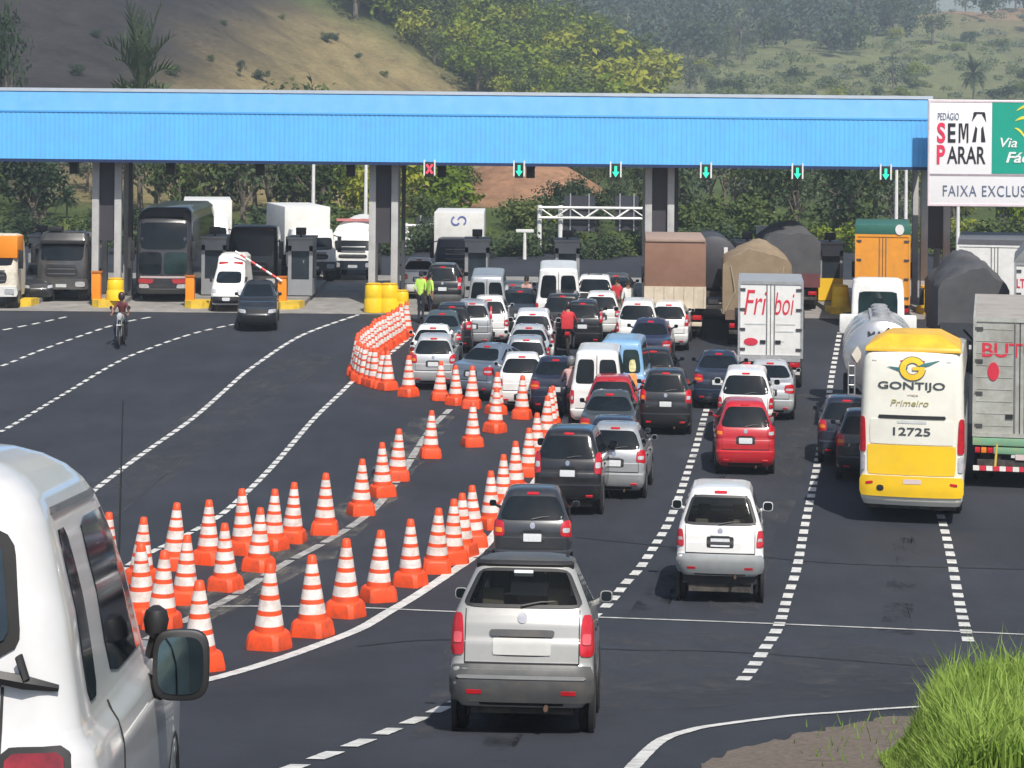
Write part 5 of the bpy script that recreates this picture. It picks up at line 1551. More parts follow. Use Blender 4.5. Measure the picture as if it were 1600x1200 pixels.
def tarp_body(t, w, L, z0, z1, hump, mat, name='tarpaulin', y0=0.02, seed=1, flat=.5):
    """load under a sheet: rounded heap with sagging folds"""
    r = random.Random(seed); rings = []
    n = 30
    ph = [r.uniform(0, 6.28) for _ in range(6)]
    for i in range(n + 1):
        y = y0 + L * i / n
        e = math.sin(math.pi * min(1, max(0, .06 + .94 * i / n))) ** flat if hump else 1
        ring = []
        for k in range(29):
            u = -1 + 2 * k / 28
            zz = z1 + hump * e * (1 - abs(u) ** 2.0) * (1 + .10 * math.sin(y * 1.7 + ph[0]) + .10 * math.sin(u * 4 + y * .9 + ph[1]))
            zz += (.045 * math.sin(y * 4.1 + u * 6 + ph[2]) + .035 * math.sin(u * 11 + y * 2.3 + ph[3]) + .02 * math.sin(y * 9 - u * 15 + ph[4]) + r.uniform(-.012, .012)) * min(1, hump)
            ring.append((w * u, y, zz if abs(u) < 1 else z1 - .02))
        ring += [(w * 1.0, y, z0), (-w * 1.0, y, z0)]
        rings.append(ring)
    mb = MB(); mb.loft(rings)
    mb.f = [f[::-1] for f in mb.f]
    return mb.build(name, mat, t, smooth=50)

# --- white lettered box truck
REDTXT = plain('red lettering', (.62, .03, .06), .5, 0, .1, 4); GREYTXT = plain('pale grey lettering', (.55, .57, .57), .5)
t = lorry('box_truck', 'white box truck with Friboi in red letters on its rear doors', 'truck', 1203, 612, dyaw=-.4)
b = box_body(t, 'cargo_box', 1.20, 4.6, .98, 3.22, WHITE, STEEL, plain('grey truck roof', (.30, .31, .32), .5))
letters(b, 'Fri', -.56, 2.60, .84, .72, .024, REDTXT, .25, .0); letters(b, 'boi', .50, 2.57, .74, .66, .024, REDTXT, .25, .0)
MB().lathe([(.001, 0), (.26, .0), (.26, .02), (.001, .02)], 'y', (-.72, .008, 0), 20).build('red_oval', REDTXT, b, (0, 0, 1.45 * VS)).scale = (1, 1, .42)
for x, z, a in ((-.55, 1.95, .8), (.55, 1.95, .7), (.5, 1.74, .7), (.35, 1.45, .3)): MB().box(x - a / 2, x + a / 2, .018, .028, z, z + .035).build('text_line', GREYTXT, b)
rearframe(t, 1.15, 1.0, 5, colour=plain('striped bar', (.6, .55, .55), .5)); truck_wheels(t, 1.18, (1.3, 5.6))
MB().box(-1.1, 1.1, -.02, .06, .88, 1.0).build('rear_sill', STEEL, t)
cabin(t, 4.8, 1.12, 2.5, 1.7, WHITE)

# --- yellow and white coach
t = lorry('coach', 'yellow and white coach seen from behind with a winged G emblem', 'bus', 1423, 822, yawdeg=12.2)
SB = Shape([(.42, .12, 11.6, 1.20, .2, .3), (.55, .02, 11.9, 1.26, .22, .4), (.80, .0, 12, 1.285, .24, .4), (1.5, .06, 12, 1.29, .22, .4), (2.2, .10, 11.9, 1.285, .22, .4),
            (3.2, .20, 11.6, 1.26, .26, .4), (3.45, .24, 8.2, 1.245, .27, .4), (3.66, .31, 4.2, 1.22, .28, .3), (3.74, .42, 3.4, 1.14, .3, .3), (3.77, .62, 3.0, 1.0, .35, .35)], .10, .15)
CREAM = plain('cream coach paint', (.80, .79, .70), .3, 0, .03, 1, .5, .6, dirt=DUST, dirt_amt=.15)
CYEL = plain('yellow coach paint', (.88, .56, .015), .3, 0, .04, 1, .5, .6, dirt=DUST, dirt_amt=.2)
CYEL2 = plain('ochre roof paint', (.80, .46, .03), .45, 0, .12, 2, dirt=(.45, .22, .03), dirt_amt=.5)
SB.body(MB(), sub=3).build('body', CREAM, t)
o = ptch(SB, 'rear', sym(-1.25, 1.25, .62, 1.06), CYEL, 'bumper', t, off=.045, rnd=.10, nx=20, nz=5)
o2 = ptch(SB, 'rear', sym(-1.08, 1.08, 1.09, 1.72, -1.10, 1.10), CYEL, 'engine_hatch', t, off=.02, rnd=.05, nx=16, nz=5)
ptch(SB, 'rear', sym(-1.04, 1.04, 1.74, 2.26), CREAM, 'hatch_panel', t, off=.02, rnd=.05, nx=14, nz=4)
ptch(SB, 'rear', sym(-.84, .84, 2.28, 2.36), BLACK, 'vent_slot', t, off=.02, rnd=.1, nx=10, nz=2)
ptch(SB, 'rear', sym(-.36, .36, 2.19, 2.25), GREYTXT, 'small_vent', t, off=.03, rnd=.1)
for s in (-1, 1):
    q = [(s * 1.12, 1.55), (s * 1.275, 1.55), (s * 1.27, 2.30), (s * 1.15, 2.30)]
    if s < 0: q = [q[1], q[0], q[3], q[2]]
    ptch(SB, 'rear', q, REDLAMP, 'tail_light', t, off=.03, rnd=.25, nx=5, nz=6)
    q = [(s * 1.14, 1.16), (s * 1.26, 1.16), (s * 1.26, 1.50), (s * 1.14, 1.50)]
    if s < 0: q = [q[1], q[0], q[3], q[2]]
    ptch(SB, 'rear', q, CLEARLAMP, 'indicator', t, off=.026, rnd=.25, nx=4, nz=4)
    q = [(s * .95, .88), (s * 1.12, .86), (s * 1.12, .92), (s * .95, .94)]
    if s < 0: q = [q[1], q[0], q[3], q[2]]
    ptch(SB, 'rear', q, REDLAMP, 'reflector', t, off=.055, rnd=.2, nx=3, nz=2)
ptch(SB, 'rear', sym(-.20, .24, .90, 1.00), plain('pinkish plate', (.62, .50, .50), .4), 'number_plate', t, off=.055, rnd=.05, nx=4)
ptch(SB, 'rear', [(-.86, .74), (-.68, .74), (-.68, .86), (-.86, .86)], BLACK, 'exhaust', t, off=.055, rnd=.9, nx=6, nz=6)
INKG = plain('dark lettering', (.05, .06, .065), .5)
def onrear(S, parent, body, x, z, wd, ht, mat, shear=0, bold=0.0, off=.02, tr=1.0):
    # follows the slope of the tail
    y0 = S.rear(0, z - ht / 2); y1 = S.rear(0, z + ht / 2)
    o = letters(parent, body, x, z, wd, ht, 0, mat, shear, bold, track=tr)
    for v in o.data.vertices:
        v.co.y += S.rear(v.co.x, v.co.z / VS) - off
    return o
onrear(SB, t, 'GONTIJO', -.02, 2.975, 1.66, .20, INKG, 0, .012)
onrear(SB, t, '12725', .0, 2.02, .92, .17, INKG, 0, .012, .035)
GOLD = plain('khaki lettering', (.40, .36, .15), .5)
onrear(SB, t, 'Primeiro', -.06, 2.63, .94, .13, GOLD, .2); onrear(SB, t, 'viaje', .02, 2.80, .26, .05, plain('faint pink lettering', (.62, .45, .38), .5), 0)
def rearprism(S, parent, pts, mat, name, off=.02):
    mb = MB(); mb.prism(pts, -.012, 0)
    o = mb.build(name, mat, parent, smooth=0)
    for v in o.data.vertices: v.co.y += S.rear(v.co.x, v.co.z / VS) - off
    return o
TEAL = plain('teal wing', (.03, .16, .18), .5)
rearprism(SB, t, [(-.62, 3.40), (-.30, 3.30), (-.12, 3.36), (-.12, 3.42), (-.36, 3.38)], TEAL, 'emblem_wing')
rearprism(SB, t, [(.18, 3.38), (.42, 3.44), (.68, 3.55), (.40, 3.50), (.18, 3.46)], TEAL, 'emblem_wing')
def arcring(cx, cz, r0, r1, a0, a1, n=16):
    pts = [(cx + r1 * math.cos(a0 + (a1 - a0) * i / n), cz + r1 * .78 * math.sin(a0 + (a1 - a0) * i / n)) for i in range(n + 1)]
    pts += [(cx + r0 * math.cos(a1 - (a1 - a0) * i / n), cz + r0 * .78 * math.sin(a1 - (a1 - a0) * i / n)) for i in range(n + 1)]
    return pts
rearprism(SB, t, arcring(0, 3.36, .15, .335, .45, 2 * math.pi - .1, 22), INKG, 'emblem_outline', .018)
rearprism(SB, t, arcring(0, 3.36, .165, .315, .50, 2 * math.pi - .14, 22), CYEL, 'emblem', .026)
rearprism(SB, t, [(.0, 3.33), (.30, 3.33), (.30, 3.40), (.0, 3.40)], CYEL, 'emblem_bar', .028)
for x in (-.95, -.25, 0, .25, .9): ptch(SB, 'rear', sym(x - .06, x + .06, 3.50, 3.53), REDTXT if x in (-.25, 0, .25) else GREYTXT, 'marker_light', t, off=.015, nx=2, nz=1)
mb = MB()
mb.loft([[(-1.21, .36, 3.70), (1.21, .36, 3.70), (1.18, 3.6, 3.66), (-1.18, 3.6, 3.66)], [(-1.18, .40, 3.80), (1.18, .40, 3.80), (1.12, 3.4, 3.80), (-1.12, 3.4, 3.80)], [(-.66, .85, 4.06), (.66, .85, 4.06), (.62, 3.0, 4.04), (-.62, 3.0, 4.04)]])
mb.build('roof_fairing', CYEL2, t, smooth=30, bevel=.05)
ptch(SB, 'side', [(.6, 2.2), (11.0, 2.2), (10.8, 3.1), (.6, 3.1)], GLASS, 'side_window', t, side=1, off=.01, nx=10)
ptch(SB, 'side', [(.6, 2.2), (11.0, 2.2), (10.8, 3.1), (.6, 3.1)], GLASS, 'side_window', t, side=-1, off=.01, nx=10)
for s in (-1, 1):
    mb = MB().box(s * 1.45 - .12, s * 1.45 + .12, 11.8, 11.95, 2.3, 3.1); mb.tube([(s * 1.45, 11.9, 3.05), (s * 1.1, 11.6, 3.4)], .035, 6); mb.build('mirror', BLACK, t, bevel=.04)
MB().box(-1.1, 1.1, .5, 11.5, .30, .60).build('underbody', FRAME, t)
truck_wheels(t, 1.22, (2.4, 3.6, 9.2), .50)

# --- grey container trailer at the right edge
CGREY = plain('grey container paint', (.40, .415, .39), .55, 0, .09, 1.5, dirt=(.20, .175, .14), dirt_amt=.7)
BROWNR = plain('brownish container roof', (.36, .33, .30), .75, 0, .12, 1.2, dirt=(.2, .17, .14), dirt_amt=.5)
GREENB = plain('pale green beam', (.16, .36, .24), .5, 0, .1, 3, dirt=(.4, .33, .12), dirt_amt=.5)
t = lorry('container_truck', 'grey container truck with red letters cut by the right edge of the photo', 'truck', 1592, 765, yawdeg=12.0)
b = box_body(t, 'container', 1.28, 9.5, 1.15, 3.82, CGREY, CGREY, BROWNR, bars=True)
letters(b, 'BUTU', -.28, 3.10, 1.5, .32, .024, REDTXT, 0, .015)
MB().lathe([(.001, 0), (.155, .0), (.155, .02), (.001, .02)], 'y', (-.72, .008, 0), 20).build('red_emblem', REDTXT, b, (0, 0, 2.62 * VS)).scale = (1, 1, 1.33)
mb = MB()
for k in range(9):
    z = 1.4 + k * .27
    for s in (-1, 1): mb.box(s * .70 - .5, s * .70 + .5, .018, .034, z, z + .012)
mb.build('door_rib', CGREY, b)
MB().box(-1.27, 1.27, -.03, .2, .96, 1.13).build('green_beam', GREENB, t, bevel=.02)
MB().box(-.7, 1.2, -.02, .15, .78, .93).build('lower_beam', GREENB, t, bevel=.02)
for k in range(3): MB().box(-1.2 + k * .17, -1.06 + k * .17, -.06, .02, .80, .92).build('tail_light', REDLAMP if k != 1 else AMBER, t, bevel=.01)
mb = MB()
for k in range(14): mb.box(-1.25 + k * .18, -1.25 + k * .18 + .17, -.05, .05, .40, .50, k % 2)
mb.build('striped_bar', [WHITE, REDTXT], t)
MB().box(-.1, .25, -.03, 0, .66, .78).build('number_plate', plain('pinkish plate', (.62, .5, .5), .4), t)
for x in (-.6, .6): MB().tube([(x, .0, 1.0), (x - .06, .0, .45)], .035, 6).build('bar_bracket', plain('yellow bracket', (.6, .45, .1), .5), t)
rearframe(t, 1.2, 1.1, 9.5, lamps=False); truck_wheels(t, 1.22, (1.5, 2.8, 8.6))
cabin(t, 9.8, 1.2, 2.9, 1.8, WHITE)

# --- tanker between the coach and the toll
TANK = plain('brushed tank steel', (.58, .59, .61), .28, .75, .06, 2, .5, 0, dirt=(.3, .3, .31), dirt_amt=.3)
t = lorry('tanker_truck', 'steel tanker truck with white cab just ahead of the yellow coach', 'truck', 1376, 680, yawdeg=8.2)
rx, rz_, zc = 1.20, .92, 2.05
prof = [(.02, -.20), (.55, -.16), (.85, -.08), (1.0, .04), (1.0, 5.5), (.85, 5.62), (.02, 5.7)]
rings = []
for rr_, yy in prof: rings.append([(rr_ * rx * math.cos(a), yy, zc + rr_ * rz_ * math.sin(a)) for a in [i * math.pi / 18 for i in range(36)]])
mb = MB(); mb.loft(rings); mb.f = [f[::-1] for f in mb.f]
b = mb.build('tank', TANK, t)
for yy in (.10, 1.9, 3.7):
    mb = MB(); R = [[(k * rx * math.cos(a), yy + d, zc + k * rz_ * math.sin(a)) for a in [i * math.pi / 18 for i in range(36)]] for k, d in ((.98, 0), (1.03, .0), (1.03, .10), (.98, .10))]
    mb.loft(R); mb.f = [f[::-1] for f in mb.f]; mb.build('tank_band', STEEL, b)
MB().prism([(-.78, 2.10 - .22), (-.60, 2.10), (-.78, 2.10 + .22), (-.96, 2.10)], -.16, -.02).build('hazard_diamond', plain('faded diamond plate', (.72, .66, .55), .5), b)
letters(b, 'MA', -.2, 2.62, .5, .20, -.125, INKG, 0, .03)
MB().box(-.35, .35, .8, 4.8, zc + rz_ - .06, zc + rz_ + .05).build('walkway', STEEL, b)
for yy in (1.4, 2.9, 4.3): MB().lathe([(.28, zc + rz_ + .04), (.28, zc + rz_ + .16), (.2, zc + rz_ + .2)], 'z', (0, yy, 0), 14).build('hatch', STEEL, b)
rearframe(t, 1.15, 1.15, 6.2, colour=WHITE); truck_wheels(t, 1.18, (1.2, 2.4, 7.4))
mb = MB().tube([(-1.05, -.12, .9), (-1.05, -.12, 1.9)], .025, 6); mb.tube([(-.85, -.12, .9), (-.85, -.12, 1.9)], .025, 6)
for k in range(4): mb.tube([(-1.05, -.12, 1.05 + k * .25), (-.85, -.12, 1.05 + k * .25)], .02, 5)
mb.build('ladder', STEEL, t)
cabin(t, 6.5, .95, 3.75, 1.8, WHITE, glass=GLASSG)
MB().box(-1.12, 1.12, 6.0, 6.4, 1.2, 2.2).build('cab_guard', WHITE, t, bevel=.04)
MB().box(-1.34, 1.34, 6.02, 6.38, 2.2, 2.75).build('front_shroud', WHITE, t, bevel=.08)

# --- orange box truck at the booth
OBOX = plain('orange cargo box', (.80, .32, .03), .5, 0, .06, 1.2, dirt=(.45, .2, .05), dirt_amt=.4)
t = lorry('box_truck', 'orange box truck with green top band standing at the toll booth', 'truck', 1381, Y=97.5, yawdeg=9.2)
b = box_body(t, 'cargo_box', 1.19, 7, 1.0, 3.55, OBOX, OBOX, None, bars=True)
MB().box(-1.20, 1.20, -.01, 7, 3.55, 3.90).build('green_band', plain('dark green band', (.03, .13, .10), .5), b, bevel=.02)
MB().lathe([(.001, 0), (.19, .0), (.19, .03), (.001, .03)], 'y', (.72, -.045, 0), 20).build('round_mark', WHITE, b, (0, 0, 3.73 * VS))
rearframe(t, 1.2, 1.0, 7); truck_wheels(t, 1.2, (1.4, 6.4)); cabin(t, 7.3, 1.15, 2.7, 1.7, plain('blue cab paint', (.03, .07, .25), .35))

# --- brown box truck
BRN = plain('brown tarpaulin', (.235, .13, .09), .75, 0, .08, 1.0, .2, dirt=(.33, .22, .17), dirt_amt=.35, bmp=.3)
CRM = plain('cream tailgate', (.62, .54, .42), .6, 0, .08, 2, dirt=(.4, .3, .2), dirt_amt=.5)
t = lorry('tarp_truck', 'truck with square brown tarpaulin body and cream tailgate', 'truck', 1054, 532, dyaw=-1.0)
MB().box(-1.30, 1.30, .02, 6.8, 1.85, 3.42).build('tarpaulin', BRN, t, bevel=.06)
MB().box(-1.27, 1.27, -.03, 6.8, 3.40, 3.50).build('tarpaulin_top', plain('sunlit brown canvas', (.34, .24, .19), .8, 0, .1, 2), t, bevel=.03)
b = MB().box(-1.31, 1.31, -.06, 6.8, 1.12, 1.86).build('tailgate', CRM, t)
mb = MB()
for k in range(7): mb.box(-1.3 + k * .42, -1.3 + k * .42 + .06, -.10, -.055, 1.12, 1.86)
mb.build('gate_rib', CRM, b)
rearframe(t, 1.2, 1.12, 7, colour=CRM); truck_wheels(t, 1.2, (1.3, 2.5, 6.5)); cabin(t, 7.0, 1.15, 2.7, 1.7, plain('red cab paint', (.35, .03, .03), .4))
t2 = lorry('tanker_truck', 'dark grey round bodied truck right of the brown box truck', 'truck', 1117, Y=100, yawdeg=3)
rings = [[(rr_ * 1.15 * math.cos(a), yy, 2.3 + rr_ * 1.02 * math.sin(a)) for a in [i * math.pi / 14 for i in range(28)]] for rr_, yy in ((.02, 0), (.7, .03), (1, .15), (1, 6.5), (.02, 6.7))]
mb = MB(); mb.loft(rings); mb.f = [f[::-1] for f in mb.f]
mb.build('tank', plain('dark tank paint', (.05, .05, .06), .45, 0, .2, 1), t2)
MB().box(.45, .62, -.05, .02, 1.7, 2.9).build('white_panel', WHITE, t2)
rearframe(t2, 1.15, 1.2, 6.5, colour=WHITE); truck_wheels(t2, 1.18, (1.3, 5.8)); cabin(t2, 7, 1.1, 2.7, 1.7, WHITE)

# --- tan covered load, dark heaps
TAN = plain('tan tarpaulin', (.285, .215, .14), .85, 0, .12, 1.3, .15, dirt=(.18, .13, .085), dirt_amt=.6, bmp=.5)
DKT = plain('dark grey tarpaulin', (.085, .087, .095), .8, 0, .2, 1.2, .2, dirt=(.12, .11, .10), dirt_amt=.5, bmp=.6)
t = lorry('tarp_truck', 'truck with rounded tan tarpaulin load behind the white lettered box truck', 'truck', 1182, 545, dyaw=-1.2)
tarp_body(t, 1.42, 6.5, 1.2, 2.95, .62, TAN, seed=3, flat=.22)
MB().box(-1.30, 1.30, -.02, 6.6, 1.0, 1.35).build('load_bed', plain('brown bed', (.16, .11, .075), .7), t)
for s in (-1, 1): MB().tube([(s * 1.3, -.03, 1.3), (s * .9, -.08, 2.0), (s * 1.1, .0, 2.9)], .02, 5).build('rope', plain('rope', (.4, .35, .25), .9), t)
rearframe(t, 1.2, 1.0, 7); truck_wheels(t, 1.2, (1.3, 2.5, 6.5)); cabin(t, 7.0, 1.15, 2.7, 1.7, WHITE)
t = lorry('dump_truck', 'dark dump truck with a peaked grey covered load right of the tan truck', 'truck', 1240, Y=103.5, yawdeg=2.5)
tarp_body(t, 1.30, 6.5, 1.6, 3.05, .70, DKT, seed=5, flat=.35)
MB().box(-1.28, 1.28, -.02, 6.6, 1.05, 1.65).build('load_bed', plain('maroon bed', (.14, .045, .05), .6, 0, .2, 2), t)
MB().box(-1.24, -.55, 6.4, 6.8, 1.8, 3.45).build('headboard', WHITE, t)
rearframe(t, 1.2, 1.05, 7); truck_wheels(t, 1.2, (1.3, 2.5, 6.5)); cabin(t, 7.0, 1.2, 3.3, 1.8, plain('pinkish cab', (.6, .5, .46), .5))
t = lorry('dump_truck', 'truck heaped with dark grey covered load beside the container truck', 'truck', 1524, Y=88, yawdeg=6)
tarp_body(t, 1.38, 6.8, 1.5, 2.72, 1.02, DKT, seed=8, flat=.3)
MB().box(-1.30, 1.30, -.03, 6.8, 1.0, 1.6).build('load_bed', plain('dark steel bed', (.05, .055, .065), .55, .2, .2, 2), t)
rearframe(t, 1.2, 1.05, 7); truck_wheels(t, 1.2, (1.3, 2.5, 6.5)); cabin(t, 7.0, 1.2, 2.9, 1.8, WHITE)
t = lorry('box_truck', 'tall white box truck with dark roof edge far right under the overhead sign', 'truck', 1556, Y=98, yawdeg=12.2)
b = box_body(t, 'cargo_box', 1.62, 8, 1.1, 3.55, WHITE, WHITE, None)
MB().box(-1.57, 1.63, -.02, 8, 3.56, 3.76).build('roof_edge', plain('dark roof edge', (.10, .105, .12), .6), b)
rearframe(t, 1.25, 1.05, 7); truck_wheels(t, 1.3, (1.4, 7))
t = lorry('box_truck', 'grey roofed white truck at the right edge behind the container truck', 'truck', 1640, Y=84, yawdeg=13)
b = box_body(t, 'cargo_box', 1.25, 7, 1.1, 3.55, WHITE, STEEL, None)
MB().prism([(-1.27, 3.56), (1.27, 3.56), (.9, 4.05), (-.75, 4.05)], .0, 7).build('roof', plain('slate grey roof', (.22, .23, .23), .7), b)
letters(b, 'LT', -1.0, 2.95, .3, .26, .022, REDTXT, 0, .02)
rearframe(t, 1.2, 1.05, 7); truck_wheels(t, 1.2, (1.4, 6.4))

# --- left side, facing the camera or leaving
def facing_truck(label, px, Y, cabm, h=2.75, w=1.2, z0=.45, box=None, name='truck', bumper=None, yaw=0, grille=BLACK, visor=None):
    L = 2.0
    t = thing(name, label, 'truck', (xt(px, Y), Y + L, zg(Y)), math.pi + math.radians(yaw), 0, 'vehicles at the left toll lanes')
    S, o = cabin(t, 0, w, h, L, cabm, z0=z0, rear=False)
    truckfront(S, o, w, z0, h, grille, bumper)
    if visor: MB().box(-w * .85, w * .85, L - .38, L - .1, h - .42, h - .30).build('sun_visor', visor, o, bevel=.03)
    truck_wheels(t, w - .02, (L - .75, -3.2), .48)
    MB().box(-.42, .42, -5, L - .3, .55, .85).build('chassis', FRAME, t)
    if box:
        z1, wd, mt_, L2 = box
        bb = MB().box(-wd, wd, -L2, -.35, 1.05, z1).build('cargo_box', mt_, t, bevel=.03)
        MB().box(-wd - .01, wd + .01, -L2, -.34, 1.0, 1.12).build('sill', STEEL, bb)
    return t
DKCAB = plain('dark grey cab paint', (.045, .047, .052), .35, 0, .1, 2, .5, .5, dirt=DUST, dirt_amt=.3)
t = facing_truck('dark grey truck facing the camera left of the first pillar', 98, 104.5, DKCAB, 2.45, visor=BLACK)
MB().box(.1, .75, 1.0, 1.4, 2.46, 2.62).build('roof_vent', BLACK, t, bevel=.03)
t = facing_truck('dark cabbed truck with white box seen between the double deck coach and the ambulance', 396, 107, plain('black cab paint', (.02, .022, .026), .35, 0, .1, 2, .5, .5), 2.6, box=None, bumper=DKCAB)
MB().box(-.9, .1, 1.30, 1.46, 2.25, 2.48).build('red_panel', plain('dark red panel', (.30, .03, .05), .5), t)
t = facing_truck('white box truck with grey side, tall box behind the grey booth', 478, 117, WHITE, 2.1, box=(2.9, 1.22, WHITE, 7.5), yaw=14)
t = facing_truck('white tanker truck facing the camera left of the yellow barrels', 553, 118.5, WHITE, 1.95, w=1.22, bumper=CHROME, box=None)
rings = [[(rr_ * 1.22 * math.cos(a), yy, 1.66 + rr_ * .76 * math.sin(a)) for a in [i * math.pi / 14 for i in range(28)]] for rr_, yy in ((.02, -6.7), (1, -6.5), (1, -.5), (.75, -.35), (.02, -.3))]
mb = MB(); mb.loft(rings); mb.f = [f[::-1] for f in mb.f]; o = mb.build('tank', WHITE, t)
MB().box(-1.05, 1.05, -.42, -.30, 2.30, 2.40).build('red_band', plain('faded red band', (.55, .2, .2), .5), o)
t = facing_truck('orange and white truck cut by the left edge of the photo', -12, 101.5, plain('cream cab', (.72, .66, .55), .4, dirt=DUST, dirt_amt=.4), 2.55, w=1.15, bumper=WHITE)
MB().box(-1.17, -.3, .6, 1.9, 1.75, 2.5).build('orange_panel', ORANGE, t, bevel=.06)
t = facing_truck('white box truck with a blue emblem and dark cab behind the queue', 717, 116.5, plain('navy cab paint', (.02, .025, .04), .4), 1.8, w=1.18, box=(2.75, 1.32, WHITE, 7))
mb = MB()
for a0, a1, cx in ((.3, 4.2, -.15), (-2.6, 1.2, .18)): mb.prism(arcring(cx, 2.42, .17, .25, a0, a1, 12), -.32, -.345)
mb.build('blue_emblem', plain('blue emblem ink', (.16, .20, .5), .5), t, smooth=0)
t = facing_truck('white truck behind the double deck coach', 318, 119, WHITE, 2.4, box=(3.05, 1.3, WHITE, 8), yaw=8)

# double deck coach
t = thing('coach', 'dark double deck coach facing the camera with red front stripes', 'bus', (xt(243, 104.5), 104.5 + 11.5, zg(104.5)), math.pi + math.radians(2), 0, 'vehicles at the left toll lanes')
t.scale = (1, 1, .87)
DK = plain('dark coach paint', (.03, .032, .042), .3, 0, .1, 1, .5, .6, dirt=DUST, dirt_amt=.2)
SD = Shape([(.35, .1, 11.3, 1.2, .2, .3), (.6, 0, 11.5, 1.27, .2, .35), (1.1, 0, 11.55, 1.29, .2, .35), (1.5, 0, 11.55, 1.29, .2, .35), (2.6, 0, 11.45, 1.29, .2, .4), (3.3, 0, 11.2, 1.27, .2, .4), (3.65, .1, 10.8, 1.2, .25, .45), (3.82, .4, 10.2, 1.0, .3, .5)], .05, .16)
b = SD.body(MB(), sub=3).build('body', DK, t)
ptch(SD, 'front', sym(-1.1, 1.1, 2.15, 3.45, -1.05, 1.05), GLASS, 'upper_windshield', t, off=.015, nx=12)
for s in (-1, 1):
    q = [(s * .05, 1.15), (s * 1.12, 1.15), (s * 1.12, 2.05), (s * .05, 2.05)]
    if s < 0: q = [q[1], q[0], q[3], q[2]]
    ptch(SD, 'front', q, GLASS if s > 0 else GLASSG, 'lower_windshield', t, off=.015, nx=6)
    q = [(s * .5, .78), (s * 1.12, .80), (s * 1.15, .98), (s * .4, .96)]
    if s < 0: q = [q[1], q[0], q[3], q[2]]
    ptch(SD, 'front', q, plain('red stripe', (.42, .04, .05), .4), 'stripe', t, off=.02, nx=6)
    q = [(s * .62, .60), (s * 1.10, .60), (s * 1.10, .76), (s * .68, .76)]
    if s < 0: q = [q[1], q[0], q[3], q[2]]
    ptch(SD, 'front', q, CLEARLAMP, 'headlight', t, off=.02, nx=5)
    MB().box(s * 1.42 - .1, s * 1.42 + .1, 11.35, 11.5, 1.7, 2.5).build('mirror', BLACK, t, bevel=.04)
    ptch(SD, 'side', [(.6, 2.4), (10.8, 2.4), (10.4, 3.3), (.6, 3.3)], GLASS, 'side_window', t, side=s, off=.01, nx=8)
ptch(SD, 'front', sym(-1.15, 1.15, 1.0, 1.08), plain('pale stripe', (.5, .42, .42), .4), 'pale_stripe', t, off=.016, nx=10, nz=1)
ptch(SD, 'front', sym(-1.2, 1.2, .42, .57), GREYPL, 'bumper', t, off=.03, nx=12, nz=2)
truck_wheels(t, 1.24, (2.5, 9), .5)

# ambulance leaving, seen from its front
p = Vector((xt(356, 101.2), 101.2, zg(101.2)))
t = thing('ambulance', 'white ambulance van with red roof lights facing the camera', 'ambulance', (p.x, p.y + 4.1, p.z), math.pi, 0, 'vehicles at the left toll lanes')
t.scale = (.80, .9, .84)
SA = Shape([(.32, .1, 4.5, .86, .15, .4), (.5, 0, 4.65, .93, .15, .5), (.75, 0, 4.6, .94, .15, .5), (1.0, 0, 4.2, .93, .15, .4), (1.12, 0, 3.9, .92, .15, .3), (1.6, 0, 3.2, .84, .15, .25), (1.74, 0, 3.0, .80, .15, .2), (2.15, .05, 2.4, .80, .15, .2), (2.28, .3, 2.1, .65, .2, .2)], .03, .10)
SA.body(MB()).build('body', WHITE, t)
ptch(SA, 'front', sym(-.72, .72, 1.16, 1.60, -.66, .66), GLASS, 'windshield', t, off=.012, nx=8)
ptch(SA, 'front', sym(-.9, .9, .40, .66), BLACK, 'bumper', t, off=.02, nx=10)
ptch(SA, 'front', sym(-.22, .22, .50, .62), PLATE, 'number_plate', t, off=.035)
for s in (-1, 1):
    MB().box(s * .42 - .26, s * .42 + .26, 2.45, 2.75, 1.80, 1.98).build('roof_light', REDLAMP, t, bevel=.04)
    q = [(s * .55, .78), (s * .86, .80), (s * .84, .94), (s * .58, .92)]
    if s < 0: q = [q[1], q[0], q[3], q[2]]
    ptch(SA, 'front', q, CLEARLAMP, 'headlight', t, off=.015, nx=4)
    MB().box(s * 1.0 - .07, s * 1.0 + .07, 3.6, 3.7, 1.2, 1.42).build('mirror', BLACK, t, bevel=.02)
    for y in (.8, 3.7): wheel(t, s * .95, y, .34, .22)

# ================================================================== NEAREST VEHICLE, cut by the left edge
NY = 7.35
t = thing('off_road_car', 'white off-road car cut by the left edge, closest to the camera, with black door mirror', 'car', (-2.245, NY, zg(NY)), math.radians(3.2), math.atan((zg(NY + 3) - zg(NY)) / 3) * .55)
NW = paint('clean white', (.60, .60, .605), 0, .28, .16)
SN = Shape([(.30, .05, 3.5, .80, .15, .3), (.42, .0, 3.6, .85, .16, .35), (.58, -.02, 3.6, .875, .16, .4), (.76, .02, 3.55, .88, .15, .4), (.88, .03, 3.5, .872, .15, .3), (.94, .04, 3.3, .85, .15, .25),
            (.98, .05, 2.7, .815, .14, .22), (1.01, .06, 2.45, .80, .14, .2), (1.28, .10, 2.22, .735, .15, .18), (1.45, .15, 2.05, .672, .17, .18), (1.53, .18, 1.96, .635, .18, .18), (1.585, .21, 1.88, .595, .19, .19), (1.63, .26, 1.8, .535, .2, .2), (1.665, .34, 1.7, .455, .2, .2), (1.69, .46, 1.58, .36, .2, .2), (1.705, .66, 1.4, .24, .18, .18)], .03, .1)
SN.body(MB(), sub=4).build('body', NW, t, smooth=60)
ptch(SN, 'rear', sym(-.615, .615, 1.15, 1.56, -.54, .54), RUBBER, 'window_seal', t, off=.008, rnd=.45, nx=24, nz=14)
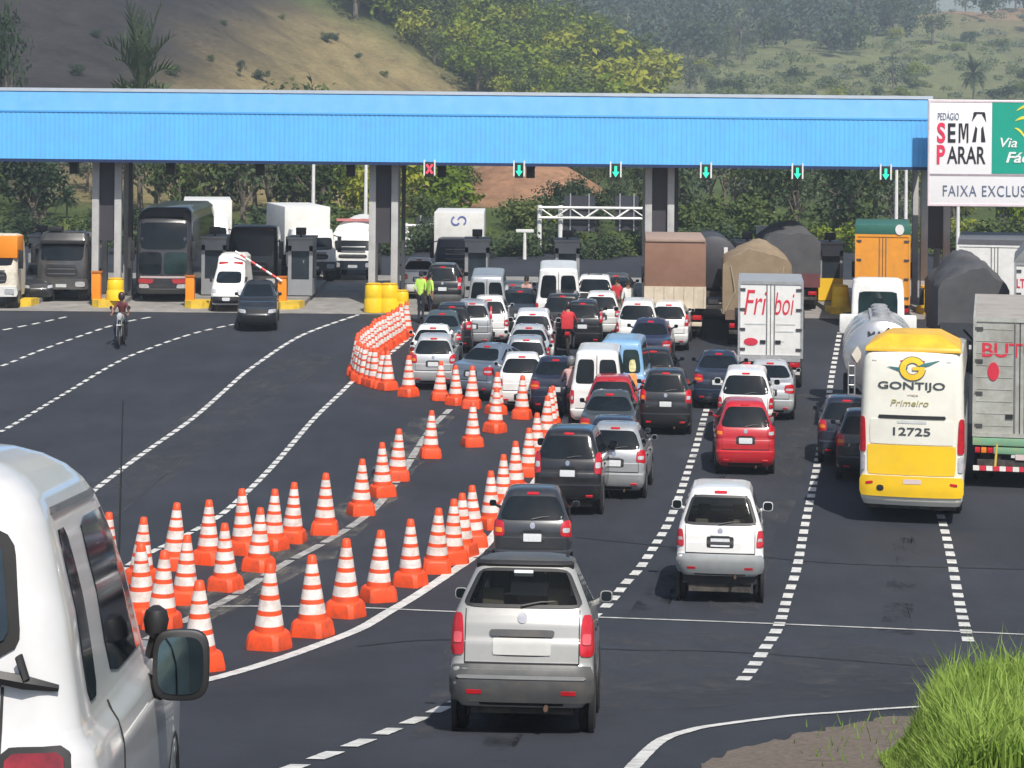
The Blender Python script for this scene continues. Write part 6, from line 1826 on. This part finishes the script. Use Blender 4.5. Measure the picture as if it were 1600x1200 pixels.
ptch(SN, 'rear', sym(-.575, .575, 1.18, 1.535, -.505, .505), plain('bluish tinted glass', (.012, .024, .034), .05, 0, .5, 2.5, .7), 'rear_window', t, off=.016, rnd=.45, nx=24, nz=14)
mb = MB(); mb.tube([(.52, SN.rear(.4, 1.15) - .03, 1.15), (.62, SN.rear(.62, 1.14) - .035, 1.135), (.73, SN.rear(.73, 1.13) - .03, 1.115)], [.018, .02, .010], 6)
mb.tube([(.60, SN.rear(.60, 1.2) - .04, 1.20), (.63, SN.rear(.63, 1.15) - .05, 1.14)], .014, 6)
mb.build('hinge', BLACK, t)
ptch(SN, 'rear', [(-.54, 1.115), (.54, 1.115), (.54, 1.145), (-.54, 1.145)], BLACK, 'wiper', t, off=.035, rnd=.1)
ptch(SN, 'rear', [(.54, .55), (.55, .55), (.55, 1.12), (.54, 1.12)], BLACK, 'door_seam', t, off=.006, rnd=0, nx=1, nz=16)
for s in (-1, 1):
    q = [(s * .56, .60), (s * .76, .60), (s * .76, .955), (s * .56, .955)]
    if s < 0: q = [q[1], q[0], q[3], q[2]]
    o = ptch(SN, 'rear', q, plain('deep red lens', (.22, .006, .014), .12, 0, .5, 14, .6, .7), 'tail_light', t, off=.022, rnd=.2, nx=8, nz=8)
    q0 = [(min(a[0] for a in q) - .018, .582), (max(a[0] for a in q) + .018, .582), (max(a[0] for a in q) + .018, .972), (min(a[0] for a in q) - .018, .972)]
    ptch(SN, 'rear', q0, BLACK, 'lamp_surround', o, off=.012, rnd=.2, nx=8, nz=8)
    q = [(s * .58, .76), (s * .74, .76), (s * .74, .84), (s * .58, .84)]
    if s < 0: q = [q[1], q[0], q[3], q[2]]
    ptch(SN, 'rear', q, AMBER, 'indicator', o, off=.026, rnd=.1, nx=3, nz=2)
    ptch(SN, 'side', [(.42, 1.04), (.66, 1.04), (.70, 1.49), (.50, 1.49)], GLASS, 'quarter_window', t, side=s, off=.006, rnd=.3, nx=5)
    ptch(SN, 'side', [(1.05, 1.04), (2.28, 1.04), (1.94, 1.49), (1.05, 1.49)], GLASS, 'door_window', t, side=s, off=.006, rnd=.2, nx=6)
    ptch(SN, 'side', [(.86, .45), (.872, .45), (.872, 1.0), (.86, 1.0)], BLACK, 'door_gap', t, side=s, off=.005, rnd=0, nx=1, nz=20)
    ptch(SN, 'side', [(.50, 1.535), (1.8, 1.535), (1.75, 1.55), (.55, 1.55)], GREYPL, 'rain_gutter', t, side=s, off=.02, rnd=0, nx=8, nz=1)
    # mirror
    mx_, mz_, my_ = s * .985, .985, 1.95
    mb = MB()
    def rr2(k, yy, e=.55):
        return [(mx_ + .120 * k * math.copysign(abs(math.cos(a)) ** e, math.cos(a)), my_ + yy, mz_ + .112 * k * math.copysign(abs(math.sin(a)) ** e, math.sin(a))) for a in [i * math.pi / 16 + .01 for i in range(32)]]
    mb.loft([rr2(.92, -.035), rr2(.98, -.03), rr2(1, 0), rr2(.96, .05), rr2(.7, .10)])
    mb.tube([(mx_ - s * .08, my_ + .02, mz_ - .08), (s * .80, my_ + .08, mz_ - .06)], .035, 8)
    mb.lathe([(.012, -.05), (.045, -.03), (.055, .01), (.045, .04), (.015, .055)], 'z', (mx_ - s * .115, my_ + .06, mz_ + .125), 12)
    mb.tube([(mx_ - s * .115, my_ + .06, mz_ + .10), (s * .84, my_ + .10, mz_ + .02)], .022, 6)
    o = mb.build('mirror', BLACK, t)
    mb = MB(); mb.loft([rr2(.80, -.034), rr2(.80, -.040)]); mb.build('mirror_glass', plain('dim mirror glass', (.13, .19, .21), .03, 1.0, .4, 3), o)
    for y in (.75, 2.9): wheel(t, s * .88, y, .35, .23)
MB().tube([(.62, 2.75, .98), (.62, 2.80, 1.80)], [.006, .003], 6).build('antenna', BLACK, t)
# ================================================================== CONES
CORG = plain('cone orange', (.88, .085, .018), .5, 0, .06, 5, .4, dirt=(.22, .07, .045), dirt_amt=.6)
CWHT = plain('cone reflective white', (.80, .74, .70), .4, 0, .04, 6, .5, dirt=(.42, .27, .22), dirt_amt=.75)
mb = MB()
R = lambda z: .262 - (z - .22) / (1.06 - .22) * (.262 - .072)
lv = [(.20, 0), (.31, 1), (.44, 0), (.50, 1), (.63, 0), (.69, 1), (.80, 0), (.84, 1), (.955, 0), (1.06, 0)]
prof = []; mats = []
for i, (z, m_) in enumerate(lv):
    prof.append((R(max(z, .22)), z)); mats.append(m_)
prof.append((.05, 1.072)); mats[-1] = 0
mb.lathe(prof, n=24, mats=mats)
cone_me = mb.mesh('traffic_cone', [CORG, CWHT], smooth=50)
mb = MB()
def sq(w_, z, ch): return [(x, y, z) for x, y in [(w_, w_ - ch), (w_ - ch, w_), (-w_ + ch, w_), (-w_, w_ - ch), (-w_, -w_ + ch), (-w_ + ch, -w_), (w_ - ch, -w_), (w_, -w_ + ch)]]
mb.loft([sq(.315, 0, .07), sq(.315, .05, .07), sq(.292, .19, .08), sq(.268, .225, .09), sq(.24, .24, .10)])
base_me = mb.mesh('base', CORG, smooth=30)
rc = random.Random(4)
def cone(px, py, label, group):
    p = at(px, py - 4)
    o = link('traffic_cone', cone_me, None, p)
    s = rc.uniform(.97, 1.03)
    o.scale = (s, s, s * rc.uniform(.98, 1.02)); o.rotation_euler = (rc.uniform(-.03, .03), rc.uniform(-.035, .035), rc.uniform(-.7, .7))
    link('base', base_me, o)
    return tag(o, label, 'traffic cone', group)
rowA = [(312, 1052), (420, 1018), (488, 998), (539, 968), (591, 943), (641, 919), (682, 898), (706, 884), (722, 872), (740, 858), (767, 829), (785, 798), (805, 776), (825, 748), (838, 722), (853, 695), (862, 672)]
for i, p in enumerate(rowA): cone(*p, f'orange and white cone, {ORD[i]} from the near end along the solid edge line', 'cones along the solid edge line')
rowB = [(252, 990), (222, 977), (290, 948), (352, 926), (405, 895), (222, 908), (272, 894), (325, 884), (380, 869), (425, 862), (455, 851), (507, 838), (165, 905)]
rowB = [(222, 977), (252, 986), (289, 948), (352, 926), (404, 895), (220, 915), (272, 893), (325, 884), (380, 869), (426, 862), (456, 851), (507, 838), (166, 905)]
lb_ = ['orange cone half hidden behind the near car mirror, left of its neighbour', 'orange cone just above the near car mirror', 'orange cone third in the slanting inner row above the mirror', 'orange cone fourth in the slanting inner row, standing alone',
       'last orange cone of the slanting inner row', 'orange cone overlapping the one below it beside the near car pillar', 'orange cone on the outer left row, second from the near car', 'orange cone on the outer left row, third from the near car',
       'orange cone on the outer left row, fourth from the near car', 'orange cone on the outer left row, fifth from the near car, half hidden', 'orange cone on the outer left row, sixth from the near car', 'orange cone at the far end of the outer left row',
       'orange cone tip showing beside the roof pillar of the near car']
for p, l in zip(rowB, lb_): cone(*p, l, 'cones of the outer left rows')
rowC = [(564, 808), (597, 779), (620, 754), (672, 719)]
for i, p in enumerate(rowC): cone(*p, f'cone in the short scuffed line row, {ORD[i]} from the camera', 'cones on the scuffed middle line')
rowD = [(738, 701), (773, 679), (775, 651), (815, 658)]
for i, (p, l) in enumerate(zip(rowD, ['lone orange cone between the middle row and the edge row', 'orange cone in front of a second cone before the white hatchback', 'orange cone half hidden behind another before the white hatchback', 'orange cone before the plate of the white hatchback'])): cone(*p, l, 'cones before the white hatchback')
rowE = [(638, 623), (687, 629), (712, 636), (737, 642)]
for i, p in enumerate(rowE): cone(*p, f'cone behind the pale silver hatchback, {ORD[i]} from the left of its row', 'cones of the far cross row')
rowF = [(606, 613), (586, 608), (571, 603), (561, 597), (557, 590), (560, 583), (566, 576), (574, 569), (583, 562), (591, 556), (600, 550), (609, 544), (618, 538), (626, 533), (634, 528)]
rowF = sorted(rowF + [((a[0] + b[0]) / 2, (a[1] + b[1]) / 2) for a, b in zip(rowF, rowF[1:])][:13], key=lambda p_: -p_[1])
for i, p in enumerate(rowF): cone(*p, f'cone in the dense row by the yellow barrels, {ORD[i]} from the near end', 'cones of the dense curved row')
for i in range(8):
    cone(683 + i * 6.2, 487 - i * 2.4, f'cone in the far dense row beside the workers, {ORD[i]} from the left', 'cones of the far dense row')
cone(859, 676, 'orange cone at the far end of the edge row beside the black SUV', 'cones along the solid edge line')

# ================================================================== PEOPLE
SKIN = plain('skin', (.30, .17, .11), .6, 0, .08, 6)
HAIR = plain('dark hair', (.012, .010, .010), .6, 0, .2, 12)
def body_mesh(J, mats):
    """continuous skinned figure; J maps joints to (x,y,z) in metres"""
    names = ['pelvis', 'waist', 'chest', 'neck', 'head', 'crown', 'shL', 'elL', 'wrL', 'haL', 'shR', 'elR', 'wrR', 'haR', 'hiL', 'knL', 'anL', 'toL', 'hiR', 'knR', 'anR', 'toR']
    edges = [('pelvis', 'waist'), ('waist', 'chest'), ('chest', 'neck'), ('neck', 'head'), ('head', 'crown')]
    for s in 'LR':
        edges += [('chest', 'sh' + s), ('sh' + s, 'el' + s), ('el' + s, 'wr' + s), ('wr' + s, 'ha' + s), ('pelvis', 'hi' + s), ('hi' + s, 'kn' + s), ('kn' + s, 'an' + s), ('an' + s, 'to' + s)]
    rad = dict(pelvis=(.16, .12), waist=(.15, .11), chest=(.17, .125), neck=(.058, .058), head=(.088, .098), crown=(.06, .07))
    for s in 'LR': rad.update({'sh' + s: (.068, .068), 'el' + s: (.047, .047), 'wr' + s: (.034, .03), 'ha' + s: (.042, .022), 'hi' + s: (.10, .10), 'kn' + s: (.062, .062), 'an' + s: (.045, .045), 'to' + s: (.042, .035)})
    me = bpy.data.meshes.new('sk')
    me.from_pydata([J[n] for n in names], [(names.index(a), names.index(b)) for a, b in edges], [])
    ob = bpy.data.objects.new('sk', me); COL.objects.link(ob)
    sk = ob.modifiers.new('s', 'SKIN'); sk.use_smooth_shade = True
    for i, n in enumerate(names):
        d = me.skin_vertices[0].data[i]; d.radius = rad[n]; d.use_root = (i == 0)
    sb = ob.modifiers.new('u', 'SUBSURF'); sb.levels = 2; sb.render_levels = 2
    dg = bpy.context.evaluated_depsgraph_get()
    out = bpy.data.meshes.new_from_object(ob.evaluated_get(dg))
    bpy.data.objects.remove(ob)
    V = [tuple(v.co) for v in out.vertices]; Fc = [tuple(p.vertices) for p in out.polygons]
    segs = [(Vector(J[a]), Vector(J[b]), b) for a, b in edges]
    mb = MB()
    mb.v = V
    for f in Fc:
        c = sum((Vector(V[i]) for i in f), Vector()) / len(f)
        best = min(segs, key=lambda s_: (c - (s_[0] + (s_[1] - s_[0]) * max(0, min(1, (c - s_[0]).dot(s_[1] - s_[0]) / max(1e-6, (s_[1] - s_[0]).length_squared))))).length)[2]
        k = 0 if best in ('head', 'crown', 'wrL', 'wrR', 'haL', 'haR') else 2 if best[:2] in ('hi', 'kn', 'an') else 3 if best[:2] == 'to' else 1
        if best == 'neck' and c.z > J['neck'][2] - .03: k = 0
        if best in ('waist',) and (c - Vector(J['pelvis'])).length < .08: k = 2
        mb.f.append(f); mb.m.append(k)
    # fingers
    for s in 'LR':
        h = Vector(J['ha' + s]); d = (h - Vector(J['wr' + s])).normalized()
        u = d.cross(Vector((0, 1, .2))).normalized()
        for i in range(4):
            b0 = h + u * (-.027 + .018 * i) + d * .01; l = (.062, .072, .068, .052)[i]
            e = b0 + d * l * .6; tip = e + (d * .7 + Vector((0, .35, 0))) * l * .5
            mb.tube([b0, e, tip], [.010, .009, .007], 6, 0)
        tb = h + u * .035 - d * .03
        mb.tube([tb, tb + (u * .8 + d * .6) * .03, tb + (u * .5 + d) * .055], [.012, .011, .008], 6, 0)
    # nose, ears
    H = Vector(J['head']); fd = Vector(J.get('face', (0, 1, 0)))
    sd = fd.cross(Vector((0, 0, 1))).normalized()
    mb.tube([H + fd * .085 + Vector((0, 0, .035)), H + fd * .112, H + fd * .09 + Vector((0, 0, -.012))], [.01, .016, .01], 6, 0)
    for q in (-1, 1): mb.tube([H + sd * q * .085 + Vector((0, 0, .03)), H + sd * q * .102, H + sd * q * .088 + Vector((0, 0, -.03))], [.008, .022, .01], 6, 0)
    return mb.mesh('person', mats, smooth=180)
def stand(step=0.0, armb=.10, look=(0, 1, 0)):
    return dict(pelvis=(0, 0, .96), waist=(0, .01, 1.12), chest=(0, .015, 1.32), neck=(0, .02, 1.50), head=(0, .035, 1.62), crown=(0, .03, 1.70), face=look,
                shL=(-.19, .01, 1.42), elL=(-.26, -.04 - armb * .4, 1.14), wrL=(-.26, .08 + armb, .93), haL=(-.255, .11 + armb, .86),
                shR=(.19, .01, 1.42), elR=(.27, -.03 + armb * .3, 1.14), wrR=(.26, .10 - armb, .93), haR=(.255, .13 - armb, .86),
                hiL=(-.09, 0, .90), knL=(-.11, .05 + step * .6, .50), anL=(-.12, -.02 + step, .085 + max(0, -step) * .15), toL=(-.14, .14 + step, .04 + max(0, -step) * .1),
                hiR=(.09, 0, .90), knR=(.11, .05 - step * .4, .50), anR=(.12, -.02 - step, .085 + max(0, step) * .15), toR=(.14, .14 - step, .04 + max(0, step) * .1))
def ride():
    return dict(pelvis=(0, -.30, .86), waist=(0, -.27, 1.02), chest=(0, -.15, 1.22), neck=(0, -.08, 1.38), head=(0, -.05, 1.50), crown=(0, -.05, 1.58), face=(0, 1, 0),
                shL=(-.20, -.12, 1.30), elL=(-.32, .08, 1.08), wrL=(-.33, .34, 1.02), haL=(-.33, .42, 1.0), shR=(.20, -.12, 1.30), elR=(.32, .08, 1.08), wrR=(.33, .34, 1.02), haR=(.33, .42, 1.0),
                hiL=(-.11, -.25, .82), knL=(-.25, .16, .66), anL=(-.22, .0, .28), toL=(-.22, .18, .24), hiR=(.11, -.25, .82), knR=(.25, .16, .66), anR=(.22, .0, .28), toR=(.22, .18, .24))
def person(label, pose, loc, rz, shirt, trousers, shoes=None, hat=None, group=None, scale=1.0, helmet=None):
    o = link('person', body_mesh(pose, [SKIN, shirt, trousers, shoes or BLACK]), None, loc)
    o.rotation_euler = (0, 0, rz); o.scale = (scale,) * 3
    H = Vector(pose['head'])
    mb = MB()
    if helmet:
        mb.lathe([(.10, -.07), (.135, -.03), (.145, .04), (.125, .12), (.07, .165), (.01, .175)], 'z', H, 16)
        h = mb.build('helmet', helmet, o)
        mb = MB(); mb.add([(H.x + .148 * math.sin(a), H.y + .148 * math.cos(a), H.z + z) for z in (-.01, .07) for a in [i * .22 - .66 for i in range(7)]], [(i, i + 7, i + 8, i + 1) for i in range(6)])
        mb.build('visor', BLACK, h)
    else:
        mb.lathe([(.088, -.035), (.104, .01), (.106, .06), (.085, .115), (.04, .135), (.005, .138)], 'z', H - Vector(pose['face']) * .018, 14)
        mb.build('hair' if not hat else 'cap', hat or HAIR, o)
        if hat:
            f_ = Vector(pose['face']); s_ = f_.cross(Vector((0, 0, 1)))
            mb = MB(); mb.add([H + f_ * .07 + s_ * .08 + Vector((0, 0, .07)), H + f_ * .07 - s_ * .08 + Vector((0, 0, .07)), H + f_ * .19 - s_ * .05 + Vector((0, 0, .05)), H + f_ * .19 + s_ * .05 + Vector((0, 0, .05))], [(0, 1, 2, 3)])
            mb.build('cap_brim', hat, o)
    return tag(o, label, 'person', group)
LIME = plain('lime safety shirt', (.50, .78, .12), .7, 0, .06, 6)
NAVY = plain('navy trousers', (.018, .022, .035), .8, 0, .2, 8)
REDC = plain('red cloth', (.55, .03, .04), .75, 0, .1, 8); WHC = plain('white cloth', (.7, .7, .68), .8, 0, .05, 8); JEAN = plain('denim', (.05, .08, .15), .8, 0, .15, 10)
PINKC = plain('pale pink cloth', (.55, .34, .32), .8, 0, .1, 8)
def ground(px, py): return at(px, py)
person('worker in a lime shirt and dark cap, left one of two beside the dense cones', stand(.06, .04), ground(657, 506), math.radians(-20), LIME, NAVY, hat=NAVY, group='road workers')
person('worker in a lime shirt leaning right, right one of two beside the dense cones', stand(.12, .14), ground(671, 508), math.radians(-60), LIME, NAVY, hat=BLACK, group='road workers')
def standing_at_top(px, ptop, **k): return at_top(px, ptop, 1.75 * VS)
person('vendor in a pale shirt walking between the queue lines left of the white minibus', stand(.16, .12), standing_at_top(823, 431), math.radians(170), PINKC, NAVY)
person('person in a red shirt standing right of the white pickup', stand(.08, .05), standing_at_top(964, 433), math.radians(160), REDC, JEAN)
person('person in a white shirt standing left of the brown box truck', stand(.1, .08), standing_at_top(981, 437), math.radians(200), WHC, JEAN)
def motorbike(label, px, py, rz, colour, rider_label, shirt, helmet, trousers=NAVY, box=None):
    p = at(px, py)
    t = thing('motorcycle', label, 'motorcycle', p, rz, 0, 'motorcycles among the queue')
    pm = paint('bike ' + str(round(colour[0], 3)), colour)
    for y in (-.62, .66):
        mb = MB(); n = 22; R = []
        prof = [(.30 + .045 * math.cos(a), .05 * math.sin(a)) for a in [i * math.pi / 4 for i in range(9)]]
        mb.lathe(prof, 'x', (0, y, .345), n)
        w_ = mb.build('wheel', TYRE, t)
        MB().lathe([(.02, -.06), (.27, -.02), (.27, .02), (.02, .06)], 'x', (0, y, .345), 14).build('rim', RIM, w_)
    MB().tube([(0, .30, .95), (0, .15, .88), (0, -.15, .80)], [.09, .15, .10], 10).build('fuel_tank', pm, t)
    MB().tube([(0, -.1, .80), (0, -.45, .80), (0, -.78, .86)], [.10, .12, .06], 8).build('seat', BLACK, t)
    MB().box(-.14, .14, -.25, .22, .35, .70).build('engine', FRAME, t, bevel=.04)
    mb = MB()
    for s in (-.09, .09): mb.tube([(s, .66, .345), (s, .42, .98)], .028, 6)
    mb.build('fork', CHROME, t)
    MB().tube([(-.36, .34, 1.02), (-.15, .42, 1.05), (.15, .42, 1.05), (.36, .34, 1.02)], .018, 6).build('handlebar', BLACK, t)
    MB().lathe([(.02, .60), (.10, .58), (.12, .50), (.06, .40)], 'y', (0, 0, .95), 14).build('headlight', CLEARLAMP, t)
    MB().box(-.09, .09, .50, .86, .68, .72).build('front_mudguard', pm, t, bevel=.02)
    MB().box(-.11, .11, -.92, -.60, .66, .74).build('rear_mudguard', pm, t, bevel=.02)
    MB().box(-.10, .10, -.95, -.91, .70, .80).build('tail_light', REDLAMP, t, bevel=.01)
    for s in (-1, 1): MB().tube([(s * .33, .38, 1.03), (s * .36, .38, 1.18)], .01, 5).lathe([(.06, -.01), (.06, .012)], 'y', (s * .37, .37, 1.21), 10).build('mirror', BLACK, t)
    if box: MB().box(-.24, .24, -1.05, -.58, .88, 1.30).build('top_box', box, t, bevel=.04)
    person(rider_label, ride(), p, rz, shirt, trousers, helmet=helmet)
    return t
motorbike('small motorcycle riding towards the camera on the left lanes', 189, 541, math.radians(182), (.6, .6, .6), 'rider in a dark maroon jacket facing the camera on the left lanes', plain('maroon jacket', (.12, .025, .03), .7, 0, .2, 8), plain('dark helmet', (.05, .02, .02), .3, 0, .1, 3))
motorbike('motorcycle with a red top box between the cars far up the queue', 887, 556, math.radians(-3), (.30, .02, .03), 'rider in a red jacket far up the middle of the queue', REDC, plain('black helmet', (.02, .02, .02), .3, 0, .1, 3), box=REDC)
motorbike('dark motorcycle beside the cones behind the midnight blue sedan', 892, 660, math.radians(-4), (.02, .02, .025), 'rider in a pinkish shirt on the dark motorcycle beside the cones', PINKC, plain('grey helmet', (.18, .19, .20), .3, 0, .1, 3))

# ================================================================== AIR
mt = bpy.data.materials.new('haze'); mt.use_nodes = True
nt = mt.node_tree; nt.nodes.clear()
ov = nt.nodes.new('ShaderNodeOutputMaterial'); pv = nt.nodes.new('ShaderNodeVolumePrincipled')
pv.inputs['Color'].default_value = (.76, .88, 1.0, 1); pv.inputs['Density'].default_value = 0.00062; pv.inputs['Anisotropy'].default_value = 0.2
nt.links.new(pv.outputs[0], ov.inputs['Volume'])
hz = MB().box(-330, 330, -45, 1020, -12, 130).build('haze', mt, vs=False, smooth=0)
tag(hz, 'thin pale air haze over the plaza and hills', 'haze', kind='stuff')
